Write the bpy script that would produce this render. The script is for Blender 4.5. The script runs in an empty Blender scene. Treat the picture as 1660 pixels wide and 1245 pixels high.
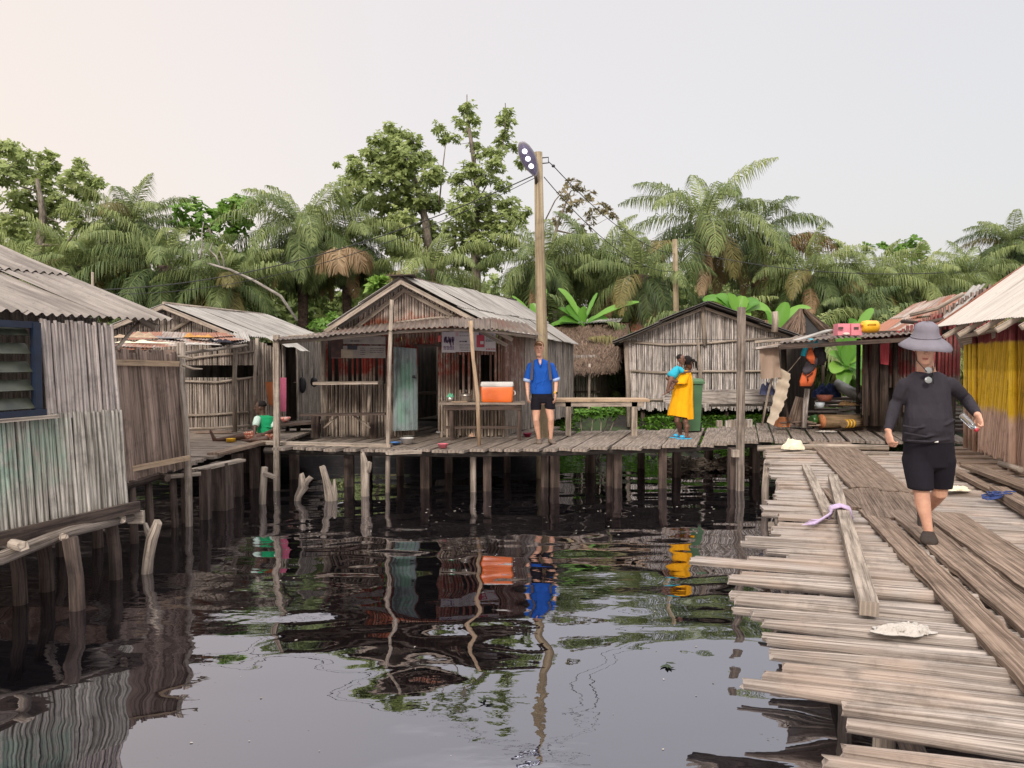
import bpy, math, random
import numpy as np
from mathutils import Vector as V, Matrix
random.seed(7); rng = np.random.default_rng(7)
SC = bpy.context.scene
COL = SC.collection
R = math.radians
# ------------------------------------------------------------ camera
F_PX, HORIZON, CAM_Z = 1208.0, 582.0, 2.29
PITCH = math.atan((622.5 - HORIZON) / F_PX)
cam_d = bpy.data.cameras.new('camera'); cam = bpy.data.objects.new('camera', cam_d); COL.objects.link(cam)
cam.location = (0, 0, CAM_Z); cam.rotation_euler = (R(90) - PITCH, 0, 0)
cam_d.sensor_width = 36; cam_d.lens = 36 * F_PX / 1660; cam_d.clip_start = .05; cam_d.clip_end = 3000
SC.camera = cam
# ------------------------------------------------------------ sky and light
SUN_EL, SUN_AZ = R(34), R(-165)      # azimuth measured from +Y (view direction) clockwise
w = bpy.data.worlds.new('World'); SC.world = w; w.use_nodes = True
nt = w.node_tree; nt.nodes.clear()
def N(nt, t, **k):
    n = nt.nodes.new(t)
    for a, b in k.items(): setattr(n, a, b)
    return n
sky = N(nt, 'ShaderNodeTexSky', sky_type='NISHITA', sun_disc=False, sun_elevation=SUN_EL, sun_rotation=SUN_AZ, air_density=1.5, dust_density=6.0)
bg1 = N(nt, 'ShaderNodeBackground'); bg1.inputs[1].default_value = .03
nt.links.new(sky.outputs[0], bg1.inputs[0])
tc = N(nt, 'ShaderNodeTexCoord'); sp = N(nt, 'ShaderNodeSeparateXYZ'); nt.links.new(tc.outputs['Generated'], sp.inputs[0])
# bright cloud deck: a little brighter overhead, warmer towards the hidden sun on the left
mr = N(nt, 'ShaderNodeMapRange'); mr.inputs[1].default_value = .5; mr.inputs[2].default_value = 1.0; mr.inputs[3].default_value = .0; mr.inputs[4].default_value = 1.0
nt.links.new(sp.outputs[2], mr.inputs[0])
wx = N(nt, 'ShaderNodeMapRange'); wx.inputs[1].default_value = -.62; wx.inputs[2].default_value = .62
nt.links.new(sp.outputs[0], wx.inputs[0])
cr = N(nt, 'ShaderNodeValToRGB'); e = cr.color_ramp.elements
e[0].position = 0; e[0].color = (.96, .83, .74, 1); e[1].position = 1; e[1].color = (.735, .72, .725, 1)
m_ = cr.color_ramp.elements.new(.42); m_.color = (.83, .77, .76, 1)
nt.links.new(wx.outputs[0], cr.inputs[0])
up = N(nt, 'ShaderNodeMix', data_type='RGBA'); up.inputs[7].default_value = (3.0, 2.93, 2.9, 1)
nt.links.new(mr.outputs[0], up.inputs[0]); nt.links.new(cr.outputs[0], up.inputs[6])
bg2 = N(nt, 'ShaderNodeBackground'); bg2.inputs[1].default_value = .95
nt.links.new(up.outputs[2], bg2.inputs[0])
ad = N(nt, 'ShaderNodeAddShader'); nt.links.new(bg1.outputs[0], ad.inputs[0]); nt.links.new(bg2.outputs[0], ad.inputs[1])
wo = N(nt, 'ShaderNodeOutputWorld'); nt.links.new(ad.outputs[0], wo.inputs[0])
sd = bpy.data.lights.new('sun', 'SUN'); sd.energy = 2.4; sd.angle = R(10); sd.color = (1, .93, .84)
sun = bpy.data.objects.new('sun', sd); COL.objects.link(sun)
SUN_DIR = V((math.sin(SUN_AZ) * math.cos(SUN_EL), math.cos(SUN_AZ) * math.cos(SUN_EL), math.sin(SUN_EL)))
sun.rotation_euler = SUN_DIR.to_track_quat('Z', 'Y').to_euler(); sun.location = (-20, -10, 30)
SC.view_settings.view_transform = 'Standard'; SC.view_settings.look = 'None'; SC.view_settings.exposure = 0.0; SC.view_settings.gamma = 1
SC.cycles.max_bounces = 6; SC.cycles.transparent_max_bounces = 6
# ------------------------------------------------------------ measuring helpers: a sight line through the photograph cut at a depth or a height
def W(px, py, d):
    u = (px - 830) / F_PX; v = (py - 622.5) / F_PX; c, s = math.cos(PITCH), math.sin(PITCH)
    k = d / (c - v * s)
    return V((u * k, d, CAM_Z + (-s - v * c) * k))
DECK = .78
def G(px, py, z=DECK):
    u = (px - 830) / F_PX; v = (py - 622.5) / F_PX; c, s = math.cos(PITCH), math.sin(PITCH)
    k = (z - CAM_Z) / (-s - v * c)
    return V((u * k, (c - v * s) * k, z))
AX = V((.3126, .950, 0)).normalized(); BX = V((.950, -.3126, 0)).normalized()   # the village grid: along / across the walkway
UP = V((0, 0, 1))
# ------------------------------------------------------------ mesh builder
class MB:
    def __init__(s): s.v = []; s.f = []; s.uv = []; s.mi = []; s.sm = []
    def face(s, idx, uvs, mi=0, sm=False):
        s.f.append(idx); s.uv.extend(uvs); s.mi.append(mi); s.sm.append(sm)
    def tube(s, pts, rad, n=8, mi=0, caps=True, sm=True, jag=0, sq=None):
        pts = [V(p) for p in pts]; m = len(pts)
        if not hasattr(rad, '__len__'): rad = [rad] * m
        base = len(s.v); ln = 0; ph = random.random() * 6
        t0 = (pts[-1] - pts[0]).normalized(); ref = V((0, 0, 1)) if abs(t0.z) < .9 else V((0, 1, 0))
        vs = []
        for i, p in enumerate(pts):
            t = (pts[min(i + 1, m - 1)] - pts[max(i - 1, 0)]).normalized()
            a = t.cross(ref).normalized(); b = a.cross(t)
            if i: ln += (p - pts[i - 1]).length
            vs.append(ln)
            for k in range(n):
                an = 2 * math.pi * k / n + ph
                q = p + (a * math.cos(an) + b * math.sin(an)) * rad[i]
                if jag and i in (0, m - 1): q += t * random.uniform(-jag, jag)
                s.v.append(q[:])
        for i in range(m - 1):
            c = 2 * math.pi * max(max(rad), .01)
            for k in range(n):
                k2 = (k + 1) % n
                s.face((base + i * n + k, base + i * n + k2, base + (i + 1) * n + k2, base + (i + 1) * n + k),
                       ((k * c / n, vs[i]), ((k + 1) * c / n, vs[i]), ((k + 1) * c / n, vs[i + 1]), (k * c / n, vs[i + 1])), mi, sm)
        if caps:
            for i, o in ((0, 1), (m - 1, 0)):
                idx = tuple(base + i * n + k for k in range(n))
                if o: idx = idx[::-1]
                s.face(idx, [(.02 * math.cos(k), .02 * math.sin(k) * .2 + vs[i]) for k in range(n)], mi, False)
    def box(s, c, sx, sy, sz, ax=None, ay=None, az=None, mi=0, taper=1.0):
        # centre, full sizes along three axes
        c = V(c); ax = V(ax) if ax else V((1, 0, 0)); az = V(az) if az else V((0, 0, 1))
        ay = V(ay) if ay else az.cross(ax).normalized()
        b = len(s.v)
        for k in (-1, 1):
            tp = taper if k > 0 else 1
            for j in (-1, 1):
                for i in (-1, 1):
                    s.v.append((c + ax * (i * sx / 2 * tp) + ay * (j * sy / 2 * tp) + az * (k * sz / 2))[:])
        L = max(sx, sy, sz)
        def q(a, b_, c_, d, w, h):
            if w > h: uv = ((0, 0), (0, w), (h, w), (h, 0))
            else: uv = ((0, 0), (w, 0), (w, h), (0, h))
            s.face((b + a, b + b_, b + c_, b + d), uv, mi, False)
        q(0, 1, 5, 4, sx, sz); q(3, 2, 6, 7, sx, sz); q(1, 3, 7, 5, sy, sz); q(2, 0, 4, 6, sy, sz); q(4, 5, 7, 6, sx, sy); q(2, 3, 1, 0, sx, sy)
    def board(s, p0, p1, w_, h, up=UP, mi=0, rag=0, seg=1, warp=0, edge=1.0):
        # plank from p0 to p1 whose TOP centre line is p0-p1; ragged ends, slight warp
        p0, p1 = V(p0), V(p1); t = (p1 - p0).normalized(); sd_ = t.cross(V(up)).normalized(); u_ = sd_.cross(t)
        L = (p1 - p0).length; nx = 4 if rag else 1; b = len(s.v)
        ro = [random.uniform(-rag, rag) for _ in range(nx + 1)]; r1 = [random.uniform(-rag, rag) for _ in range(nx + 1)]
        cup = random.uniform(-1, 1) * warp; ed = [[random.uniform(-1, 1) * rag * .25 for _ in range(seg + 1)] for _ in (0, 1)]
        for lay in (0, 1):
            for i in range(seg + 1):
                f = i / seg
                for j in range(nx + 1):
                    g = j / nx - .5
                    off = (ro[j] * (1 - f) if i == 0 else 0) + (r1[j] * f if i == seg else 0)
                    e_ = ed[0][i] * edge if j == 0 else (ed[1][i] * edge if j == nx else 0)
                    s.v.append((p0 + t * (L * f + off) + sd_ * (g * w_ + e_) - u_ * (h * lay) + u_ * (cup * math.sin(f * math.pi) + warp * .4 * math.cos(g * 6)))[:])
        st = (seg + 1) * (nx + 1)
        vi = lambda l, i, j: b + l * st + i * (nx + 1) + j
        for i in range(seg):
            for j in range(nx):
                uv = ((j / nx * w_, i / seg * L), ((j + 1) / nx * w_, i / seg * L), ((j + 1) / nx * w_, (i + 1) / seg * L), (j / nx * w_, (i + 1) / seg * L))
                s.face((vi(0, i, j), vi(0, i, j + 1), vi(0, i + 1, j + 1), vi(0, i + 1, j)), uv, mi)
                s.face((vi(1, i, j + 1), vi(1, i, j), vi(1, i + 1, j), vi(1, i + 1, j + 1)), uv, mi)
            for j, o in ((0, 0), (nx, 1)):
                q = (vi(0, i, j), vi(0, i + 1, j), vi(1, i + 1, j), vi(1, i, j))
                uv = ((0, i / seg * L), (0, (i + 1) / seg * L), (h, (i + 1) / seg * L), (h, i / seg * L))
                s.face(q if not o else q[::-1], uv if not o else uv[::-1], mi)
        for j in range(nx):
            for i, o in ((0, 0), (seg, 1)):
                q = (vi(0, i, j + 1), vi(0, i, j), vi(1, i, j), vi(1, i, j + 1))
                uv = ((0, 0), (.02, 0), (.02, h), (0, h))
                s.face(q if not o else q[::-1], uv, mi)
    def grid(s, P, uvf=None, mi=0, sm=True):
        # P[i][j] rows of points
        b = len(s.v); n, m = len(P), len(P[0])
        for r in P:
            for p in r: s.v.append(tuple(p))
        for i in range(n - 1):
            for j in range(m - 1):
                q = ((i, j), (i, j + 1), (i + 1, j + 1), (i + 1, j))
                s.face(tuple(b + a * m + c for a, c in q), [uvf(a, c) if uvf else (c / (m - 1), a / (n - 1)) for a, c in q], mi, sm)
    def ell(s, c, rx, ry, rz, ax=None, az=None, n=12, m=8, mi=0, lo=-1.0, hi=1.0):
        c = V(c); ax = V(ax).normalized() if ax else V((1, 0, 0)); az = V(az).normalized() if az else V((0, 0, 1)); ay = az.cross(ax).normalized(); ax = ay.cross(az)
        P = []
        for i in range(m + 1):
            zz = lo + (hi - lo) * (0.5 - 0.5 * math.cos(math.pi * i / m)); zz = max(-.9995, min(.9995, zz)); rr = math.sqrt(1 - zz * zz)
            P.append([c + ax * (rx * rr * math.cos(2 * math.pi * k / n)) + ay * (ry * rr * math.sin(2 * math.pi * k / n)) + az * (rz * zz) for k in range(n + 1)])
        s.grid(P, lambda a, k: (k * .05, a * .05), mi)
    def lathe(s, c, prof, n=20, mi=0, ax=None, az=None):
        c = V(c); az = V(az).normalized() if az else UP; ax = V(ax).normalized() if ax else (V((1, 0, 0)) if abs(az.x) < .9 else V((0, 1, 0)))
        ay = az.cross(ax).normalized(); ax = ay.cross(az)
        P = [[c + ax * (r * math.cos(2 * math.pi * k / n)) + ay * (r * math.sin(2 * math.pi * k / n)) + az * z for k in range(n + 1)] for r, z in prof]
        s.grid(P, lambda a, k: (k * .05, a * .05), mi)
    def loft(s, rings, n=16, mi=0):
        # rings: (centre, axis_a, axis_b) closed with caps
        b = len(s.v); m = len(rings)
        for c, a, bb in rings:
            for k in range(n):
                an = 2 * math.pi * k / n; s.v.append((V(c) + V(a) * math.cos(an) + V(bb) * math.sin(an))[:])
        for i in range(m - 1):
            for k in range(n):
                k2 = (k + 1) % n
                s.face((b + i * n + k, b + i * n + k2, b + (i + 1) * n + k2, b + (i + 1) * n + k), ((k * .03, i * .05), (k * .03 + .03, i * .05), (k * .03 + .03, i * .05 + .05), (k * .03, i * .05 + .05)), mi, True)
        s.face(tuple(b + k for k in range(n))[::-1], [(0, 0)] * n, mi, True); s.face(tuple(b + (m - 1) * n + k for k in range(n)), [(0, 0)] * n, mi, True)
    def limb(s, pts, rad, n=12):
        pts = [V(p) for p in pts]; rad = list(rad)
        t0 = (pts[0] - pts[1]).normalized(); t1 = (pts[-1] - pts[-2]).normalized()
        P = [pts[0] + t0 * rad[0] * .75, pts[0] + t0 * rad[0] * .35] + pts + [pts[-1] + t1 * rad[-1] * .35, pts[-1] + t1 * rad[-1] * .75]
        Rr = [rad[0] * .45, rad[0] * .88] + rad + [rad[-1] * .88, rad[-1] * .45]
        s.tube(P, Rr, n)
    def mesh(s, name, off):
        me = bpy.data.meshes.new(name)
        a = np.array(s.v, dtype=np.float64) - np.array(off[:])
        me.from_pydata(a.tolist(), [], s.f)
        uvl = me.uv_layers.new(name='UVMap'); uvl.data.foreach_set('uv', np.array(s.uv, dtype=np.float32).ravel())
        me.polygons.foreach_set('material_index', s.mi); me.polygons.foreach_set('use_smooth', s.sm)
        me.update(); return me
    def build(s, name, mats, parent=None, loc=None):
        off = V(parent['_w']) if parent is not None else (V(loc) if loc is not None else s.foot())
        me = s.mesh(name, off)
        for m in (mats if isinstance(mats, (list, tuple)) else [mats]): me.materials.append(m)
        o = bpy.data.objects.new(name, me); COL.objects.link(o)
        if parent is not None: o.parent = parent
        else: o.location = off
        o['_w'] = list(off); return o
    def foot(s):
        a = np.array(s.v); return V((a[:, 0].mean(), a[:, 1].mean(), a[:, 2].min()))
def tag(o, label, cat, group=None, kind=None):
    if label: o['label'] = label
    if cat: o['category'] = cat
    if group: o['group'] = group
    if kind: o['kind'] = kind
    return o
def thing(name, label, cat, loc, group=None):
    o = bpy.data.objects.new(name, None); COL.objects.link(o); o.location = V(loc); o.empty_display_size = .2
    o['_w'] = list(V(loc)); return tag(o, label, cat, group)
def structure(o): o['kind'] = 'structure'; return o
def remesh(o, voxel, smooth=4):
    md = o.modifiers.new('r', 'REMESH'); md.mode = 'VOXEL'; md.voxel_size = voxel; md.use_smooth_shade = True
    if smooth:
        m2 = o.modifiers.new('s', 'SMOOTH'); m2.iterations = smooth; m2.factor = .5
    dg = bpy.context.evaluated_depsgraph_get(); me = bpy.data.meshes.new_from_object(o.evaluated_get(dg), depsgraph=dg)
    old = o.data; o.modifiers.clear(); me.name = old.name; o.data = me
    if not me.materials and old.materials: me.materials.append(old.materials[0])
    return o
# ------------------------------------------------------------ materials
def newmat(name):
    m = bpy.data.materials.new(name); m.use_nodes = True; nt = m.node_tree; b = nt.nodes['Principled BSDF']; return m, nt, b
def lk(nt, a, b): nt.links.new(a, b)
def mth(nt, op, a, b=None, c=None, clamp=False):
    n = N(nt, 'ShaderNodeMath', operation=op, use_clamp=clamp)
    for i, x in enumerate((a, b, c)):
        if x is None: continue
        if isinstance(x, (int, float)): n.inputs[i].default_value = x
        else: lk(nt, x, n.inputs[i])
    return n.outputs[0]
def mixc(nt, f, a, b, mode='MIX'):
    n = N(nt, 'ShaderNodeMix', data_type='RGBA', blend_type=mode)
    for i, x in ((0, f), (6, a), (7, b)):
        if isinstance(x, (int, float)): n.inputs[i].default_value = x
        elif isinstance(x, tuple): n.inputs[i].default_value = x if len(x) == 4 else x + (1,)
        else: lk(nt, x, n.inputs[i])
    return n.outputs[2]
def noise(nt, vec, scale, detail=3, rough=.55):
    n = N(nt, 'ShaderNodeTexNoise'); n.inputs['Scale'].default_value = scale; n.inputs['Detail'].default_value = detail; n.inputs['Roughness'].default_value = rough
    if vec is not None: lk(nt, vec, n.inputs['Vector'])
    return n.outputs[0]
def smooth(nt, x, lo, hi):
    n = N(nt, 'ShaderNodeMapRange', interpolation_type='SMOOTHSTEP'); lk(nt, x, n.inputs[0]); n.inputs[1].default_value = lo; n.inputs[2].default_value = hi; return n.outputs[0]
def paint_mask(nt, pos, rng_, soft=.05, wob=.1, wear=.5, wsc=6):
    # rng_: dict of axis -> (lo, hi) in world metres; uneven brushed edges, worn patches
    sx = N(nt, 'ShaderNodeSeparateXYZ'); lk(nt, pos, sx.inputs[0]); m = None
    nz = mth(nt, 'MULTIPLY', mth(nt, 'SUBTRACT', noise(nt, pos, 3.0, 4), .5), wob * 4)
    for i, a in enumerate('xyz'):
        if a in rng_:
            lo, hi = rng_[a]; c = mth(nt, 'ADD', sx.outputs[i], nz)
            k = mth(nt, 'MULTIPLY', smooth(nt, c, lo - soft, lo + soft), mth(nt, 'SUBTRACT', 1.0, smooth(nt, c, hi - soft, hi + soft)))
            m = k if m is None else mth(nt, 'MULTIPLY', m, k)
    if wear:
        wn = smooth(nt, noise(nt, pos, wsc, 5, .65), .5 - .3 * (1 - wear) - .12, .5 + .12 - .3 * (1 - wear))
        m = mth(nt, 'MULTIPLY', m, wn)
    return m
def wood(name, dark, light, var=.35, stretch=(28, 1.6), paints=(), bump=.35, hue=None, rough=.88):
    m, nt, b = newmat(name)
    uv = N(nt, 'ShaderNodeUVMap'); geo = N(nt, 'ShaderNodeNewGeometry')
    rnd = geo.outputs['Random Per Island']
    mp = N(nt, 'ShaderNodeMapping'); mp.inputs['Scale'].default_value = (stretch[0], stretch[1], 1); lk(nt, uv.outputs[0], mp.inputs[0])
    cx = N(nt, 'ShaderNodeCombineXYZ'); lk(nt, mth(nt, 'MULTIPLY', rnd, 37.0), cx.inputs[2]); lk(nt, mth(nt, 'MULTIPLY', rnd, 91.0), cx.inputs[1])
    va = N(nt, 'ShaderNodeVectorMath', operation='ADD'); lk(nt, mp.outputs[0], va.inputs[0]); lk(nt, cx.outputs[0], va.inputs[1])
    n1 = noise(nt, va.outputs[0], 1.0, 5, .65); n2 = noise(nt, geo.outputs['Position'], 1.7, 3)
    f = smooth(nt, n1, .34, .66)
    c = mixc(nt, f, tuple(dark), tuple(light))
    wm = mth(nt, 'MULTIPLY', smooth(nt, noise(nt, geo.outputs['Position'], .9, 4), .35, .65), .22)
    c = mixc(nt, wm, c, (light[0] * .62, light[1] * .56, light[2] * .50))
    if hue: c = mixc(nt, mth(nt, 'MULTIPLY', smooth(nt, n2, .45, .65), .55), c, tuple(hue))
    br = mth(nt, 'ADD', mth(nt, 'MULTIPLY', rnd, var), 1 - var * .6)
    sp_ = smooth(nt, noise(nt, va.outputs[0], 5.0, 3), .62, .72)     # small knots and stains
    br = mth(nt, 'MULTIPLY', br, mth(nt, 'SUBTRACT', 1.0, mth(nt, 'MULTIPLY', sp_, .35)))
    mp2 = N(nt, 'ShaderNodeMapping'); mp2.inputs['Scale'].default_value = (stretch[0] * 2.4, stretch[1] * .8, 1); lk(nt, uv.outputs[0], mp2.inputs[0])
    va2 = N(nt, 'ShaderNodeVectorMath', operation='ADD'); lk(nt, mp2.outputs[0], va2.inputs[0]); lk(nt, cx.outputs[0], va2.inputs[1])
    ck = smooth(nt, noise(nt, va2.outputs[0], 1.0, 3, .6), .57, .64)        # drying cracks along the grain
    st = smooth(nt, noise(nt, geo.outputs['Position'], 5.0, 5, .7), .48, .68)   # damp and dirt blotches
    br = mth(nt, 'MULTIPLY', br, mth(nt, 'MULTIPLY', mth(nt, 'SUBTRACT', 1.0, mth(nt, 'MULTIPLY', ck, .45)), mth(nt, 'SUBTRACT', 1.0, mth(nt, 'MULTIPLY', st, .28))))
    for p in paints:
        k = paint_mask(nt, geo.outputs['Position'], p['r'], p.get('soft', .05), p.get('wob', .08), p.get('wear', .6), p.get('wsc', 6))
        k = mth(nt, 'MULTIPLY', k, mth(nt, 'ADD', mth(nt, 'MULTIPLY', f, .35), p.get('amt', .6)), clamp=True)
        c = mixc(nt, k, c, tuple(p['c']))
    cc = N(nt, 'ShaderNodeCombineColor'); [lk(nt, br, cc.inputs[i]) for i in range(3)]
    c = mixc(nt, 1.0, c, cc.outputs[0], 'MULTIPLY')
    lk(nt, c, b.inputs['Base Color']); b.inputs['Roughness'].default_value = rough; b.inputs['Specular IOR Level'].default_value = .25
    bp = N(nt, 'ShaderNodeBump'); bp.inputs['Strength'].default_value = bump; bp.inputs['Distance'].default_value = .01; lk(nt, n1, bp.inputs['Height']); lk(nt, bp.outputs[0], b.inputs['Normal'])
    return m
def plain(name, col, rough=.6, col2=None, scale=8, metal=0, bump=0, emit=None, spec=.5, var=0):
    m, nt, b = newmat(name); geo = N(nt, 'ShaderNodeNewGeometry')
    n1 = noise(nt, geo.outputs['Position'], scale, 4, .6)
    c2 = col2 or tuple(x * .72 for x in col)
    c = mixc(nt, smooth(nt, n1, .35, .68), tuple(col), tuple(c2))
    if var:
        br = mth(nt, 'ADD', mth(nt, 'MULTIPLY', geo.outputs['Random Per Island'], var), 1 - var * .6)
        cc = N(nt, 'ShaderNodeCombineColor'); [lk(nt, br, cc.inputs[i]) for i in range(3)]; c = mixc(nt, 1.0, c, cc.outputs[0], 'MULTIPLY')
    lk(nt, c, b.inputs['Base Color']); b.inputs['Roughness'].default_value = rough; b.inputs['Metallic'].default_value = metal; b.inputs['Specular IOR Level'].default_value = spec
    if emit: b.inputs['Emission Color'].default_value = emit[0] + (1,); b.inputs['Emission Strength'].default_value = emit[1]
    if bump:
        bp = N(nt, 'ShaderNodeBump'); bp.inputs['Strength'].default_value = bump; bp.inputs['Distance'].default_value = .02; lk(nt, n1, bp.inputs['Height']); lk(nt, bp.outputs[0], b.inputs['Normal'])
    return m
def cloth(name, col, col2=None, scale=14, bump=.5, pattern=None):
    m, nt, b = newmat(name); tc = N(nt, 'ShaderNodeTexCoord'); geo = N(nt, 'ShaderNodeNewGeometry')
    mp = N(nt, 'ShaderNodeMapping'); mp.inputs['Scale'].default_value = (1.6, 1.6, .7); mp.inputs['Rotation'].default_value = (.3, .5, 0); lk(nt, geo.outputs['Position'], mp.inputs[0])
    n1 = noise(nt, mp.outputs[0], scale, 3, .5); n2 = noise(nt, geo.outputs['Position'], 60, 2)
    c = mixc(nt, n1, tuple(col), tuple(col2 or [x * .8 for x in col]))
    if pattern: c = mixc(nt, smooth(nt, noise(nt, geo.outputs['Position'], pattern[1], 3), .5, .56), c, tuple(pattern[0]))
    lk(nt, c, b.inputs['Base Color']); b.inputs['Roughness'].default_value = .9; b.inputs['Specular IOR Level'].default_value = .2
    bp = N(nt, 'ShaderNodeBump'); bp.inputs['Strength'].default_value = bump; bp.inputs['Distance'].default_value = .03; lk(nt, n1, bp.inputs['Height']); lk(nt, bp.outputs[0], b.inputs['Normal'])
    return m
def roofmat(name, base, dirt, rust=None, rust_amt=.0, rough=.75, var=.25):
    m, nt, b = newmat(name); uv = N(nt, 'ShaderNodeUVMap'); geo = N(nt, 'ShaderNodeNewGeometry')
    mp = N(nt, 'ShaderNodeMapping'); mp.inputs['Scale'].default_value = (9, .7, 1); lk(nt, uv.outputs[0], mp.inputs[0])
    n1 = noise(nt, mp.outputs[0], 1.0, 5, .65); n2 = noise(nt, geo.outputs['Position'], 1.3, 5, .6); n3 = noise(nt, geo.outputs['Position'], 22, 3)
    c = mixc(nt, smooth(nt, n1, .35, .68), tuple(base), tuple(dirt))
    c = mixc(nt, mth(nt, 'MULTIPLY', smooth(nt, n2, .5, .7), .6), c, tuple(dirt))
    if rust: c = mixc(nt, mth(nt, 'MULTIPLY', smooth(nt, mth(nt, 'ADD', n2, mth(nt, 'MULTIPLY', geo.outputs['Random Per Island'], .25)), .72 - rust_amt, .85 - rust_amt), .85), c, tuple(rust))
    br = mth(nt, 'ADD', mth(nt, 'MULTIPLY', geo.outputs['Random Per Island'], var), 1 - var * .6)
    br = mth(nt, 'MULTIPLY', br, mth(nt, 'SUBTRACT', 1.0, mth(nt, 'MULTIPLY', smooth(nt, n3, .62, .72), .3)))
    cc = N(nt, 'ShaderNodeCombineColor'); [lk(nt, br, cc.inputs[i]) for i in range(3)]; c = mixc(nt, 1.0, c, cc.outputs[0], 'MULTIPLY')
    lk(nt, c, b.inputs['Base Color']); b.inputs['Roughness'].default_value = rough; b.inputs['Specular IOR Level'].default_value = .3
    return m
def leafmat(name, dark, mid, light, trans=.3, attr=True, rough=.55):
    m, nt, b = newmat(name); uv = N(nt, 'ShaderNodeUVMap'); s = N(nt, 'ShaderNodeSeparateXYZ'); lk(nt, uv.outputs[0], s.inputs[0])
    oi = N(nt, 'ShaderNodeObjectInfo'); geo = N(nt, 'ShaderNodeNewGeometry')
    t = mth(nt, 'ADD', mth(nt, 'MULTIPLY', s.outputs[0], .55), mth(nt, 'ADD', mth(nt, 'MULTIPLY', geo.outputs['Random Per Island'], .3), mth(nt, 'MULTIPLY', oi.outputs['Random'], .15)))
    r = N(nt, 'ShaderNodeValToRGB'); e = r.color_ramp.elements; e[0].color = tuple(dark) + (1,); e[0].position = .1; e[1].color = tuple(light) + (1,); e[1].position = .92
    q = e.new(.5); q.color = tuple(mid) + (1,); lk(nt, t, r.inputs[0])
    lk(nt, r.outputs[0], b.inputs['Base Color']); b.inputs['Roughness'].default_value = rough; b.inputs['Specular IOR Level'].default_value = .3
    tr = N(nt, 'ShaderNodeBsdfTranslucent'); lk(nt, r.outputs[0], tr.inputs[0]); mx = N(nt, 'ShaderNodeMixShader'); mx.inputs[0].default_value = trans
    out = nt.nodes['Material Output']; lk(nt, b.outputs[0], mx.inputs[1]); lk(nt, tr.outputs[0], mx.inputs[2]); lk(nt, mx.outputs[0], out.inputs[0])
    return m
M = {}
M['pole'] = wood('weathered_pole', (.12, .10, .085), (.50, .43, .375), .5)
M['polegrey'] = wood('grey_pole', (.14, .12, .11), (.56, .50, .46), .5)
M['deckpole'] = wood('deck_pole_wood', (.13, .105, .09), (.47, .41, .37), .60, hue=(.36, .27, .215), stretch=(60, .9), bump=.8)
M['plank'] = wood('pier_plank_wood', (.09, .072, .06), (.32, .265, .225), .55, stretch=(45, 1.5), bump=.7)
M['board'] = wood('walkway_board_wood', (.09, .06, .043), (.33, .245, .19), .35, stretch=(70, 1.3), bump=1.0)
M['post'] = wood('post_wood', (.032, .025, .022), (.115, .082, .068), .4)
M['palepost'] = wood('pale_post_wood', (.17, .14, .115), (.43, .36, .30), .3)
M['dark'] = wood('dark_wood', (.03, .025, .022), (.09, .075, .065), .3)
M['brownboard'] = wood('brown_board_wood', (.11, .078, .063), (.37, .275, .225), .45, stretch=(24, .8))
M['fresh'] = wood('fresh_wood', (.30, .20, .13), (.48, .36, .25), .15)
M['roof'] = roofmat('asbestos_roof', (.27, .235, .21), (.13, .11, .097))
M['rooflight'] = roofmat('pale_roof', (.38, .355, .33), (.19, .175, .16))
M['roofwhite'] = roofmat('white_roof', (.56, .515, .465), (.40, .355, .315), var=.12)
M['roofrust'] = roofmat('rusty_roof', (.42, .36, .32), (.22, .15, .12), (.27, .10, .055), .22)
M['roofbrown'] = roofmat('brown_awning_sheet', (.17, .13, .105), (.085, .065, .055), (.12, .06, .04), .05)
M['black'] = plain('black_plastic', (.012, .012, .014), .5)
M['interior'] = plain('interior_shade', (.02, .018, .018), .9)
def corrugated(mb, p00, p10, p11, p01, pitch=.075, amp=.012, sheets=None, rows=1, rag=.03, mi=0, lift=.006, thick=True):
    """u runs p00->p10 (along the eave), v runs p00->p01 (up the slope)."""
    p00, p10, p11, p01 = map(V, (p00, p10, p11, p01)); Lu = (p10 - p00).length; Lv = (p01 - p00).length
    nrm = (p10 - p00).cross(p01 - p00).normalized()
    if nrm.z < 0: nrm = -nrm
    ns = sheets or max(1, round(Lu / .85))
    for r_ in range(rows):
        for k in range(ns):
            u0, u1 = k / ns - .02 / Lu * (k > 0), (k + 1) / ns + .03 / Lu
            v0, v1 = r_ / rows - (.0 if r_ == 0 else .08 / Lv), (r_ + 1) / rows
            v0 += random.uniform(-rag, rag) / Lv; v1 += random.uniform(-rag, rag) * .5 / Lv
            hgt = lift * ((k % 2) + 2 * (r_ % 2)) + random.uniform(0, .004); tilt = random.uniform(-.012, .012)
            nu = max(2, int((u1 - u0) * Lu / pitch * 6)); nv = max(3, int(Lv / rows / .3))
            sag = [random.uniform(-.012, .012) for _ in range(4)]
            P = []
            for i in range(nv + 1):
                v = v0 + (v1 - v0) * i / nv; row = []
                for j in range(nu + 1):
                    u = u0 + (u1 - u0) * j / nu; uu = u * Lu
                    p = (p00 * (1 - u) + p10 * u) * (1 - v) + (p01 * (1 - u) + p11 * u) * v
                    h = amp * math.sin(uu / pitch * 2 * math.pi) + hgt + tilt * (u - u0) / (u1 - u0) + sag[k % 4] * math.sin(3 * v * Lv + k)
                    row.append(p + nrm * h)
                P.append(row)
            mb.grid(P, lambda a, c, U=u0, U1=u1, nu=nu, nv=nv, v0=v0, v1=v1: ((U + (U1 - U) * c / nu) * Lu, (v0 + (v1 - v0) * a / nv) * Lv), mi)
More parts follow.
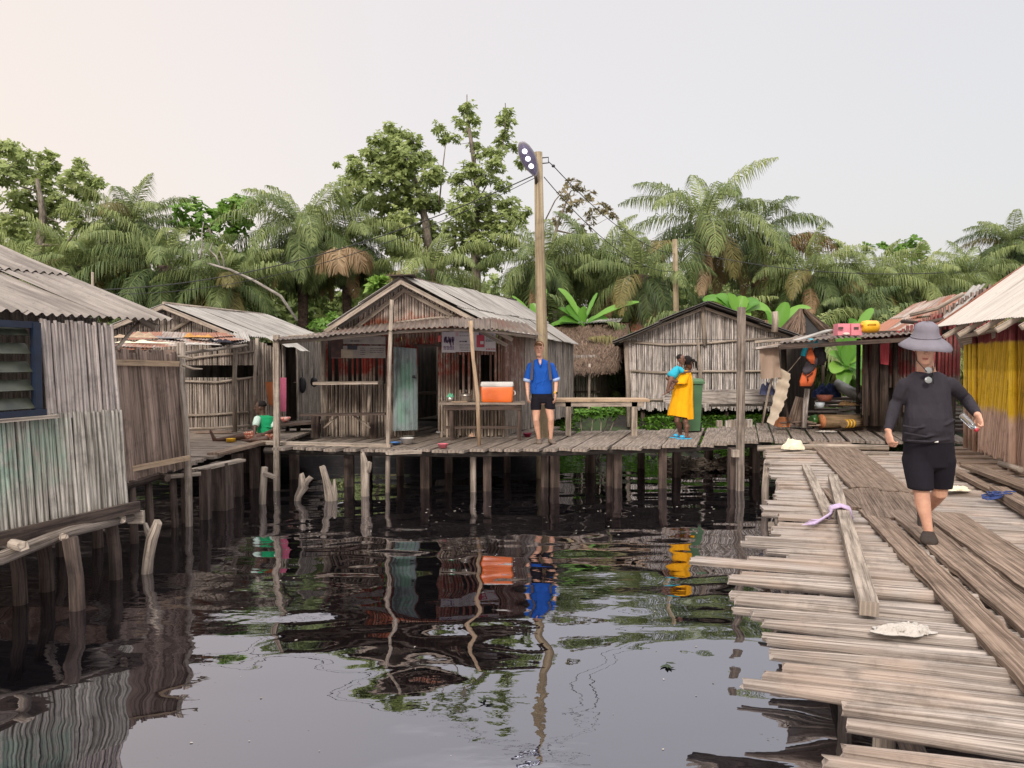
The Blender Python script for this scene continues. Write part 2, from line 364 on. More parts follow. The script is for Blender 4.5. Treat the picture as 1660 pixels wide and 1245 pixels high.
def polewall(mb, a0, a1, t0, t1, r=.03, zt=None, cuts=None, gapp=0.0, lean=0.0, n=6, mi=0, ragb=.03, ragt=.02, over=.92):
    """vertical poles from base line a0-a1 to top line t0-t1; zt(u) overrides top height; cuts(u)-> list of (z0,z1) kept intervals."""
    a0, a1, t0, t1 = map(V, (a0, a1, t0, t1)); L = (a1 - a0).length; u = 0; u_m = r
    while u_m < L:
        rr = r * random.uniform(.8, 1.2); u = u_m / L
        if random.random() >= gapp:
            ub = min(1, max(0, u + random.uniform(-1, 1) * .006 / L * 2)); ut = min(1, max(0, u + (random.uniform(-.007, .007) + lean) / L))
            pb = a0.lerp(a1, ub); pt = t0.lerp(t1, ut)
            if zt: pt.z = zt(ut)
            pb.z += random.uniform(-ragb, ragb); pt.z += random.uniform(-ragt, ragt)
            segs = [(pb.z, pt.z)]
            if cuts: segs = [(max(pb.z, q0), min(pt.z, q1)) for q0, q1 in cuts(u)]
            for z0, z1 in segs:
                if z1 - z0 < .05: continue
                f0 = (z0 - pb.z) / (pt.z - pb.z); f1 = (z1 - pb.z) / (pt.z - pb.z)
                q0, q1 = pb.lerp(pt, f0), pb.lerp(pt, f1); mdl = q0.lerp(q1, .5) + V((random.uniform(-.006, .006), random.uniform(-.006, .006), 0))
                mb.tube([q0, mdl, q1], [rr, rr * random.uniform(.9, 1.05), rr * random.uniform(.8, 1)], n, mi, caps=False)
        u_m += rr * 2 * over
# ============================================================ ground and water
def bank(x, y):
    e = 16.2 + .9 * math.sin(x * .35) + .5 * math.sin(x * 1.1) - 1.3 * max(0, min(1, (x - 3) / 4)) + 1.2 * max(0, min(1, (.6 - x) / 1.2))
    t = max(0, min(1, (y - e) / (3.0 if x > .6 else 1.4))); t = t * t * (3 - 2 * t)  # under the huts the bank is steeper, shaped to block light from behind
    z = -.35 + (1.15 if x > .6 or y > 20.5 else 1.06) * t + .05 * math.sin(x * 2.1) * math.cos(y * 1.7)
    if y > 24: z += min(1, (y - 24) / 20) * .6
    return z
mb = MB()
ys = [14.2 + i * .35 for i in range(34)] + [26.5 + i * 2 for i in range(12)] + [60, 90, 150, 300, 700, 1500]
xs = [-1500, -500, -150, -60, -40, -28] + [-20 + i * .5 for i in range(81)] + [28, 40, 60, 150, 500, 1500]
mb.grid([[(x, y, bank(x, y)) for x in xs] for y in ys], lambda a, c: (xs[c], ys[a]))
m, nt_, b_ = newmat('soil_and_weeds'); geo = N(nt_, 'ShaderNodeNewGeometry')
sg_ = N(nt_, 'ShaderNodeSeparateXYZ'); lk(nt_, geo.outputs['Position'], sg_.inputs[0])
c_ = mixc(nt_, mth(nt_, 'MULTIPLY', smooth(nt_, noise(nt_, geo.outputs['Position'], 2.2, 5), .42, .6), smooth(nt_, sg_.outputs[0], .4, 1.2)), (.016, .013, .011), (.035, .06, .018))  # green masked off under the huts, soil near black: shade put into colour
c_ = mixc(nt_, mth(nt_, 'MULTIPLY', smooth(nt_, noise(nt_, geo.outputs['Position'], 9, 4), .5, .7), .6), c_, (.05, .04, .03))
lk(nt_, c_, b_.inputs['Base Color']); b_.inputs['Roughness'].default_value = .95
structure(mb.build('ground', m, None, (0, 0, 0)))
mb = MB(); mb.grid([[(x, y, 0) for x in (-400, -30, 0, 30, 400)] for y in (-400, -30, 0, 10, 21.0)])
m, nt_, b_ = newmat('black_water'); nt_.nodes.remove(b_); geo = N(nt_, 'ShaderNodeNewGeometry')
dif = N(nt_, 'ShaderNodeBsdfDiffuse'); dif.inputs[0].default_value = (.002, .0018, .0025, 1)
gl = N(nt_, 'ShaderNodeBsdfGlossy'); gl.inputs[0].default_value = (.92, .92, 1, 1); gl.inputs['Roughness'].default_value = .0
lw = N(nt_, 'ShaderNodeLayerWeight'); lw.inputs[0].default_value = .5
fac = mth(nt_, 'ADD', mth(nt_, 'MULTIPLY', mth(nt_, 'POWER', lw.outputs['Facing'], 2.2), .46), .26)
mp = N(nt_, 'ShaderNodeMapping'); mp.inputs['Scale'].default_value = (.75, 1.25, 1); lk(nt_, geo.outputs['Position'], mp.inputs[0])
nA = noise(nt_, mp.outputs[0], 1.15, 1.2, .4); nB = noise(nt_, mp.outputs[0], 3.0, 2, .5); nC = noise(nt_, mp.outputs[0], 12, 2, .5)
nP = noise(nt_, geo.outputs['Position'], .38, 2, .5)
sx_ = N(nt_, 'ShaderNodeSeparateXYZ'); lk(nt_, geo.outputs['Position'], sx_.inputs[0])
patch = mth(nt_, 'ADD', smooth(nt_, nP, .48, .62), .12)
h_ = mth(nt_, 'ADD', mth(nt_, 'MULTIPLY', nA, .034), mth(nt_, 'ADD', mth(nt_, 'MULTIPLY', mth(nt_, 'MULTIPLY', nB, patch), .0048), mth(nt_, 'MULTIPLY', mth(nt_, 'MULTIPLY', nC, patch), .0011)))
bp = N(nt_, 'ShaderNodeBump'); bp.inputs['Strength'].default_value = 1; bp.inputs['Distance'].default_value = 1.0; lk(nt_, h_, bp.inputs['Height'])
lk(nt_, bp.outputs[0], gl.inputs['Normal'])
# thin floating dust on the surface
spk = mth(nt_, 'MULTIPLY', smooth(nt_, noise(nt_, geo.outputs['Position'], 16, 2, .5), .70, .74), smooth(nt_, noise(nt_, geo.outputs['Position'], .8, 2), .5, .6))
dust = N(nt_, 'ShaderNodeBsdfDiffuse'); dust.inputs[0].default_value = (.13, .11, .10, 1)
mx = N(nt_, 'ShaderNodeMixShader'); lk(nt_, fac, mx.inputs[0]); lk(nt_, dif.outputs[0], mx.inputs[1]); lk(nt_, gl.outputs[0], mx.inputs[2])
m2 = N(nt_, 'ShaderNodeMixShader'); lk(nt_, mth(nt_, 'MULTIPLY', spk, .5), m2.inputs[0]); lk(nt_, mx.outputs[0], m2.inputs[1]); lk(nt_, dust.outputs[0], m2.inputs[2])
lk(nt_, m2.outputs[0], nt_.nodes['Material Output'].inputs[0])
structure(mb.build('water', m, None, (0, 0, 0)))

# ============================================================ pier in front of the huts
def jit(a): return random.uniform(-a, a)
pier = thing('pier', 'long grey plank pier on square posts running in front of the central hut', 'pier', (0, 14, 0))
front = [(450, 724), (560, 727), (640, 728), (700, 729), (840, 728), (1000, 725), (1150, 720), (1240, 713), (1330, 714), (1520, 716)]
FX = [(G(a, b).x, G(a, b).y) for a, b in front]
def interp(x, T):
    if x <= T[0][0]: return T[0][1]
    for (a, p), (c, q) in zip(T, T[1:]):
        if x <= c: return p + (q - p) * (x - a) / (c - a)
    return T[-1][1]
x = FX[0][0] + .1; k = 0
while x < 8.3:
    wd = random.uniform(.25, .34)
    y0 = interp(x, FX) + jit(.06); L = 3.4 if x < -1 else (3.3 + .5 * max(0, min(1, (x - 3) / 2)))
    if x < -.2: L = 4.3
    sk = .30 if x < 4 else .30 + (x - 4) * .015
    p0 = V((x, y0, DECK + jit(.006))); d = V((sk, 1, 0)).normalized()
    if random.random() < .12: p0.y -= .12; p0.x -= .03
    mb = MB(); mb.board(p0, p0 + d * (L + jit(.08)), wd - .035, .045, rag=.03, seg=3, warp=.004); o = mb.build('plank', M['plank'], pier)
    x += wd * 1.05 + (.03 if random.random() < .1 else 0)
# edge beams lying along under the planks
for (xa, xb, dy) in ((-4.35, 4.9, .25), (-4.35, 4.9, 2.6)):
    mb = MB(); pts = []
    n_ = 14
    for i in range(n_ + 1):
        xx = xa + (xb - xa) * i / n_; pts.append((xx, interp(xx, FX) + dy, DECK - .105 + jit(.008)))
    mb.tube(pts, [.055 + jit(.006) for _ in pts], 7); mb.build('beam', M['dark'], pier)
mb = MB(); mb.board(G(424, 719) + UP * .05, G(634, 724) + UP * .05, .2, .05, rag=.03, seg=4, warp=.01); mb.build('edge_board', M['palepost'], pier)
mb = MB(); mb.board(G(630, 730) + UP * .0 - V((0, .14, 0)), G(682, 728) - V((0, .14, 0)), .12, .05, rag=.03, seg=3, warp=.01); mb.build('edge_board', M['palepost'], pier)
def post(px, wpx, d, sq=True, name='post', par=pier, mat='post', top=DECK - .06, dz=0):
    mb = MB(); wd = wpx * d / F_PX; X = (px - 830) * d / F_PX
    if sq:
        a = jit(.2); mb.box((X, d, (top - .6) / 2), wd, wd, top + .6, ax=(math.cos(a), math.sin(a), 0), mi=0)
    else:
        mb.tube([(X + jit(.04), d, -.6), (X + jit(.02), d + jit(.03), top * .5), (X, d, top)], [wd / 2 * 1.05, wd / 2, wd / 2 * .92], 9)
    return mb.build(name, M[mat], par)
for px, wpx, d in ((476, 15, 14.2), (565, 15, 13.4), (596, 11, 14.6), (648, 12, 14.6), (690, 15, 13.2), (727, 13, 15), (790, 13, 12.9), (822, 10, 15), (884, 12, 13.3), (899, 15, 13.3),
                   (958, 16, 15), (988, 9, 13.4), (1001, 13, 13.2), (1040, 12, 15.6), (1075, 13, 13.2), (1098, 12, 14.4), (1150, 12, 15.8), (1190, 14, 13.1), (1225, 13, 15)):
    post(px, wpx, d)
# deck left of the pier, boards laid crosswise
ld = thing('plank_deck', 'worn plank deck on stilts at the left end of the pier where a person sits', 'deck', (-6, 13, 0))
y = 10.3
while y < 16.2:
    wd = random.uniform(.2, .3); xr = -4.72 + .07 * (y - 10.3) + jit(.06) if y < 13.3 else -4.2
    mb = MB(); mb.board((xr, y, DECK + jit(.006)), (-9.2, y + .5 + jit(.1), DECK + jit(.006)), wd - .02, .045, rag=.03, seg=3, warp=.005); mb.build('plank', M['plank'], ld)
    y += wd * 1.03
mb = MB(); mb.board(G(345, 739) + UP * .052, G(446, 714) + UP * .052, .2, .05, rag=.02, seg=3, warp=.006); mb.build('edge_board', M['board'], ld)
mb = MB(); mb.board(G(318, 752) - V((0, .1, .06)), G(395, 736) - V((0, .1, .06)), .16, .04, rag=.03, seg=3, warp=.006); mb.build('edge_board', M['palepost'], ld)
for px, wpx, d in ((357, 27, 11.3), (383, 15, 12.4), (412, 15, 13.2), (330, 14, 10.6), (437, 13, 13.9), (400, 12, 15), (300, 14, 10.4)): post(px, wpx, d, par=ld)
# broken stakes in the water in front of the pier
def stake(pts, rad, name, label, fork=None, mat='palepost'):
    mb = MB(); mb.tube(pts, rad, 9, jag=.03)
    if fork: mb.tube(fork[0], fork[1], 8, jag=.02)
    o = mb.build(name, M[mat], None, (pts[0][0], pts[0][1], -.5)); return tag(o, label, 'stake')
def Wp(L): return [W(*a) for a in L]
d_ = 11.7
mb = MB(); mb.tube(Wp([(425, 850, d_), (426, 800, d_), (429, 757, d_)]), [.055, .055, .052], 4); mb.board(W(428, 763, d_ - .05), W(449, 771, d_), .02, .07, seg=1)
tag(mb.build('wooden_stake', M['palepost'], None, W(425, 850, d_)), 'squared stake in the water with a short rail nailed to the tall post', 'stake')
stake(Wp([(478, 850, 12), (483, 805, 12), (492, 790, 12), (489, 769, 12)]), [.05, .055, .085, .04], 'wooden_stake', 'forked tree stump stake, the shortest one standing in the black water', ([W(492, 790, 12), W(498, 780, 12), (W(505, 773, 12))], [.06, .045, .045]))
stake(Wp([(540, 850, 12), (535, 802, 12), (528, 775, 12), (523, 757, 12)]), [.07, .09, .055, .05], 'wooden_stake', 'split stake leaning left with a splintered second prong beside it', (Wp([(541, 830, 12), (542, 800, 12), (542, 778, 12)]), [.06, .05, .015]))
stake(Wp([(593, 850, 12.4), (592, 795, 12.4), (592, 755, 12.4), (588, 734, 12.4)]), [.08, .07, .075, .03], 'wooden_stake', 'thick weathered stake with a knob near its pointed top, under the pier edge', (Wp([(596, 765, 12.38), (599, 757, 12.38), (600, 749, 12.38)]), [.05, .04, .035]))
# lone tall squared post before the right hut
mb = MB(); a_ = W(1202, 498, 12.9); b2 = W(1199, 850, 12.9)
mb.box((a_ + b2) / 2, .115, .08, (a_ - b2).length, ax=(1, .25, 0), az=(a_ - b2).normalized()); t_ = thing('timber_post', 'tall dark squared timber post standing in the water before the grey gabled hut', 'post', b2)
mb.build('shaft', M['plank'], t_)
mb = MB(); mb.box(W(1192, 735, 12.8), .12, .09, .12); mb.build('block', M['palepost'], t_)

# ============================================================ right-hand walkway of crosswise poles
O_ = V((.112, 0, 0))
def WK(s, t, z=DECK): return V((O_.x + AX.x * s + BX.x * t, AX.y * s + BX.y * t, z))
wk = thing('pole_walkway', 'rickety walkway of split poles laid crosswise on the right, ragged ends over the water', 'walkway', WK(7, 1.5, 0))
s = 1.15; k = 0
edge = {  # approximate overhang of the ragged left end by distance along
}
EDGE = [(735, 1240), (760, 1246), (775, 1258), (790, 1262), (800, 1255), (812, 1240), (824, 1236), (836, 1262), (850, 1250), (862, 1262), (872, 1200), (882, 1240), (893, 1275), (903, 1122), (914, 1200), (925, 1185), (936, 1180), (944, 1184), (956, 1235), (967, 1185), (985, 1216), (1005, 1236), (1030, 1240), (1045, 1246), (1065, 1270), (1083, 1198), (1105, 1268), (1125, 1368), (1150, 1382), (1163, 1308), (1190, 1368), (1212, 1336), (1245, 1398), (1290, 1380), (1340, 1430)]
def proj(p):
    c, s_ = math.cos(PITCH), math.sin(PITCH); z = p.z - CAM_Z; dz = p.y * c - z * s_; return 830 + F_PX * p.x / dz, 622.5 - F_PX * (p.y * s_ + z * c) / dz
def left_end(s):
    t = -1.6
    while t < 2.2:
        px, py = proj(WK(s, t)); e = min(EDGE, key=lambda q: abs(q[0] - py))
        if py > 1350: e = (0, 1400)
        if px >= e[1]: break
        t += .02
    return t
while s < 13.2:
    near = s < 7.5
    r_ = random.uniform(.048, .070) if s < 8 else random.uniform(.04, .06)
    wide = random.random() < (.05 if near else .5)
    t0 = left_end(s)
    ang = jit(.004) + (.05 * max(0, (s - 6)) / 6 if s > 6 else 0) * 2.0
    t1 = 3.75 + jit(.2) if s < 8 else 3.35 + jit(.3)
    p0 = WK(s, t0) + UP * (jit(.018) - .012); p1 = p0 + (BX * math.cos(ang) + AX * math.sin(ang)) * (t1 - t0) + UP * jit(.012)
    mb = MB()
    if wide:
        wd = random.uniform(.14, .26); mb.board(p0 + UP * .0, p1, wd, .03, rag=.03, seg=5, warp=.006); s += wd + .02
    else:
        # split half-logs with a crowned top, tapering and slightly bent
        n_ = 7; pts = []; rr = []; bw = jit(.010)
        for i in range(n_ + 1):
            f = i / n_; p = p0.lerp(p1, f) + AX * (bw * math.sin(f * math.pi) + jit(.004)) - UP * (r_ * .8); pts.append(p); rr.append(r_ * (.64 + .40 * min(1, f * 3)) * random.uniform(.95, 1.05))
        rr[0] *= random.uniform(.6, .95)
        mb.tube(pts, rr, 12, jag=.014); s += r_ * 2 * 1.15 + (random.uniform(.03, .09) if random.random() < .16 else 0)
    mb.build('deck_pole', M['deckpole'], wk); k += 1
print('deck poles', k)
for tt in (.55, 1.9, 3.2):
    mb = MB(); pts = [WK(q, tt + jit(.03), DECK - .165 + jit(.01)) for q in (1, 3, 5, 7, 9, 11, 13)]; mb.tube(pts, [.05] * 7, 7); mb.build('bearer', M['post'], wk)
for q in (2.2, 3.9, 5.6, 7.2, 8.8, 10.2, 11.6):
    for tt in (.5, 1.9, 3.2):
        mb = MB(); p = WK(q, tt, 0); mb.tube([p + V((jit(.05), jit(.05), -.6)), p + V((0, 0, DECK - .2))], [.06, .05], 8); mb.build('stilt', M['palepost'], wk)
for px, d in ((1244, 11.3), (1266, 10.3), (1272, 9.3)):
    mb = MB(); p = W(px, 760, d); mb.tube([(p.x, p.y, -.6), (p.x - .03, p.y, .3), (p.x, p.y, DECK - .03)], [.06, .055, .05], 8, jag=.02); mb.build('stilt', M['palepost'], wk)
mb = MB(); mb.tube([W(1228, 727, 12.6), W(1330, 724, 12.4), W(1440, 726, 12.2)], [.05] * 3, 8); mb.build('bearer', M['palepost'], wk)
mb = MB(); mb.tube([W(1238, 738, 12.0), W(1330, 735, 11.9), W(1440, 738, 11.8)], [.045] * 3, 8); mb.build('bearer', M['palepost'], wk)

# boards laid lengthwise on the poles: each can be lifted away
def lboard(a, b, wd, label, h=.035, z=DECK + .03, mat='board', rag=.05, name='walkway_board', za=0, zb=0, seg=8):
    pa, pb = G(*a, z) + UP * za, G(*b, z) + UP * zb
    mb = MB(); mb.board(pa, pb, wd, h, rag=rag, seg=seg * 3, warp=.002, edge=.5); o = mb.build(name, M[mat]); return tag(o, label, 'board', 'boards laid lengthwise on the walkway' if name == 'walkway_board' else None)
lboard((1327, 716), (1406, 790), .36, 'long grey board nearest the water, farthest pair of the walkway', z=DECK + .045)
lboard((1360, 716), (1456, 796), .34, 'long grey board in the farthest pair, beside the walking man', z=DECK + .048)
lboard((1360, 792), (1392, 822), .40, 'short wide grey board with a broken end beside the knotted cloth', z=DECK + .03)
lboard((1409, 792), (1437, 838), .36, 'short brown board with a crumbling end, left of two in the middle of the walkway', z=DECK + .036)
lboard((1447, 797), (1478, 838), .34, 'short brown board by the walking man\'s shins with a chipped end', z=DECK + .038)
def lb2(c0, c1, wd, label, z):   # centre line given in walkway coordinates
    mb = MB(); mb.board(V(c0 + (z,)), V(c1 + (z,)), wd, .038, rag=.06, seg=44, warp=.002, edge=.55); o = mb.build('walkway_board', M['board']); return tag(o, label, 'board', 'boards laid lengthwise on the walkway')
lb2((3.52, 7.30), (2.06, 2.0), .20, 'long narrow brown board with a splintered left edge, running to the photographer', DECK + .034)
lb2((3.80, 7.25), (2.36, 2.0), .25, 'long cracked brown board, middle one of three running to the photographer', DECK + .038)
lb2((4.15, 7.20), (2.74, 2.0), .37, 'widest smooth brown board under the walking man\'s feet', DECK + .036)
def beam(a, b, wd, h, label, za, zb, mat='palepost'):
    pa, pb = G(*a, DECK) + UP * za, G(*b, DECK) + UP * zb; mb = MB(); mb.board(pa, pb, wd, h, seg=6, rag=.006, warp=.003); return tag(mb.build('timber_beam', M[mat]), label, 'beam')
beam((1306, 760), (1343, 842), .10, .05, 'thin pale beam lying by the water edge, its end under the knotted cloth', .06, .07)
beam((1350, 782), (1409, 1003), .105, .085, 'thick pale beam lying diagonally on the poles with its sawn end towards the camera', .10, .10)
beam((1546, 768), (1668, 832), .13, .045, 'narrow brown plank slanting across the deck towards the yellow hut', .07, .07, 'board')
beam((1572, 766), (1690, 812), .24, .04, 'broad brown plank slanting beside the yellow hut', .11, .11, 'board')
beam((1617, 806), (1700, 858), .16, .09, 'heavy sawn beam at the right edge with a blue rope round its end', .12, .12, 'board')
# floor that carries the planks in front of the yellow hut
hd = thing('side_deck', 'low plank step along the foot of the yellow wall', 'deck', (7.0, 10.5, 0))
for q, l in ((12.4, 1.2), (11.9, 1.0), (11.3, 1.3), (10.7, .9), (10.2, 1.2), (9.7, 1.1)):
    c = V((7.55 - (12.3 - q) * .335, q, DECK + .02)); mb = MB(); mb.board(c + V((-.55, .1, 0)), c + V((.55, -.1, .02)), random.uniform(.25, .4), .04, rag=.05, seg=3); mb.build('plank', M['board'], hd)
for px, d in ((1597, 11.0), (1612, 10.4), (1530, 12.6)):
    p = W(px, 770, d); mb = MB(); mb.tube([(p.x, d, -.5), (p.x, d, DECK - .02)], [.06, .06], 8); mb.build('stilt', M['palepost'], hd)

# ============================================================ draped cloths and rope
def crumple(name, c, sx, sy, h, mat, label, cat, seed, rot=0, puffy=False, n=44, thin=.012, group=None, folds=0):
    rs = np.random.default_rng(seed); ph = rs.uniform(0, 6.28, 12); fr = rs.uniform(3, 15, 12); dr = rs.uniform(0, 3.14, 12)
    c = V(c); rows = []; mb = MB(); ca, sa = math.cos(rot), math.sin(rot)
    for i in range(n + 1):
        r_ = []
        for j in range(n + 1):
            u, v_ = i / n * 2 - 1, j / n * 2 - 1; a = math.atan2(v_, u); rad = 1 - .14 * abs(math.sin(a * 2.5 + ph[0])) - .07 * math.sin(a * 7 + ph[1])
            q = max(abs(u), abs(v_)); k = q / math.hypot(u, v_) if q > 0 else 1; x_, y_ = u * k * rad, v_ * k * rad
            f = sum(math.sin((x_ * math.cos(dr[m_]) + y_ * math.sin(dr[m_])) * fr[m_] + ph[m_]) / (1 + fr[m_] * .25) for m_ in range(12)); f = abs(f) * .42
            z = (.08 + f ** .8 * 1.2) * h * (1 - q ** 3) * (1 if puffy else .30 + .70 * abs(math.sin(u * 5.3 + v_ * 2 + ph[2])) ** 1.5) + .004; z = z if not puffy else h * (.45 + .75 * f) * math.sqrt(max(0, 1 - q * q)) + .004
            r_.append(c + V((x_ * sx * ca - y_ * sy * sa, x_ * sx * sa + y_ * sy * ca, z)))
        rows.append(r_)
    mb.grid(rows); mb.grid([[V((p.x, p.y, c.z + .001)) for p in r_] for r_ in rows][::-1])
    for q in range(folds):      # rolled and doubled-over folds lying on the heap
        a = rs.uniform(-.9, .9) + rot; d = V((math.cos(a), math.sin(a), 0)); s2 = V((-d.y, d.x, 0)); o = c + V((rs.uniform(-.5, .5) * sx, rs.uniform(-.4, .4) * sy, h * rs.uniform(.15, .5))); L = sx * rs.uniform(.35, .75); wv = rs.uniform(.010, .026); b_ = rs.uniform(-.35, .35)
        P = []
        for k in range(15):
            f = k / 14; w_k = wv * (.35 + math.sin(f * math.pi) ** .6) * (1 + .25 * math.sin(k * 1.7 + q)); m_ = o + d * (L * (f - .5)) + s2 * (b_ * L * math.sin(f * 3.1) + .006 * math.sin(k * 2.1)) + UP * (h * .25 * math.sin(f * math.pi))
            P.append([m_ - s2 * w_k - UP * h * .25, m_ - s2 * w_k * .7 + UP * h * .10, m_ - s2 * w_k * .15 + UP * h * .28, m_ + s2 * w_k * .5 + UP * h * .12, m_ + s2 * w_k - UP * h * .25])
        mb.grid(P)
    return tag(mb.build(name, mat, None, c), label, cat, group)
M['white_cloth'] = cloth('white_cloth', (.50, .46, .42), (.36, .33, .30), 16, .8)
M['cream'] = cloth('cream_bag', (.78, .72, .56), (.62, .55, .40), 9, .3)
M['purple'] = cloth('purple_cloth', (.34, .22, .42), (.58, .50, .62), 20, .4)
M['blue_rope'] = cloth('blue_rope', (.03, .05, .16), (.05, .08, .22), 30, .4)
crumple('cloth', G(1463, 1024, DECK + .008), .19, .085, .045, M['white_cloth'], 'crumpled white cloth lying on the poles in the right foreground', 'cloth', 3, folds=26)
crumple('plastic_bag', G(1286, 728, DECK + .02), .21, .14, .19, M['cream'], 'puffy cream coloured bag at the far left end of the walkway', 'bag', 5, puffy=True)
crumple('cloth', G(1552, 795, DECK + .03), .17, .06, .06, M['cream'], 'rolled cream cloth on the boards right of the walking man', 'cloth', 8, folds=8)
crumple('plastic_scrap', G(1340, 700, DECK + .03), .24, .12, .03, M['white_cloth'], 'torn white plastic scrap on the far end of the deck below the white post', 'litter', 9)
# cloth knotted round the thick beam
mb = MB(); p = G(1362, 842, DECK); c0 = p + V((0, 0, .11)); pts = []
for i in range(7):
    o_ = AX * (-.055 + i * .019)
    mb.tube([c0 + o_ + BX * (-.10) - UP * .10, c0 + o_ + BX * -.075 + UP * .0, c0 + o_ + UP * .022, c0 + o_ + BX * .075 + UP * .0, c0 + o_ + BX * .10 - UP * .09], [.011, .015, .012, .015, .011], 8)
for k_ in range(4):
    e = G(1300 + k_ * 5, 851 - k_ * 3, DECK + .03); mb.tube([c0 - BX * .07 - UP * .05, c0.lerp(e, .35) - UP * .02, c0.lerp(e, .7) - UP * .04 + AX * jit(.02), e], [.017, .012, .013, .004], 8)
tag(mb.build('knotted_cloth', M['purple'], None, p), 'purple and white cloth knotted round the thick beam on the walkway', 'cloth')
mb = MB(); c0 = G(1612, 808, DECK + .06)
for i in range(6):
    a0 = random.uniform(0, 6.28); ce = c0 + V((jit(.06), jit(.05), .012 * i)); rr_ = random.uniform(.035, .075)
    mb.tube([ce + V((rr_ * 1.5 * math.cos(a0 + q * .8), rr_ * math.sin(a0 + q * .8), .012 * math.sin(q * 1.7 + i))) for q in range(9)], .007, 6)
mb.tube([c0, c0 + V((.07, .02, .05)), c0 + V((.13, .0, .075)), c0 + V((.2, -.03, .075))], .007, 6)
tag(mb.build('rope', M['blue_rope'], None, c0), 'dark blue rope looped round the end of the heavy beam at the right edge', 'rope')

# scum, leaves and stems afloat on the black water
mb = MB(); rs = random.Random(12)
for i in range(130):
    if rs.random() < .7: px, py = rs.uniform(430, 1240), rs.gauss(845, 22)
    else: px, py = rs.uniform(250, 1250), rs.uniform(900, 1240)
    if py < 805 or (px > 1180 and py > 900) : continue
    p = G(px, py, .003); r_ = rs.uniform(.004, .014) * p.y / 8; a = rs.uniform(0, 3.1); n_ = 5; b = len(mb.v)
    mb.v += [(p.x + r_ * math.cos(a + k_ * 1.256) * rs.uniform(.6, 1.8), p.y + r_ * math.sin(a + k_ * 1.256) * rs.uniform(.6, 1.5), .003 + rs.uniform(0, .003)) for k_ in range(n_)]; mb.face(tuple(range(b, b + n_)), [(0, 0)] * n_)
tag(mb.build('floating_debris', plain('floating_debris', (.40, .37, .33), .8, (.20, .16, .12), 30, var=.8), None, (0, 8, 0)), 'tiny pale specks of scum and chips floating on the black water', 'floating debris', kind='stuff')
def fleaf(label, px, py, s_, seed):
    rs = random.Random(seed); mb = MB(); c = G(px, py, .004)
    for k_ in range(6):
        a = rs.uniform(0, 6.28); L = s_ * rs.uniform(.6, 1.1); d = V((math.cos(a), math.sin(a), 0)); sd_ = V((-d.y, d.x, 0)); pts = [c + d * (L * f) for f in (0, .3, .6, 1)]
        mb.grid([[p - sd_ * w_ * L + UP * .004 * (k_ + 1), p + UP * (.008 + .003 * k_), p + sd_ * w_ * L + UP * .004 * (k_ + 1)] for p, w_ in zip(pts, (.02, .16, .15, .01))], lambda a_, c_: (.4, .5))
    return tag(mb.build('floating_leaf', plain('water_weed', (.03, .05, .015), .6, (.015, .025, .01), 20)), label, 'leaf')
fleaf('dark leaf cluster afloat, lower left of the lamp post reflection', 785, 1137, .075, 3); fleaf('small dark weed tuft afloat right of the lamp post reflection', 1080, 1078, .08, 5); fleaf('small dark weed tuft near the tip of the longest foreground pole', 950, 967, .07, 6)
# ============================================================ HUTS
def stick(par, name, pts, r, mat='palepost', n=7, jag=.0):
    mb = MB(); mb.tube(pts, r if hasattr(r, '__len__') else [r] * len(pts), n, jag=jag); return mb.build(name, M[mat], par)
def brd(par, name, a, b, wd, h, mat='palepost', up=UP, seg=3, rag=.01, warp=.002):
    mb = MB(); mb.board(a, b, wd, h, up=up, seg=seg, rag=rag, warp=warp); return mb.build(name, M[mat], par)
def quad_panel(mb, a, b, c, d, th=.02, mi=0):
    a, b, c, d = map(V, (a, b, c, d)); n_ = (b - a).cross(d - a).normalized() * th
    for q in ((a, b, c, d), (d + n_, c + n_, b + n_, a + n_)):
        i = len(mb.v); mb.v += [p[:] for p in q]; mb.face((i, i + 1, i + 2, i + 3), ((0, 0), (1, 0), (1, 1), (0, 1)), mi)

# ---------------------------------------------------------------- big hut at the left edge
M['h1up'] = wood('whitewashed_pole', (.22, .175, .155), (.54, .455, .415), .35, stretch=(30, 1.6),
                 paints=[dict(c=(.60, .54, .50), r={'z': (1.7, 2.8)}, wear=.5, amt=.25, wsc=9)])
M['h1low'] = wood('green_white_pole', (.20, .18, .15), (.57, .53, .47), .35, stretch=(30, 1.6),
                  paints=[dict(c=(.20, .36, .26), r={'z': (1.0, 1.75), 'y': (4.5, 6.45)}, wear=.75, amt=.26, wsc=9, soft=.2, wob=.2), dict(c=(.20, .38, .28), r={'z': (1.15, 1.72), 'y': (6.35, 7.0)}, wear=.75, amt=.22, wsc=9, soft=.15, wob=.2)])
h1 = thing('pole_hut', 'whitewashed and green painted pole hut with louvred window at the left edge', 'hut', W(205, 818, 7.66))
D1 = V((.33, 1.0, 0))
cb = W(205, 817, 7.66); ct = W(184, 526, 7.70); nb = cb - D1 * 4.1; nt2 = ct - D1 * 4.1
nb.z = DECK + .02; nt2.z = ct.z - .06
ytop, ybot = 2.60, 1.775
def wall_between(lo, hi, b0, b1, t0, t1):
    f = lambda p, q, z: p.lerp(q, (z - p.z) / (q.z - p.z)); return f(b0, t0, lo), f(b1, t1, lo), f(b0, t0, hi), f(b1, t1, hi)
Lh = (cb - nb).length
winA, winB = 1 - (7.66 - 6.86) / 4.1, 1 - (7.66 - 5.55) / 4.1    # fractions along wall (near->far)
mb = MB(); a0, a1, b0_, b1_ = wall_between(ybot - .04, ct.z, nb, cb, nt2, ct)
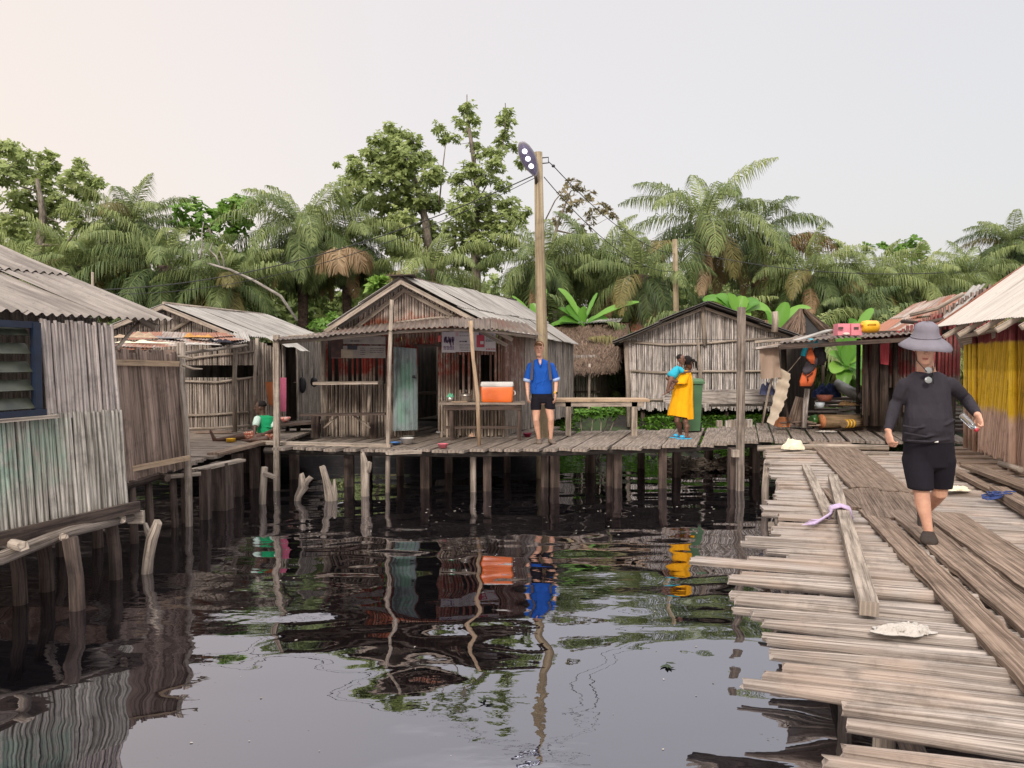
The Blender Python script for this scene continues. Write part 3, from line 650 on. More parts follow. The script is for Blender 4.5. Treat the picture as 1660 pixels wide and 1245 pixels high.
for f0, f1 in ((0, winB), (winA, 1)):
    mb = MB(); polewall(mb, a0.lerp(a1, f0), a0.lerp(a1, f1), b0_.lerp(b1_, f0), b0_.lerp(b1_, f1), .021, over=.97); mb.build('upper_wall', M['h1up'], h1)
mb = MB(); off = V((1, -.33, 0)).normalized() * .014; a0, a1, b0_, b1_ = wall_between(DECK + .0, ybot, nb, cb, nt2, ct)
polewall(mb, a0 + off, a1 + off, b0_ + off, b1_ + off, .023, over=.97, ragt=.012); mb.build('lower_wall', M['h1low'], h1)
# back and end walls
fw = V((-1, .33, 0)).normalized() * 3.4
mb = MB(); polewall(mb, cb, cb + fw, ct, ct + fw, .03, zt=lambda u: 2.6 + .55 * (1 - abs(u - .5) * 2) * 1.3, over=.95); mb.build('end_wall', M['h1up'], h1)
mb = MB(); quad_panel(mb, nb + fw, cb + fw, ct + fw, nt2 + fw); quad_panel(mb, nb + fw, nb, nb + UP * 2, nb + fw + UP * 2); quad_panel(mb, nb + UP * .03, cb + UP * .03, cb + fw + UP * .03, nb + fw + UP * .03, .03); mb.build('dark_inner_panel', M['dark'], h1)
brd(h1, 'base_board', nb + off * 5 + UP * .02, cb + off * 5 + D1 * .08 + UP * .02, .06, .11, 'post', seg=6)
# window: blue frame and glass louvres
M['bluepaint'] = plain('dark_blue_paint', (.010, .02, .045), .5, (.008, .014, .03), 12)
M['louvre'] = plain('dusty_glass', (.06, .065, .045), .35, (.025, .03, .024), 6, spec=.4)
pw = lambda y, z, o=0: V((cb.x + (y - cb.y) * .33 + (ct.x - cb.x) * (z - cb.z) / (ct.z - cb.z), y, z)) + off / .014 * o
win = MB()
for (ya, yb, za, zb) in ((6.80, 6.80, 1.78, 2.62), (5.6, 5.6, 1.78, 2.62)):
    win.box((pw(ya, (za + zb) / 2, .03)), .065, .06, zb - za, ax=D1.normalized())
for z in (1.80, 2.60): win.box(pw(6.2, z, .03), 1.34, .075, .06, ax=D1.normalized())
wf = win.build('window', M['bluepaint'], h1)
mb = MB()
for i in range(5):
    z = 1.89 + i * .165; c = pw(6.2, z, -.01); mb.box(c, 1.2, .12, .006, ax=D1.normalized(), az=(V((1, -.33, 0)).normalized() * .80 + UP * .60).normalized())
pn = mb.build('louvre', M['louvre'], wf)
brd(h1, 'window_sill', pw(5.4, 1.775, .05), pw(6.92, 1.775, .05), .10, .03, 'palepost', seg=2)
# roof: west-east corrugated slope, eave over the water
E_far, E_near = W(276, 519, 8.45), W(276, 519, 8.45) - D1.normalized() * 5.2
E_near.z = 2.63; up1 = V((-.95, .31, 0)).normalized()
rise = math.tan(R(19.5)); rid_f = E_far + up1 * 3.1 + UP * 3.1 * rise; rid_n = E_near + up1 * 3.1 + UP * 3.1 * rise
mb = MB(); corrugated(mb, E_near, E_far, rid_f, rid_n, .105, .017, rows=2, rag=.05, lift=.012); mb.build('roof', M['roof'], h1)
mb = MB(); corrugated(mb, rid_n + up1 * 3.1 - UP * 3.1 * rise, rid_f + up1 * 3.1 - UP * 3.1 * rise, rid_f, rid_n, .105, .017, rows=2, rag=.03); mb.build('roof', M['roof'], h1)
for q in (.35, .7): brd(h1, 'rafter', E_far + up1 * (q * 3) + UP * (q * 3 * rise - .05), E_far + up1 * (q * 3) - D1.normalized() * 4.8 + UP * (q * 3 * rise - .05), .05, .08, 'post', seg=1)
brd(h1, 'rafter', E_far - D1.normalized() * .12 + up1 * .05 - UP * .06, rid_f - D1.normalized() * .12 - UP * .05, .05, .07, 'palepost', seg=1)
stick(h1, 'brace', [ct - UP * .25 + D1 * .03, E_far - D1.normalized() * .15 + up1 * .3 - UP * .03], .02, 'palepost')
# logs and posts below
stick(h1, 'floor_log', [V((-5.4, 4.0, .66)), W(0, 905, 6.2), W(110, 862, 6.9), W(212, 838, 7.7)], [.07, .06, .055, .05], 'plank', 9)
stick(h1, 'floor_log', [W(60, 866, 7.6), W(104, 871, 6.72)], [.04, .035], 'palepost', 8, .02)
stick(h1, 'floor_log', [W(-40, 868, 7), W(38, 886, 6.2)], [.05, .045], 'palepost', 8, .03)
stick(h1, 'floor_log', [W(150, 846, 8.3), W(198, 842, 7.5)], [.045, .04], 'palepost', 8, .02)
for px, wpx, d in ((113, 26, 6.75), (65, 24, 7.3), (178, 21, 7.7), (20, 24, 6.9), (150, 18, 9), (90, 18, 8.6)):
    X = (px - 830) * d / F_PX; wd = wpx * d / F_PX / 2
    stick(h1, 'stilt', [(X + .04, d, -.6), (X + .02, d, .3), (X - .03, d, DECK - .12)], [wd * 1.0, wd * .9, wd * .95], 'post', 10)
mb = MB(); mb.box(W(221, 838, 7.75), .155, .05, .13, ax=(1, .1, 0)); tag(mb.build('wooden_block', M['palepost']), 'pale squared block wedged under the corner of the whitewashed hut', 'block')
stake(Wp([(235, 960, 7.9), (240, 905, 7.9), (246, 873, 7.9), (257, 844, 7.9)]), [.06, .055, .06, .045], 'wooden_stake', 'forked stake in the water beside the corner of the whitewashed hut', (Wp([(246, 873, 7.9), (238, 858, 7.95), (236, 850, 8.0)]), [.05, .03, .02]), 'palepost')

# ---------------------------------------------------------------- brown board shack beyond it
h2 = thing('board_shack', 'low shack of narrow dark brown boards next to the whitewashed hut', 'hut', G(300, 765))
A, B = G(204, 783), G(303, 757); At, Bt = W(186, 570, 9.15), W(284, 567, 10.0)
mb = MB(); n_ = 17; A2 = A - (B - A) * .25; At2 = At - (B - A) * .25
for i in range(n_ + 4):
    f0, f1 = i / (n_ + 4) + .003, (i + 1) / (n_ + 4) - .004; fm = (f0 + f1) / 2
    pb = A2.lerp(B, fm); pt = At2.lerp(Bt, fm); wd = (B - A2).length / (n_ + 4) * random.uniform(.88, 1.0)
    o_ = V((.93, -.37, 0)) * (jit(.006)); mb.board(pb + o_ + UP * jit(.02), pt + o_ + UP * (jit(.035) - (.05 if fm > .85 else 0)), wd, .02, up=V((.93, -.37, 0)), rag=.01, seg=2)
mb.build('wall', M['brownboard'], h2)
oo = V((.93, -.37, 0)) * .028
brd(h2, 'batten', W(188, 587, 9.1) + oo - (B - A) * .1, W(288, 590, 10.0) + oo, .075, .03, 'fresh', up=V((.93, -.37, 0)))
brd(h2, 'batten', W(196, 763, 9.1) + oo - (B - A) * .1, W(306, 742, 10.05) + oo, .07, .03, 'fresh', up=V((.93, -.37, 0)))
b3 = V((-3.2, 1.0, 0)); mb = MB(); quad_panel(mb, B, B + b3, Bt + b3, Bt); quad_panel(mb, A2 + b3, B + b3, Bt + b3, At2 + b3); quad_panel(mb, A2 + UP * .02, B + UP * .02, B + b3 + UP * .02, A2 + b3 + UP * .02, .03); mb.build('back_wall', M['brownboard'], h2)
stick(h2, 'floor_log', [W(195, 790, 9.0), W(255, 772, 9.7), W(272, 775, 9.6)], [.06, .055, .05], 'post', 8)
stick(h2, 'floor_log', [W(250, 775, 9.9), W(325, 768, 10.3)], [.035, .03], 'palepost', 8)
for px, d in ((237, 9.6), (277, 10.1), (210, 9.2)):
    X = (px - 830) * d / F_PX; stick(h2, 'stilt', [(X + .05, d, -.6), (X, d, DECK - .06)], [.055, .045], 'post', 8)
tp = thing('rough_pole', 'rough crooked pole with branch stubs at the corner of the brown board shack', 'post', G(305, 760))
stick(tp, 'trunk', Wp([(307, 900, 10.15), (305, 765, 10.15), (301, 690, 10.15), (294, 620, 10.15), (294, 556, 10.15)]), [.05, .05, .045, .05, .055], 'palepost', 9)
stick(tp, 'branch_stub', Wp([(272, 577, 10.05), (294, 578, 10.05), (312, 580, 10.0)]), [.012, .016, .01], 'palepost', 6)
stick(tp, 'branch_stub', Wp([(296, 592, 10.05), (314, 598, 10.0), (328, 598, 9.95)]), [.018, .015, .008], 'palepost', 6)

# ---------------------------------------------------------------- left back hut with gable
M['h3'] = wood('grey_brown_pole', (.12, .10, .085), (.45, .385, .335), .5)
h3 = thing('gabled_hut', 'grey brown gabled pole hut with a long dark opening, behind the seated person', 'hut', (-7, 16, DECK))
yw = 15.9; xl, xr_ = -8.7, W(458, 600, yw).x; pk = W(277, 497, yw); er = W(402, 546, yw - .3); slope = (pk.z - er.z) / (er.x - pk.x)
zt3 = lambda X: pk.z - .05 - abs(X - pk.x) * slope
b0 = V((xl, yw, DECK - .02)); b1 = V((xr_, yw, DECK - .02))
zo0, zo1 = W(350, 612, yw).z, W(350, 592, yw).z; xo1 = W(418, 600, yw).x
mb = MB(); polewall(mb, b0, b1, V((xl, yw, 3)), V((xr_, yw, 3)), .026, zt=lambda u: zt3(xl + (xr_ - xl) * u), ragb=.05,
    cuts=lambda u: [(0, zo0), (zo1, 9)] if xl + (xr_ - xl) * u < xo1 else [(0, 9)], over=.96); mb.build('front_wall', M['h3'], h3)
s1 = V((-4.75, 19.0, DECK + .1)); s0 = V((xr_, yw, DECK + .1))
mb = MB(); polewall(mb, s0, s1, s0 + UP * 1.9, s1 + UP * 1.8, .026, cuts=lambda u: [] if .05 < u < .3 else [(0, 9)], over=.96); mb.build('side_wall', M['h3'], h3)
mb = MB(); quad_panel(mb, (xl, yw + .2, DECK), (xl, 18.8, DECK), (xl, 18.8, 2.7), (xl, yw + .2, 2.7)); quad_panel(mb, (xl, 18.8, DECK), (s1.x, 18.9, DECK), (s1.x, 18.9, 2.7), (xl, 18.8, 2.7)); quad_panel(mb, (xl, yw + .1, DECK), (s0.x, yw + .1, DECK), (s1.x, 18.9, DECK), (xl, 18.9, DECK)); mb.build('back_wall', M['dark'], h3)
for pts in ([(285, 617, yw - .06), (350, 620, yw - .06), (418, 611, yw - .06)], [(288, 674, yw - .06), (345, 672, yw - .06), (403, 668, yw - .06)], [(285, 696, yw - .25), (350, 694, yw - .25), (405, 690, yw - .25)],
            [(285, 584, yw - .06), (350, 576, yw - .06), (414, 570, yw - .06)]): stick(h3, 'rail', Wp(pts), .028, 'palepost')
stick(h3, 'brace', Wp([(262, 545, yw - .06), (312, 517, yw - .06)]), .04, 'palepost')
rf = V((pk.x, yw - .35, pk.z + .03)); rb = V((pk.x + .95, 19.1, pk.z + .0)); el = V((er.x, yw - .35, er.z)); eb = V((er.x + .85, 19.1, er.z + .02))
mb = MB(); corrugated(mb, el, eb, rb, rf, .085, .014, rows=1, rag=.05, lift=.01); mb.build('roof', M['rooflight'], h3)
l0 = V((2 * rf.x - el.x, el.y, el.z)); l1 = V((2 * rb.x - eb.x, eb.y, eb.z)); mb = MB(); corrugated(mb, l0, l1, rb, rf, .085, .014, rag=.05); mb.build('roof', M['rooflight'], h3)
brd(h3, 'barge_board', rf + V((0, -.03, -.02)), el + V((0, -.03, -.05)), .04, .08, 'palepost', up=UP); brd(h3, 'barge_board', rf + V((0, -.03, -.02)), l0 + V((0, -.03, -.05)), .04, .08, 'palepost', up=UP)
stick(h3, 'ridge_pole', [rf + UP * .02, rb + UP * .02], .03, 'palepost')
# porch sheets over the front, with washing on them
M['orange_cloth'] = cloth('orange_cloth', (.42, .14, .05), (.30, .10, .05), 10)
M['pink_cloth'] = cloth('pink_cloth', (.50, .14, .22), (.36, .08, .15), 10)
M['black_cloth'] = cloth('black_cloth', (.018, .018, .025), (.03, .03, .04), 10)
M['tan_cloth'] = cloth('tan_cloth', (.46, .36, .26), (.34, .25, .18), 8)
M['ochre_cloth'] = cloth('ochre_cloth', (.50, .27, .08), (.38, .19, .06), 8)
M['grey_cloth'] = cloth('grey_cloth', (.24, .23, .24), (.14, .14, .15), 8)
porch = thing('porch_roof', 'patched rusty sheet porch roof covered with washing, left of the seated person', 'roof', W(290, 700, 12.5))
pa, pb_, pc, pd = W(170, 572, 10.3), W(402, 551, 15.0), W(386, 542, 16.2), W(215, 541, 13.2)
mb = MB(); corrugated(mb, pa, pb_, pc, pd, .12, .005, sheets=4, rows=2, rag=.1, lift=.012); mb.build('sheet', M['roofrust'], porch)
mb = MB(); corrugated(mb, W(345, 566, 13.8), W(404, 553, 14.9), W(398, 536, 15.8), W(330, 548, 15.0), .09, .014, sheets=1, rag=.02); mb.build('sheet', M['rooflight'], porch)
stick(porch, 'post', Wp([(381, 700, 15.2), (380, 620, 15.2), (382, 552, 15.2)]), .045, 'palepost'); stick(porch, 'post', Wp([(412, 695, 15.5), (413, 620, 15.5), (417, 548, 15.5)]), .04, 'palepost')
stick(porch, 'purlin', Wp([(180, 580, 10.1), (290, 574, 12.2), (400, 560, 14.7)]), .03, 'palepost')
def onporch(px, py, d): return W(px, py, d)
for k_, (px, py, d, sx, sy, h, mt, lb, rot) in enumerate((
    (218, 551, 11.9, .38, .10, .09, 'tan_cloth', 'rolled tan blanket at the left of the washing on the porch roof', .2),
    (322, 550, 13.6, .30, .22, .07, 'ochre_cloth', 'ochre shirt spread in the middle of the washing on the porch roof', .4),
    (268, 552, 12.9, .34, .22, .06, 'grey_cloth', 'dark grey garment between the blanket and the ochre shirt', .1),
    (352, 558, 13.9, .34, .2, .09, 'black_cloth', 'black trousers hanging over the right part of the porch roof edge', .3),
    (325, 562, 12.9, .42, .1, .05, 'white_cloth', 'white sheet along the front edge of the porch roof', .8),
    (232, 560, 11.4, .5, .16, .05, 'cream', 'cream sheet at the front left of the porch roof', .8))):
    crumple('garment', W(px, py, d) + UP * .03, sx, sy, h, M[mt], lb, 'laundry', 20 + k_, rot)
# orange and pink cloths on the wall, door leaf with hanging pans
def hang(name, P, mat, label, cat, nx=6, ny=8, wav=.015, par=None, sd_=0):
    a, b, c, d = [V(p) for p in P]; n_ = (b - a).cross(d - a).normalized(); mb = MB(); random.seed(sd_ + 50); ph = random.random() * 6
    for sg in (0, 1):
        rows = [[(a.lerp(b, j / nx)).lerp(d.lerp(c, j / nx), i / ny) + n_ * (wav * math.sin(j * 1.9 + ph + i * .25) * (.3 + i / ny) + .006 * sg) for j in range(nx + 1)] for i in range(ny + 1)]
        mb.grid(rows if sg == 0 else rows[::-1])
    o = mb.build(name, mat, par, None if par else V(d)); return tag(o, label, cat) if par is None else o
hang('hanging_cloth', Wp([(430, 619, 15.8), (449, 619, 15.8), (444, 660, 15.8), (436, 655, 15.8)]), M['orange_cloth'], 'faded orange cloth hanging on the wall above the seated person', 'cloth')
hang('hanging_cloth', Wp([(453, 612, 15.78), (464, 612, 15.78), (464, 667, 15.78), (455, 667, 15.78)]), M['pink_cloth'], 'pink cloth hanging at the dark doorway of the gabled hut', 'cloth', wav=.01)
brd(h3, 'batten', W(480, 620, 16.9), W(520, 617, 18.3), .02, .06, 'palepost', up=V((1, 0, 0)))
for px, d, l, lb in ((487, 17.0, .42, 'long dark pan hanging left on the side wall of the gabled hut'), (506, 17.6, .26, 'short dark pan hanging right on the side wall of the gabled hut')):
    mb = MB(); p = W(px, 612, d) + V((.06, -.06, 0)); mb.ell(p - UP * l * .4, .09, .03, l * .45); mb.tube([p - UP * .05, p + UP * .2], .012, 6); tag(mb.build('pan', M['black'], None, p - UP * l), lb, 'pan')
tb = thing('low_table', 'low dark table with a small red and white bowl, right behind the tall grey post', 'table', G(490, 704)); mb = MB(); mb.board(W(452, 686, 15.3), W(535, 680, 15.6), .55, .05, seg=2); mb.build('table_top', M['post'], tb)
for px in (466, 484, 520): stick(tb, 'leg', [W(px, 686, 15.5), G(px, 698)], .045, 'dark')
mb = MB(); p = W(463, 684, 15.3); mb.lathe(p, [(.0, 0), (.06, 0), (.1, .06), (.105, .1), (.09, .1), (0, .03)]); tag(mb.build('bowl', plain('red_white_bowl', (.55, .1, .07), .4, (.7, .6, .55), 14)), 'red and white bowl at the left end of the low dark table', 'bowl')
# tarpaulin hanging between the gabled hut and the awning
mb = MB(); corrugated(mb, W(447, 556, 15.0), W(505, 572, 15.4), W(470, 548, 16.4), W(420, 541, 16.0), .3, .02, sheets=1); tag(mb.build('tarpaulin', M['rooflight']), 'pale torn sheet sagging between the gabled hut and the awning', 'tarpaulin')

# ---------------------------------------------------------------- central hut
RED = (.30, .04, .028)
M['mh'] = wood('red_streaked_pole', (.10, .075, .06), (.46, .38, .315), .55, paints=[
    dict(c=RED, r={'z': (1.98, 2.72), 'x': (-3.7, -.8)}, wear=.8, amt=.75, soft=.08, wob=.10, wsc=4),
    dict(c=(.42, .10, .04), r={'z': (2.80, 3.16), 'x': (-2.9, -.9)}, wear=.62, amt=.6, soft=.06, wob=.12, wsc=4), dict(c=(.58, .49, .43), r={'z': (3.08, 4.2), 'x': (-3.3, -1.0)}, wear=.5, amt=.6, soft=.08, wob=.05),
    dict(c=(.19, .07, .05), r={'z': (1.7, 2.9), 'x': (-1.3, .15)}, wear=.75, amt=.5, soft=.2, wob=.2, wsc=4)])
mh = thing('central_hut', 'gabled pole hut with faded red paint, open dark doorway and grey sheet roof', 'hut', (-2, 14.5, DECK))
yf = 14.45; xL, xR = W(527, 600, yf).x, W(818, 600, yf).x
PK = W(656, 456, yf); erx = W(832, 545, yf); elx = W(537, 532, yf)
def ztop(X):
    return (PK.z - (X - PK.x) * (PK.z - erx.z) / (erx.x - PK.x) if X > PK.x else PK.z - (PK.x - X) * (PK.z - elx.z) / (PK.x - elx.x)) - .05
zz = lambda py: W(800, py, yf).z
xx = lambda px: W(px, 600, yf).x
def mcuts(u):
    X = xL + (xR - xL) * u
    if xx(674) < X < xx(713): return [(zz(559), 9)]
    if X < xx(630): return [(0, 9)] if random.random() < .8 else [(0, zz(622)), (zz(548), 9)]
    if X > xx(728): return [(0, 9)] if random.random() < .72 else [(0, zz(632)), (zz(575), 9)]
    return [(0, 9)]
mb = MB(); polewall(mb, V((xL, yf, DECK)), V((xR, yf, DECK)), V((xL, yf, 3)), V((xR, yf, 3)), .026, zt=lambda u: ztop(xL + (xR - xL) * u), cuts=mcuts, over=1.0, ragt=.01); mb.build('front_wall', M['mh'], mh)
c0 = V((xR, yf, DECK)); c1 = V((1.62, 19.9, DECK + .05))
M['mhs'] = wood('grey_side_pole', (.13, .11, .10), (.50, .44, .395), .5, paints=[dict(c=(.17, .06, .045), r={'z': (1.6, 2.9), 'y': (14, 15.6)}, wear=.8, amt=.5, soft=.3, wob=.2, wsc=4)])
mb = MB(); polewall(mb, c0, c1, c0 + UP * 1.97, c1 + UP * 1.93, .026, over=.98); mb.build('side_wall', M['mhs'], mh)
mb = MB(); quad_panel(mb, (xL, yf + .1, DECK), (xL + 1.6, 19.8, DECK), (xL + 1.6, 19.8, 2.7), (xL, yf + .1, 2.7)); quad_panel(mb, (xL + 1.6, 19.8, DECK), (1.62, 19.9, DECK), (1.62, 19.9, 2.7), (xL + 1.6, 19.8, 2.7))
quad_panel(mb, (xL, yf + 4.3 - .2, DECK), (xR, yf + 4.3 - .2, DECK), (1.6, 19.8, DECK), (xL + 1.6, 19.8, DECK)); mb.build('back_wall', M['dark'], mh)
mb = MB(); mb.tube([(xL - .03, yf - .03, DECK), (xL - .03, yf - .03, 2.68)], .05, 8); mb.build('corner_post', M['palepost'], mh)
for xa in (630, 675.5, 712): stick(mh, 'door_post', [W(xa, 699, yf - .04), W(xa, 548, yf - .04)], .028, 'mh')
brd(mh, 'door_lintel', W(672, 558, yf - .06), W(716, 558, yf - .06), .05, .05, 'post')
# door leaf: blue green painted corrugated sheet
M['doorpaint'] = wood('blue_green_sheet', (.13, .17, .18), (.27, .32, .33), .1, stretch=(3, .8), paints=[dict(c=(.10, .28, .18), r={'z': (1.05, 2.2), 'x': (-2.2, -1.9)}, wear=.8, amt=.3, wsc=2, soft=.1)], rough=.6)
mb = MB(); A_, B_ = W(637, 699, yf - .12), W(675, 697, yf - .3); corrugated(mb, A_, B_, W(674, 565, yf - .3), W(638, 562, yf - .12), .09, .012, sheets=1, rag=.0)
dr = mb.build('door', M['doorpaint'], mh)
mb = MB(); mb.box(W(671, 610, yf - .34), .05, .03, .04); mb.tube([W(668, 611, yf - .36), W(674, 613, yf - .36)], .012, 6); mb.build('latch', M['black'], dr)
mb = MB(); mb.board(W(674, 636, yf + 1.6), W(716, 634, yf + 1.6), .5, .05); tag(mb.build('shelf', M['post']), 'dim shelf board seen through the dark doorway', 'shelf')
# roof
RB = W(836, 489, 19.9); ERB = W(936, 557, 19.9); RF = PK + V((0, -.5, .02)); ERF = erx + V((.0, -.45, 0)); ELF = elx + V((0, -.5, 0)); ELB = V((2 * RB.x - ERB.x - .3, 19.9, ERB.z))
mb = MB(); corrugated(mb, ERF, ERB, RB, RF, .085, .014, rows=2, rag=.07, lift=.012); mb.build('roof', M['rooflight'], mh)
mb = MB(); corrugated(mb, ELF, ELB, RB, RF, .085, .014, rows=2, rag=.05, lift=.012); mb.build('roof', M['rooflight'], mh)
stick(mh, 'ridge_pole', [RF + UP * .03, RF.lerp(RB, .5) - UP * .03, RB + UP * .03], .04, 'post')
for a_, b_2, o_ in ((RF, ELF, .0), (RF, ERF, .0), (PK + V((0, -.06, -.1)), elx + V((.2, -.06, -.12)), 0), (PK + V((0, -.06, -.1)), erx + V((-.1, -.06, -.1)), 0)):
    brd(mh, 'barge_board', a_ + V((0, -.02, -.04)), b_2 + V((0, -.02, -.05)), .045, .075, 'palepost')
mb = MB(); mb.board(RF + V((-.25, .1, .05)), RF + V((.22, .1, .06)), .5, .02, seg=3, rag=.04, warp=.03); mb.build('ridge_cap', M['post'], mh)
# counter shelf on the wall and lower bench
cs = thing('wall_counter', 'pole counter shelf on bracing poles at the left front of the central hut', 'counter', G(560, 705)); mb = MB(); mb.board(W(511, 619, 13.9), W(617, 618, 13.9), .45, .05, seg=4, rag=.02); mb.build('counter_top', M['palepost'], cs)
for px, p2 in ((525, 532), (600, 596)): stick(cs, 'leg', [W(px, 621, 13.9), G(p2, 706)], .04, 'palepost')
lb_ = thing('side_bench', 'narrow bench with crossed braces under the wall counter', 'bench', G(550, 708)); mb = MB(); mb.board(W(489, 671, 13.6), W(626, 669, 13.6), .3, .035, seg=3); mb.build('seat', M['post'], lb_)
for px in (512, 606): mb = MB(); mb.box((W(px, 673, 13.7) + G(px, 707)) / 2, .14, .12, .44); mb.build('leg', M['post'], lb_)
stick(lb_, 'brace', Wp([(572, 672, 13.65), (600, 694, 13.65)]), .02, 'palepost'); stick(lb_, 'brace', Wp([(548, 674, 13.6), (525, 694, 13.6)]), .02, 'palepost')
# awning in front: one thing with its posts
aw = thing('awning', 'sagging brown sheet awning on three tall poles before the central hut', 'awning', W(640, 780, 12.8))
fp = [(446, 551, 12.8), (540, 544, 12.8), (640, 534, 12.8), (735, 530, 12.8), (800, 533, 12.8), (872, 542, 12.8)]
bpz = [(470, 545, 14.4), (550, 534, 14.4), (645, 521, 14.3), (735, 513, 14.2), (800, 515, 14.2), (850, 523, 14.2)]
for i in range(5):
    a_, b_2, c_, d_ = W(*fp[i]), W(*fp[i + 1]), W(*bpz[i + 1]), W(*bpz[i]); ov = (b_2 - a_) * .06
    mb = MB(); corrugated(mb, a_ - ov + UP * (.02 * (i % 2)), b_2 + ov, c_ + ov, d_ - ov + UP * (.02 * (i % 2)), .09, .015, sheets=1, rag=.12); mb.build('sheet', M['roofbrown'], aw)
stick(aw, 'purlin', [W(a, b + 4, 12.95) for a, b, _ in fp[:4]], [.04, .035, .035, .03], 'palepost', 8); stick(aw, 'purlin', [W(a, b + 4, 12.97) for a, b, _ in fp[2:]], .03, 'palepost', 8)
stick(aw, 'purlin', Wp([(468, 546, 13.4), (560, 542, 13.4), (650, 533, 13.4)]), .03, 'palepost', 8)
mb = MB(); a_, b_2 = W(448, 543, 12.9), W(449, 850, 12.9); mb.box((a_ + b_2) / 2, .095, .08, (a_ - b_2).length, az=(a_ - b_2).normalized()); mb.build('support_post', M['palepost'], aw)
stick(aw, 'support_post', Wp([(628, 850, 12.75), (629, 725, 12.75), (631, 600, 12.75), (635, 486, 12.75)]), [.042, .04, .036, .034], 'palepost', 9)
stick(aw, 'support_post', Wp([(777, 722, 12.7), (774, 640, 12.7), (767, 580, 12.7), (763, 520, 12.7)]), [.032, .037, .032, .038], 'fresh', 9)
stick(pier, 'post', Wp([(768, 850, 12.8), (767, 760, 12.8), (767, 731, 12.8)]), .055, 'palepost')
stick(aw, 'roof_pole', Wp([(640, 524, 14.1), (700, 516, 14.1), (735, 515, 14.1)]), .03, 'palepost')
# posters: plain printed sheets fixed on the wall
M['paper'] = plain('poster_paper', (.52, .49, .50), .7, (.44, .40, .42), 4); M['pinkpaper'] = plain('pink_paper', (.52, .32, .34), .7, (.45, .28, .3), 5)
M['purpleink'] = plain('purple_print', (.09, .045, .12), .7, (.16, .10, .18), 14); M['redink'] = plain('red_print', (.42, .035, .06), .6, (.3, .03, .05), 5); M['ink'] = plain('dark_print', (.05, .045, .06), .7)
M['boardpaper'] = plain('faded_sign', (.34, .30, .27), .75, (.26, .23, .21), 5); M['skinprint'] = plain('brown_print', (.10, .045, .035), .7, (.05, .03, .03), 9); M['tanprint'] = plain('tan_print', (.42, .34, .26), .7, (.34, .27, .2), 8)
yp = yf - .075
def sheetq(par, name, px0, py0, px1, py1, mat, d=yp, sk=0, th=.006):
    mb = MB(); P = Wp([(px0, py0, d), (px1, py0 + sk, d), (px1, py1 + sk, d), (px0, py1, d)]); quad_panel(mb, P[0], P[1], P[2], P[3], th)
    a = mb.v; return mb.build(name, M[mat], par)
def lines(par, px0, py0, px1, n_, gap, mat='ink', d=yp - .014, th=1.0, seed=1, name='printed_text'):
    rs = random.Random(seed); mb = MB()
    for i in range(n_):
        x_ = px0; y_ = py0 + i * gap
        while x_ < px1:
            w_ = rs.uniform(1.2, 5); x2 = min(px1, x_ + w_); quad_panel(mb, *Wp([(x_, y_, d), (x2, y_, d), (x2, y_ + th, d), (x_, y_ + th, d)]), .002); x_ = x2 + rs.uniform(.5, 1.2)
    mb.build(name, M[mat], par)
po = thing('poster', 'purple printed poster with silhouettes, leftmost of the posters right of the doorway', 'poster', W(728, 572, yp)); sheetq(po, 'paper', 716, 538, 738.5, 571.5, 'paper', yp - .02)
mb = MB(); rs = random.Random(4)
for i in range(26):
    x_ = rs.uniform(719, 735); y_ = rs.uniform(545, 553); h_ = rs.uniform(4, 9); quad_panel(mb, *Wp([(x_, y_, yp - .03), (x_ + 1.6, y_, yp - .03), (x_ + 1.6, y_ + h_, yp - .03), (x_, y_ + h_, yp - .03)]), .002)
mb.build('picture', M['purpleink'], po); lines(po, 719, 561, 736, 3, 2.2, 'purpleink', yp - .03, 1.3, 5)
po = thing('poster', 'wide pale notice with pink edge and lines of small print, between the other posters', 'poster', W(750, 570, yp)); sheetq(po, 'paper', 736, 533, 765, 570.5, 'paper'); sheetq(po, 'margin', 728, 534, 743, 545, 'pinkpaper', yp - .008); lines(po, 745, 538, 761, 2, 6, th=.8, seed=7); lines(po, 745, 552.5, 757, 1, 3, th=2.2, seed=8); lines(po, 745, 558, 762, 5, 2.4, th=.6, seed=9)
po = thing('poster', 'printed advertisement with a red panel, rightmost poster right of the doorway', 'poster', W(785, 570, yp)); sheetq(po, 'paper', 765, 533, 803.5, 568, 'paper', yp - .004, 2); sheetq(po, 'red_panel', 772.5, 543, 785.5, 563, 'redink', yp - .014); sheetq(po, 'photo_print', 776, 539, 784.5, 543, 'purpleink', yp - .014); sheetq(po, 'photo_print', 778.5, 553, 784, 558, 'paper', yp - .024)
lines(po, 788, 543, 800, 4, 3.2, th=.8, seed=11); lines(po, 787, 552, 798, 1, 2, th=1.4, seed=12); lines(po, 788, 565, 803, 1, 2, 'redink', th=1.8, seed=13)
po = thing('signboard', 'faded two-part advertising board with a dark figure, left front of the central hut', 'sign', W(580, 582, yp))
sheetq(po, 'board', 549, 544, 625, 557, 'boardpaper', yp - .02, 1.5); sheetq(po, 'board', 537, 560.5, 625, 580.5, 'boardpaper', yp - .02, 0); sheetq(po, 'dark_print', 537, 544, 556, 580, 'skinprint', yp - .03); sheetq(po, 'dark_print', 563, 560, 579, 567, 'ink', yp - .03); sheetq(po, 'figure_print', 553, 566, 572, 580, 'tanprint', yp - .04, 1); lines(po, 584, 564, 592, 4, 3.4, th=.9, seed=21, d=yp - .032); lines(po, 600, 565, 622, 3, 3, th=.7, seed=22, d=yp - .032); lines(po, 568, 552, 584, 1, 3, th=1.6, seed=23, d=yp - .032)
mb = MB(); mb.box(W(712.5, 549, yp - .03), .05, .03, .12); tag(mb.build('reflector', plain('red_lamp', (.6, .05, .04), .3)), 'small red reflector at the top right corner of the doorway', 'reflector')
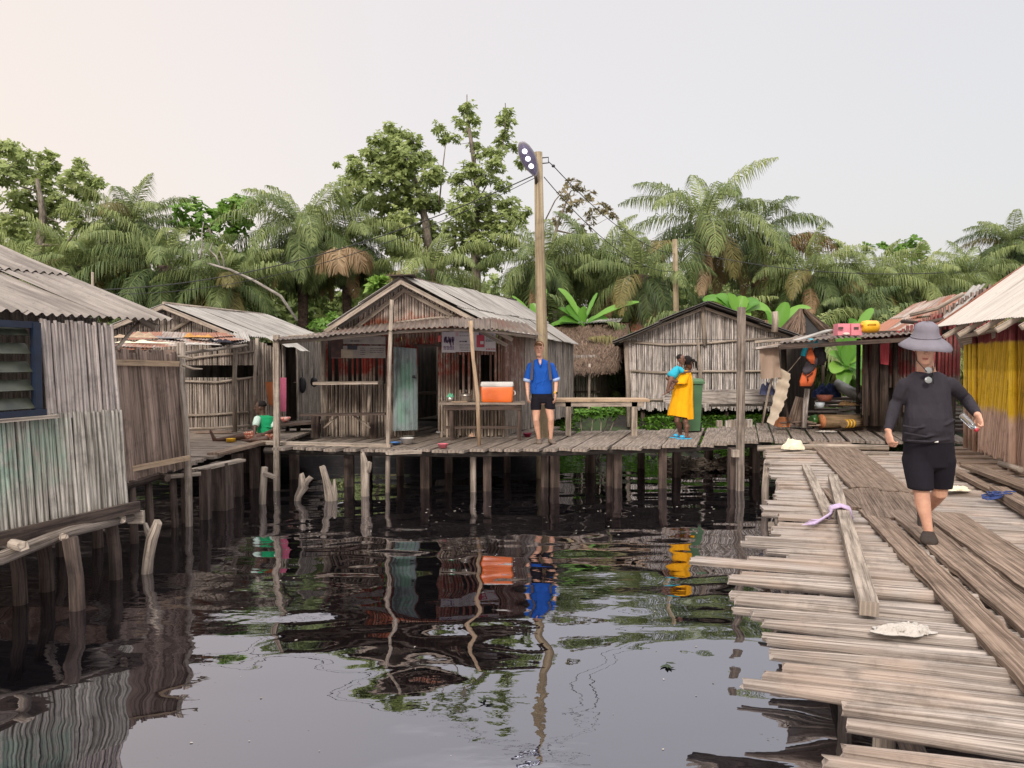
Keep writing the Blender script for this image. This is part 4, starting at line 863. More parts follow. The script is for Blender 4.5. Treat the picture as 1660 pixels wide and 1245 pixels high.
# ---------------------------------------------------------------- thatched hut between the central hut and the grey one
M['thatch'] = wood('thatch', (.065, .042, .03), (.24, .165, .12), .7, stretch=(60, 3))
def thatch_slope(mb, e0, e1, r1, r0, n_, ln=.5, rr=.012, seed=1):
    rs = random.Random(seed); e0, e1, r0, r1 = map(V, (e0, e1, r0, r1)); nn = (e1 - e0).cross(r0 - e0).normalized(); nn = nn if nn.z > 0 else -nn
    for i in range(n_):
        u, v_ = rs.random(), rs.random() ** 1.15 * 1.0; p = (e0.lerp(e1, u)).lerp(r0.lerp(r1, u), v_); d = ((e0.lerp(e1, u)) - (r0.lerp(r1, u))).normalized()
        l = ln * rs.uniform(.6, 1.2); q = p + d * l + (e1 - e0).normalized() * rs.uniform(-.12, .12) + nn * rs.uniform(-.03, .05); lift = nn * rs.uniform(.0, .05)
        s_ = (e1 - e0).normalized() * rs.uniform(.006, .016); b = len(mb.v); mb.v += [(p - s_ + lift)[:], (p + s_ + lift)[:], (q + s_ * .4 + lift)[:], (q - s_ * .4 + lift)[:]]
        x_ = rs.random(); mb.face((b, b + 1, b + 2, b + 3), ((x_, 0), (x_ + .02, 0), (x_ + .02, l), (x_, l)), 0)
h6 = thing('thatched_hut', 'brown thatched hut between the central hut and the grey gabled hut', 'hut', (2.4, 22, .9))
yw6 = 22.0; zg6 = bank(2, 22)
mb = MB(); polewall(mb, W(900, 645, yw6), W(966, 645, yw6), W(900, 575, yw6), W(966, 575, yw6), .04, over=.98); mb.build('front_wall', M['polegrey'], h6)
mb = MB(); polewall(mb, W(966, 645, yw6), W(1012, 640, yw6 + 2.6), W(966, 575, yw6), W(1012, 575, yw6 + 2.6), .045); mb.build('side_wall', M['plank'], h6)
mb = MB(); e0, e1 = W(880, 600, yw6 - .5), W(1002, 594, yw6 - .5); r0, r1 = W(850, 527, yw6 + 2.2), W(1020, 524, yw6 + 2.2)
quad_panel(mb, e0 - UP * .12, e1 - UP * .12, r1 - UP * .12, r0 - UP * .12, .05); mb.build('roof_core', M['dark'], h6)
mb = MB(); thatch_slope(mb, e0, e1, r1, r0, 5200); mb.build('thatch', M['thatch'], h6)
mb = MB(); quad_panel(mb, r0, r1, V((r1.x + .8, r1.y + 2.6, 1.9)), V((r0.x + .8, r0.y + 2.6, 1.9)), .05); mb.build('back_slope', M['thatch'], h6)
mb = MB(); corrugated(mb, W(893, 526, yw6 + 2.0), W(1004, 522, yw6 + 2.0), W(1008, 516, yw6 + 2.9), W(905, 519, yw6 + 2.9), .1, .012, rows=1); mb.build('ridge_sheet', M['rooflight'], h6)
brd(h6, 'batten', W(922, 634, yw6 - .08), W(972, 633, yw6 - .08), .03, .06, 'post'); stick(h6, 'post', [W(954, 700, 20.5), W(955, 640, 21.2), W(956, 590, 21.5)], .04, 'palepost')
hr = thing('tin_roofed_shed', 'small shed with a rust red corrugated roof behind the grey gabled hut', 'shed', (5.2, 25.5, 1))
mb = MB(); corrugated(mb, W(1015, 540, 24.8), W(1085, 540, 24.8), W(1080, 514, 26), W(1024, 514, 26), .13, .025); mb.build('roof', M['roofrust'], hr); mb = MB(); mb.box((5.2, 25.6, 1.9), 1.4, .9, 2.2); mb.build('wall', M['dark'], hr)

# ---------------------------------------------------------------- grey gabled hut
M['h7'] = wood('silver_pole', (.17, .15, .14), (.68, .62, .585), .6, stretch=(30, 1.8))
h7 = thing('grey_gabled_hut', 'silver grey gabled hut of upright poles with horizontal rails, behind the woman', 'hut', W(1140, 662, 19))
y7 = 19.0; zb7 = W(1100, 664, y7).z; x7 = lambda px: W(px, 600, y7).x
pk7 = W(1140, 496, y7); e7l = W(1008, 548, y7); e7r = W(1290, 547, y7)
zt7 = lambda X: (pk7.z - (X - pk7.x) * (pk7.z - e7r.z) / (e7r.x - pk7.x) if X > pk7.x else pk7.z - (pk7.x - X) * (pk7.z - e7l.z) / (pk7.x - e7l.x)) - .03
XL, XR = x7(1017), x7(1292)
mb = MB(); polewall(mb, (XL, y7, zb7), (XR, y7, zb7), (XL, y7, 3), (XR, y7, 3), .0225, zt=lambda u: zt7(XL + (XR - XL) * u), ragb=.05, over=1.0); mb.build('front_wall', M['h7'], h7)
mb = MB(); quad_panel(mb, (XL, y7 + .07, zb7), (XR, y7 + .07, zb7), (XR, y7 + .07, 2.85), (XL, y7 + .07, 2.85)); quad_panel(mb, (XL, y7 + .07, 2.85), (XR, y7 + .07, 2.85), (pk7.x + .1, y7 + .07, pk7.z - .1), (pk7.x, y7 + .07, pk7.z - .1))  # dark panel right behind the poles, inner shade given as colour
mb.build('dark_inner_panel', M['dark'], h7); mb = MB(); quad_panel(mb, (XL + .4, 23.5, zb7), (XR + 1, 23.5, zb7), (XR + 1, 23.5, 2.9), (XL + .4, 23.5, 2.9)); mb.build('back_wall', M['dark'], h7)
mb = MB(); polewall(mb, (XL, y7, zb7), (XL + .9, 23.4, zb7), (XL, y7, 2.85), (XL + .9, 23.4, 2.85), .034); mb.build('side_wall', M['h7'], h7)
mb = MB(); polewall(mb, (XR, y7, zb7), (XR + .9, 23.4, zb7), (XR, y7, 2.85), (XR + .9, 23.4, 2.85), .034); mb.build('side_wall', M['h7'], h7)
yr = y7 - .05
for L in ([(1017, 554, yr), (1080, 559, yr), (1140, 557, yr), (1210, 551, yr), (1262, 548, yr)], [(1022, 601, yr), (1070, 604, yr), (1140, 602, yr), (1215, 602, yr), (1258, 601, yr)], [(1036, 648, yr), (1140, 648, yr), (1245, 645, yr)]): stick(h7, 'rail', Wp(L), .032, 'palepost')
stick(h7, 'pole', Wp([(1139, 497, yr - .04), (1141, 530, yr - .04), (1143, 560, yr - .04)]), .055, 'palepost'); stick(h7, 'pole', Wp([(1131, 547, yr - .05), (1135, 600, yr - .05), (1136, 680, yr - .05)]), [.03, .045, .045], 'palepost')
stick(h7, 'corner_post', Wp([(1014, 548, yr), (1018, 620, yr), (1019, 692, yr)]), .06, 'palepost')
for (a_, b_2) in ((pk7, e7l), (pk7, e7r)):
    dx = (b_2 - a_).normalized(); brd(h7, 'barge_pole', a_ + V((0, yr - y7 - .04, -.02)), b_2 + dx * .1 + V((0, yr - y7 - .04, -.03)), .05, .07, 'palepost')
    mb = MB(); s_ = V((0, -.4, 0)); ext = dx * .28; bk = V((.9, 4.6, 0)); P = (a_ + s_ + UP * .06, b_2 + ext + s_ + UP * .02, b_2 + ext + bk + UP * .02, a_ + bk + UP * .06)
    corrugated(mb, P[1], P[2], P[3], P[0], .12, .02, rows=2, rag=.06, lift=.015); corrugated(mb, P[1] - UP * .05, P[2] - UP * .05, P[3] - UP * .05, P[0] - UP * .05, .12, .02, rows=2, rag=.08, lift=.015); mb.build('roof', roofmat('sooty_roof', (.10, .085, .075), (.035, .03, .03)) if 'sooty' not in M else M['sooty'], h7)
for f_ in (.1, .36, .6, .85):
    X = XL + (XR - XL) * f_; stick(h7, 'stilt', [(X, y7 + .2, .5), (X, y7 + .2, zb7)], .06, 'post')
# bundle of long sheets on a rail along the foot of the hut
mb = MB(); P = Wp([(1080, 648, 17.9), (1258, 645, 17.9), (1258, 630, 18.1), (1080, 632, 18.1)]); corrugated(mb, P[0], P[1], P[2], P[3], 3.0, .0, sheets=3); mb2 = MB()
bs = thing('board_stack', 'stack of long weathered boards resting along the foot of the grey gabled hut', 'boards', W(1170, 655, 18))
for i, (a_, b_2, py, w_) in enumerate(((1076, 1250, 640, .3), (1132, 1262, 632, .26), (1080, 1236, 647, .22), (1150, 1255, 652, .2))): brd(bs, 'board', W(a_, py, 17.9 + .1 * (i % 2)), W(b_2, py - 1, 17.9 + .1 * (i % 2)), .035, w_ * .55, 'polegrey', seg=5, rag=.03, warp=.006)
for px in (1100, 1240): stick(bs, 'trestle', [W(px, 652, 18), V((W(px, 652, 18).x, 18, .6))], .05, 'post')

# ---------------------------------------------------------------- lean-to shelter right, with things hung on it
sh = thing('lean_to_shelter', 'open lean-to with a warped sheet roof, sticks and washing beside the grey hut', 'shelter', G(1330, 694))
mb = MB(); corrugated(mb, W(1262, 556, 14.9), W(1510, 541, 13.9), W(1500, 535, 16.2), W(1290, 545, 17.2), .1, .015, sheets=4, rag=.15, lift=.02); mb.build('roof_sheet', M['roofbrown'], sh)
brd(sh, 'roof_board', W(1262, 560, 14.8), W(1506, 545, 13.85), .06, .08, 'post', seg=6); brd(sh, 'roof_board', W(1227, 563, 15.6), W(1312, 553, 15.2), .9, .04, 'polegrey', seg=3, rag=.15, warp=.02)
brd(sh, 'roof_board', W(1222, 553, 16.2), W(1300, 547, 15.9), .7, .04, 'palepost', seg=3, rag=.12, warp=.02); brd(sh, 'roof_board', W(1290, 551, 15.0), W(1345, 534, 16.4), .14, .03, 'rooflight', seg=1)
stick(sh, 'post', Wp([(1303, 693, 15.6), (1306, 655, 15.6), (1309, 630, 15.6)]), .055, 'h7', 9); stick(sh, 'post', Wp([(1391, 690, 16.5), (1391, 620, 16.5), (1392, 550, 16.3)]), .045, 'dark'); stick(sh, 'post', Wp([(1275, 690, 16.4), (1272, 620, 16.4), (1270, 556, 16)]), .06, 'dark'); stick(sh, 'post', Wp([(1418, 690, 15.3), (1417, 620, 15.3), (1420, 550, 15)]), .09, 'post'); stick(sh, 'post', Wp([(1256, 538, 16), (1257, 518, 16), (1256, 505, 16)]), .07, 'palepost')
stick(sh, 'prop', Wp([(1235, 690, 15.4), (1245, 640, 15.4), (1256, 595, 15.4)]), .025, 'palepost'); stick(sh, 'prop', Wp([(1267, 600, 15.8), (1270, 640, 15.8), (1279, 685, 15.6)]), .03, 'post'); stick(sh, 'rope_line', Wp([(1262, 618, 15.3), (1280, 600, 15.2), (1298, 578, 15.1)]), .008, 'palepost'); stick(sh, 'stump', Wp([(1290, 690, 16.2), (1296, 660, 16.2), (1300, 645, 16.2)]), [.2, .15, .14], 'brownboard', 9)
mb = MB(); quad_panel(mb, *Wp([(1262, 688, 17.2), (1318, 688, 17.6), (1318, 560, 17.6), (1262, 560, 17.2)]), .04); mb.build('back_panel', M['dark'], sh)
M['brown_tarp'] = cloth('brown_tarp', (.37, .28, .22), (.25, .18, .14), 6)
hang('hanging_cloth', Wp([(1231, 563, 15.3), (1262, 556, 15.3), (1266, 612, 15.2), (1232, 615, 15.3)]), M['brown_tarp'], 'brown canvas hanging at the left end of the lean-to', 'cloth', wav=.05)
mb = MB(); corrugated(mb, W(1243, 685, 15.1), W(1253, 690, 15.0), W(1279, 604, 15.4), W(1263, 596, 15.5), .4, .01, sheets=1)
n__ = 12; rows = []
for i in range(25):
    f = i / 24; a_ = W(1243 + (1264 - 1243) * f ** .8, 684 - 88 * f, 15.3); b_2 = W(1254 + (1281 - 1254) * f + 6 * math.sin(f * 3.1), 690 - 84 * f, 15.0); rows.append([a_.lerp(b_2, j / n__) + V((0, .03 * math.sin(i * 1.3), 0)) + (b_2 - a_) * (.05 * math.sin(i * 2.1) if j == n__ else 0) for j in range(n__ + 1)])
mb = MB(); mb.grid(rows); tag(mb.build('leaning_sheet', M['tan_cloth'] if 0 else plain('cream_sheet', (.52, .44, .34), .7, (.42, .34, .26), 5)), 'cream corrugated sheet with a wavy edge leaning against the lean-to', 'sheet')
# jacket-like life vest and blue top on the white post
M['orange_vest'] = cloth('orange_vest', (.72, .17, .06), (.58, .12, .05), 7); M['darkgrey'] = cloth('dark_grey_cloth', (.05, .045, .06), (.09, .08, .09), 8); M['turq'] = cloth('turquoise_cloth', (.03, .40, .52), (.03, .30, .42), 8)
vt = thing('life_vest', 'orange and dark grey life vest hung on the white post of the lean-to', 'vest', W(1310, 630, 15.2))
def softblob(par, name, rings, mat, n=14, vox=None):
    mb = MB(); mb.loft(rings, n); o = mb.build(name, mat, par); return o
def pr(px, py, d, rx, ry, tilt=0): c = W(px, py, d); return (c, V((rx * math.cos(tilt), 0, rx * math.sin(tilt))), V((0, ry, 0)))
softblob(vt, 'orange_panel', [pr(1306, 626, 15.2, .12, .04), pr(1308, 618, 15.2, .15, .07), pr(1312, 604, 15.2, .145, .07), pr(1317, 596, 15.2, .09, .05)], M['orange_vest'])
softblob(vt, 'grey_panel', [pr(1307, 606, 15.12, .06, .03), pr(1310, 600, 15.14, .12, .06), pr(1315, 590, 15.18, .13, .07), pr(1318, 580, 15.2, .10, .06)], M['darkgrey'])
softblob(vt, 'orange_panel', [pr(1318, 590, 15.08, .035, .03), pr(1314, 580, 15.1, .09, .06), pr(1312, 568, 15.15, .07, .05), pr(1312, 560, 15.2, .04, .04)], M['orange_vest'])
mb = MB(); mb.tube(Wp([(1305, 606, 15.1), (1309, 611, 15.08), (1318, 604, 15.1)]), .012, 6); mb.tube(Wp([(1309, 611, 15.08), (1310, 618, 15.08)]), .012, 6); mb.build('strap', M['black'], vt)
mb = MB(); mb.tube(Wp([(1302, 577, 15.12), (1306, 562, 15.1), (1313, 553, 15.1), (1320, 553, 15.1), (1325, 562, 15.12)]), [.05, .055, .06, .06, .05], 9); tag(mb.build('shirt', M['turq']), 'turquoise top draped over the life vest on the lean-to', 'shirt')
mb = MB(); mb.loft([pr(1329, 592, 15.6, .08, .05), pr(1329, 584, 15.6, .14, .1), pr(1328, 572, 15.6, .14, .1), pr(1326, 562, 15.6, .06, .05)]); tag(mb.build('dark_bag', M['darkgrey']), 'dark grey bag hanging just right of the life vest', 'bag')
crumple('bundle', W(1244, 640, 15.8), .17, .12, .34, cloth('navy_cloth', (.03, .035, .08), (.10, .11, .2)), 'small navy bundle behind the cream leaning sheet', 'bundle', 82, puffy=True)
crumple('tarpaulin', W(1340, 644, 17), .36, .2, .42, cloth('blue_tarp', (.02, .03, .09)), 'dark blue tarpaulin heap behind the life vest', 'tarpaulin', 81, puffy=True)
# pink box, yellow can on the shelter roof
pkb = thing('pink_box', 'pink carton with two small pictures on the roof of the lean-to', 'box', W(1374, 545, 15.0)); M['pinkbox'] = plain('pink_carton', (.66, .22, .27), .6, (.58, .2, .25), 5)
mb = MB(); mb.box(W(1374, 534.5, 15.0), .46, .3, .235, ax=(1, -.12, 0)); mb.build('carton', M['pinkbox'], pkb)
for a_, b_2, m_1 in ((1361, 530, 'skinprint'), (1386, 530, 'skinprint')): mb = MB(); mb.box(W(a_ + 2, b_2 + 2, 14.83), .09, .01, .05, ax=(1, -.12, 0)); mb.build('picture', M[m_1], pkb)
mb = MB(); mb.ell(W(1372, 541, 14.83), .07, .01, .025, n=12); mb.build('picture', plain('white_print', (.75, .7, .62), .6), pkb); mb = MB(); mb.box(W(1379, 534.5, 14.84), .012, .012, .235, ax=(1, -.12, 0)); mb.build('edge', M['redink'], pkb)
M['yellow'] = plain('yellow_plastic', (.80, .44, .02), .4, (.66, .34, .02), 4)
yj = thing('jerrycan', 'yellow plastic jerrycan lying on the roof of the lean-to', 'jerrycan', W(1411, 545, 14.8)); mb = MB()
c = W(1410, 529.5, 14.8); mb.loft([(c + V((-.155, 0, 0)), (0, .06, 0), (0, 0, .07)), (c + V((-.15, 0, 0)), (0, .1, 0), (0, 0, .11)), (c + V((-.05, 0, 0)), (0, .12, 0), (0, 0, .125)), (c + V((.13, 0, 0)), (0, .12, 0), (0, 0, .12)), (c + V((.155, 0, 0)), (0, .1, 0), (0, 0, .1)), (c + V((.16, 0, 0)), (0, .06, 0), (0, 0, .06))], 16); mb.build('body', M['yellow'], yj)
mb = MB(); mb.tube([c + V((-.1, -.12, .03)), c + V((-.07, -.15, .05)), c + V((.03, -.15, .05)), c + V((.06, -.12, .03))], .014, 8); mb.build('handle', M['yellow'], yj); mb = MB(); mb.lathe(c + V((-.155, -.03, .04)), [(0, -.02), (.03, -.02), (.03, .03), (0, .03)], az=(-1, 0, 0)); mb.build('cap', M['yellow'], yj)

# ---------------------------------------------------------------- red walled hut behind the walking man
M['h5'] = wood('red_washed_pole', (.12, .09, .08), (.36, .27, .23), .45, paints=[dict(c=(.32, .05, .055), r={'z': (1.95, 3.2)}, wear=.75, amt=.6, wob=.08, wsc=3)])
h5 = thing('red_hut', 'hut with red painted poles and rusty streaked roof, behind the walking man', 'hut', (8.6, 15.5, DECK))
f0, f1 = W(1396, 690, 15.8), W(1556, 690, 14.6); f0.z = f1.z = DECK
n0, fr0 = W(1504, 549, 14.3), W(1404, 543, 17.5); rn, rr_ = W(1577, 473, 15.8), W(1482, 497, 18.5)
mb = MB(); polewall(mb, f0, f1, f0 + UP * 2.0, f1 + UP * 2.0, .034, cuts=lambda u: [(1.7 if u > .2 else 1.1, 9)] if random.random() < .9 else [(1.2, 9)], over=1.0); mb.build('front_wall', M['h5'], h5)
mb = MB(); g0 = W(1432, 548, 15.0); g1 = n0 + V((1.6, .6, 0)); polewall(mb, V((g0.x, g0.y, 2.62)), V((g1.x, g1.y, 2.62)), V((g0.x, g0.y, 2.7)), V((g1.x, g1.y, 3.8)), .034, over=1.25); mb.build('gable', M['h5'], h5)
mb = MB(); quad_panel(mb, f0 + V((.1, .15, 0)), f1 + V((0, .15, 0)), f1 + V((0, .15, 2.1)), f0 + V((.1, .15, 2.1))); quad_panel(mb, f0, f0 + V((1.3, 2.5, 0)), f0 + V((1.3, 2.5, 2)), f0 + UP * 2); quad_panel(mb, V((g0.x, g0.y + .1, 2.62)), V((g1.x, g1.y + .1, 2.62)), V((g1.x, g1.y + .1, 3.75)), V((g0.x + .3, g0.y + .1, 2.7))); mb.build('dark_inner_panel', M['dark'], h5)  # dark panels behind wall and gable stand in for the shade inside
mb = MB(); corrugated(mb, n0, fr0, rr_, rn, .1, .018, rows=2, rag=.12, lift=.015); mb.build('roof', M['roofrust'], h5)
mb = MB(); mm = W(1545, 478, 14.9); corrugated(mb, n0 + V((.35, -.15, .35)), n0 + V((.6, .6, .42)), rn + V((.2, .35, .16)), rn + V((-.05, -.5, .12)), .3, .02, sheets=1); mb.build('patch_sheet', M['rooflight'], h5)
stick(h5, 'roof_pole', [W(1462, 521, 15.5), W(1500, 524, 14.9), W(1530, 517, 14.7)], .04, 'post'); stick(h5, 'roof_pole', [W(1475, 511, 15.5), W(1520, 500, 15.2), W(1562, 476, 15.0)], .04, 'palepost')
for px in (1403, 1432, 1451, 1476): stick(h5, 'post', Wp([(px, 690, 15.2), (px + 1, 620, 15.2), (px, 550, 15.2)]), .05 if px != 1432 else .09, 'post')
hang('hanging_cloth', Wp([(1426, 552, 15.0), (1442, 552, 14.9), (1441, 592, 14.9), (1428, 590, 15.0)]), cloth('red_cloth', (.55, .10, .12), (.42, .07, .09), 8), 'faded red cloth hanging on the red hut left of the walking man', 'cloth', wav=.03)

# ---------------------------------------------------------------- yellow hut at the right edge
M['h4'] = wood('yellow_pole', (.40, .26, .20), (.62, .44, .35), .25, stretch=(30, 1.4), paints=[
    dict(c=(.68, .43, .02), r={'z': (1.52, 2.56)}, wear=.2, amt=.75, soft=.08, wob=.05, wsc=9), dict(c=(.36, .23, .012), r={'z': (2.12, 2.56)}, wear=.2, amt=.35, soft=.03, wob=.03), dict(c=(.16, .03, .035), r={'z': (2.54, 3.2)}, wear=.1, amt=.85, soft=.03, wob=.03)])
h4 = thing('yellow_hut', 'yellow and dark red painted pole hut with a pale sheet roof at the right edge', 'hut', (7, 10, DECK))
D4 = V((-.335, -1, 0)); w0 = V((7.62, 12.35, .84)); w1 = w0 + D4 * 5.2
mb = MB(); polewall(mb, w0, w1, w0 + UP * 1.9, w1 + UP * 1.95, .019, lean=.40, over=1.38, ragb=.03); mb.build('wall', M['h4'], h4)
mb = MB(); ob = V((.95, -.3, 0)) * .07; quad_panel(mb, w0 + ob, w1 + ob, w1 + ob + UP * 1.95, w0 + ob + UP * 1.9); quad_panel(mb, w0 + ob, w0 + V((3.4, -1.1, 0)), w0 + V((3.4, -1.1, 2)), w0 + ob + UP * 1.9); quad_panel(mb, w1 + V((3.4, -1.1, 0)), w0 + V((3.4, -1.1, 0)), w0 + V((3.4, -1.1, 2)), w1 + V((3.4, -1.1, 2))); mb.build('dark_inner_panel', M['dark'], h4)  # dark panel close behind the poles paints the shade in their gaps
of = V((-.95, .3, 0)) * .05
for i, q in enumerate((-.05, .22, .45)): stick(h4, 'corner_pole', [w0 + D4 * q + of - UP * .05, w0 + D4 * (q - .12) + of + UP * 1.85], .04, 'h4')
stick(h4, 'post', [w0 + D4 * 2.55 + of * 2.5 - UP * 1.2, w0 + D4 * 2.48 + of * 2.5 + UP * .9, w0 + D4 * 2.42 + of * 2.5 + UP * 1.95], [.055, .055, .05], 'h4')
stick(h4, 'rail', [w0 + D4 * 2.1 + of * 3, w0 + D4 * 3.0 + of * 3.5 + UP * .05], .04, 'palepost')
ef = W(1516, 524, 13.4); en = ef + D4.normalized() * 6.0; en.z = 2.78; ef.z = 2.86; up4 = V((.95, -.3, 0)).normalized(); r4 = .76; R1 = ef + up4 * 2.5 + UP * 2.5 * r4; R0 = en + up4 * 2.5 + UP * 2.5 * r4
mb = MB(); corrugated(mb, en, ef, R1, R0, .1, .006, rows=2, rag=.02, lift=.002, sheets=4); mb.build('roof', M['roofwhite'], h4)
mb = MB(); corrugated(mb, en + up4 * 5, ef + up4 * 5, R1, R0, .1, .006, rows=2); mb.build('roof', M['roofwhite'], h4)
brd(h4, 'barge_board', ef - UP * .01 + AX * .02, R1 - UP * .01 + AX * .02, .05, .07, 'brownboard', seg=4); mb = MB(); mb.board(ef + AX * .06 + UP * .035, R1 + AX * .06 + UP * .035, .1, .02, rag=.01, seg=8); mb.build('roof_edging', plain('rust_red_edge', (.24, .085, .05), .8), h4)
for q in (.4, 1.3, 2.2, 3.1, 4.0): brd(h4, 'rafter', w0 + D4 * q + V((-.5, .16, 1.84)), w0 + D4 * q + V((1.2, -.38, 3.0)), .05, .07, 'palepost', seg=1)
brd(h4, 'roof_board', W(1553, 548, 12.4), W(1600, 536, 11.8), .06, .14, 'palepost', up=V((-.5, -.5, .7)), seg=2, rag=.04); brd(h4, 'roof_board', W(1610, 536, 11.2), W(1636, 526, 10.8), .05, .12, 'palepost', seg=1, rag=.03); brd(h4, 'roof_board', W(1556, 544, 12.2), W(1668, 519, 10.0), .04, .06, 'palepost', seg=4)
mb = MB(); corrugated(mb, W(1546, 540, 12.6), W(1580, 533, 12.2), W(1578, 556, 12.5), W(1560, 570, 12.8), .07, .01, sheets=1, rag=.02); mb.build('loose_sheet', M['rooflight'], h4)

# ---------------------------------------------------------------- small thatch hut far back
th = thing('thatch_shelter', 'small ragged thatch shelter with a dark opening above the lean-to', 'shelter', (8.3, 20.5, 1))
c = W(1300, 503, 20.5)
mb = MB()
for i in range(1900):
    a = random.uniform(0, 6.283); l = random.uniform(.5, 1.25); st = c + V((math.cos(a) * .08, math.sin(a) * .08, jit(.05))); e = c + V((math.cos(a) * l * .75 + .12, math.sin(a) * l * .7, -l * random.uniform(.55, .8)))
    if math.sin(a) < -.45 and abs(math.cos(a)) < .35: continue
    s_ = V((-math.sin(a), math.cos(a), 0)) * .012; b = len(mb.v); mb.v += [(st - s_)[:], (st + s_)[:], (e + s_)[:], (e - s_)[:]]; x_ = random.random(); mb.face((b, b + 1, b + 2, b + 3), ((x_, 0), (x_ + .02, 0), (x_ + .02, l), (x_, l)))
mb.build('thatch', M['thatch'], th); mb = MB(); mb.lathe(c - UP * 1.0, [(.8, 0), (.55, .45), (.05, .9)], 10); mb.build('inner_cone', M['interior'], th)  # near-black cone behind the opening, shade inside put in as colour
for dx in (-.6, .6): stick(th, 'post', [c + V((dx, 0, -.6)), c + V((dx, 0, -2.4))], .05, 'post')
# debris yard: a few boards and timbers lying behind the pier at right
yard = thing('debris_heap', 'heap of broken boards and sticks on the bank between the lean-to and the red hut', 'debris heap', (7.6, 17.5, .8))
for i in range(46):
    px, py = random.uniform(1330, 1500), random.uniform(640, 690); d = 15.9 + (690 - py) / 50 * 3.0; p = W(px, py, d); a = random.gauss(.1, .35); l = random.uniform(.35, 1.3); v_ = V((math.cos(a), math.sin(a) * .6, jit(.06))) * l / 2
    mb = MB(); mb.board(p - v_, p + v_, random.uniform(.07, .2), .03, rag=.02, seg=2); mb.build('broken_board', M[random.choice(['plank', 'polegrey', 'post', 'palepost'])], yard)
mb = MB()
for i in range(9):
    P0 = W(1320, 690 - i * 6, 16.0 + i * .33); P0.z -= .03; mb.board(P0, P0 + V((3.2, -.4, 0)), .36, .05, rag=.05, seg=2)
mb.build('platform', M['post'], yard)
mb = MB(); mb.tube(Wp([(1355, 622, 17), (1380, 636, 16.7), (1408, 646, 16.4)]), [.12, .125, .12], 14); tag(mb.build('metal_drum', plain('dull_metal', (.22, .22, .21), .5, (.12, .12, .11), 5, .3)), 'grey metal cylinder lying on the debris behind the basket', 'drum')
mb = MB(); mb.lathe(W(1337, 650, 15.9), [(.0, 0), (.12, 0), (.17, .12), (.155, .13), (.1, .02), (0, .02)], 18); tag(mb.build('basket', plain('red_basket', (.26, .075, .045), .7, (.18, .05, .03), 30)), 'reddish brown basket of dried stuff on the debris', 'basket')
mb = MB(); mb.lathe(W(1329, 661, 15.75), [(.0, 0), (.08, 0), (.1, .11), (.09, .11), (0, .02)], 16); tag(mb.build('tub', plain('grey_tub', (.5, .55, .6), .4)), 'pale grey tub below the reddish basket', 'tub')
crumple('straw_pile', W(1375, 657, 16.3), .24, .15, .12, plain('straw', (.34, .21, .09), .9, (.22, .13, .06), 30), 'small pile of orange straw on the debris', 'straw pile', 44)
lg = thing('log', 'thick brown log with an orange sawn end lying behind the pier', 'log', G(1350, 693)); M['logbrown'] = wood('brown_log', (.13, .085, .045), (.29, .20, .12), .1); M['orangecut'] = plain('fresh_orange_cut', (.50, .20, .08), .8, (.40, .14, .06), 20)
mb = MB(); a_, b_2 = W(1332, 683, 15.7), W(1404, 683, 16.0); mb.tube([a_, b_2], [.145, .14], 14); mb.build('trunk', M['logbrown'], lg); mb = MB(); mb.lathe(a_, [(.144, -.004), (.15, .006), (.0, .012)], 16, az=(a_ - b_2).normalized()); mb.build('cut_end', M['orangecut'], lg)
lg2 = thing('log', 'short log with three yellow bands in front of the longer log', 'log', G(1372, 693)); mb = MB(); a_, b_2 = W(1367, 687, 15.4), W(1398, 686, 15.6); mb.tube([a_, b_2], [.085, .085], 14); mb.build('trunk', M['logbrown'], lg2)
for q in (.12, .28, .44): mb = MB(); p = a_.lerp(b_2, q); v_ = (b_2 - a_).normalized() * .02; mb.tube([p - v_, p + v_], [.09, .09], 16); mb.build('band', M['yellow'], lg2)
mb = MB(); a_ = W(1315, 681, 15.8); mb.tube([a_, a_ + V((.12, .02, 0))], .1, 12); tag(mb.build('green_bottles', plain('green_glass', (.03, .10, .02), .3)), 'cluster of green bottles at the orange end of the log', 'bottles')
cr_ = thing('wooden_crate', 'brown wooden crate behind the two logs', 'crate', G(1410, 690)); mb = MB(); mb.box(W(1396, 681, 16.5), .62, .3, .24); mb.build('box', M['logbrown'], cr_); mb = MB(); mb.box(W(1396, 671.5, 16.5), .68, .34, .03); mb.build('lid', M['plank'], cr_)
cr2 = thing('wooden_crate', 'small reddish crate at the foot of the cream leaning sheet', 'crate', G(1270, 690)); mb = MB(); mb.box(W(1268, 684, 15.9), .26, .22, .2); mb.build('box', M['orangecut'], cr2)
mb = MB()
for i in range(12): p = W(random.uniform(1258, 1322), random.uniform(684, 690), 15.8); mb.tube([p, p + V((random.uniform(.1, .3), jit(.1), jit(.03)))], .02, 6)
tag(mb.build('firewood', M['brownboard']), 'scattered firewood at the foot of the lean-to', 'firewood', kind='stuff')
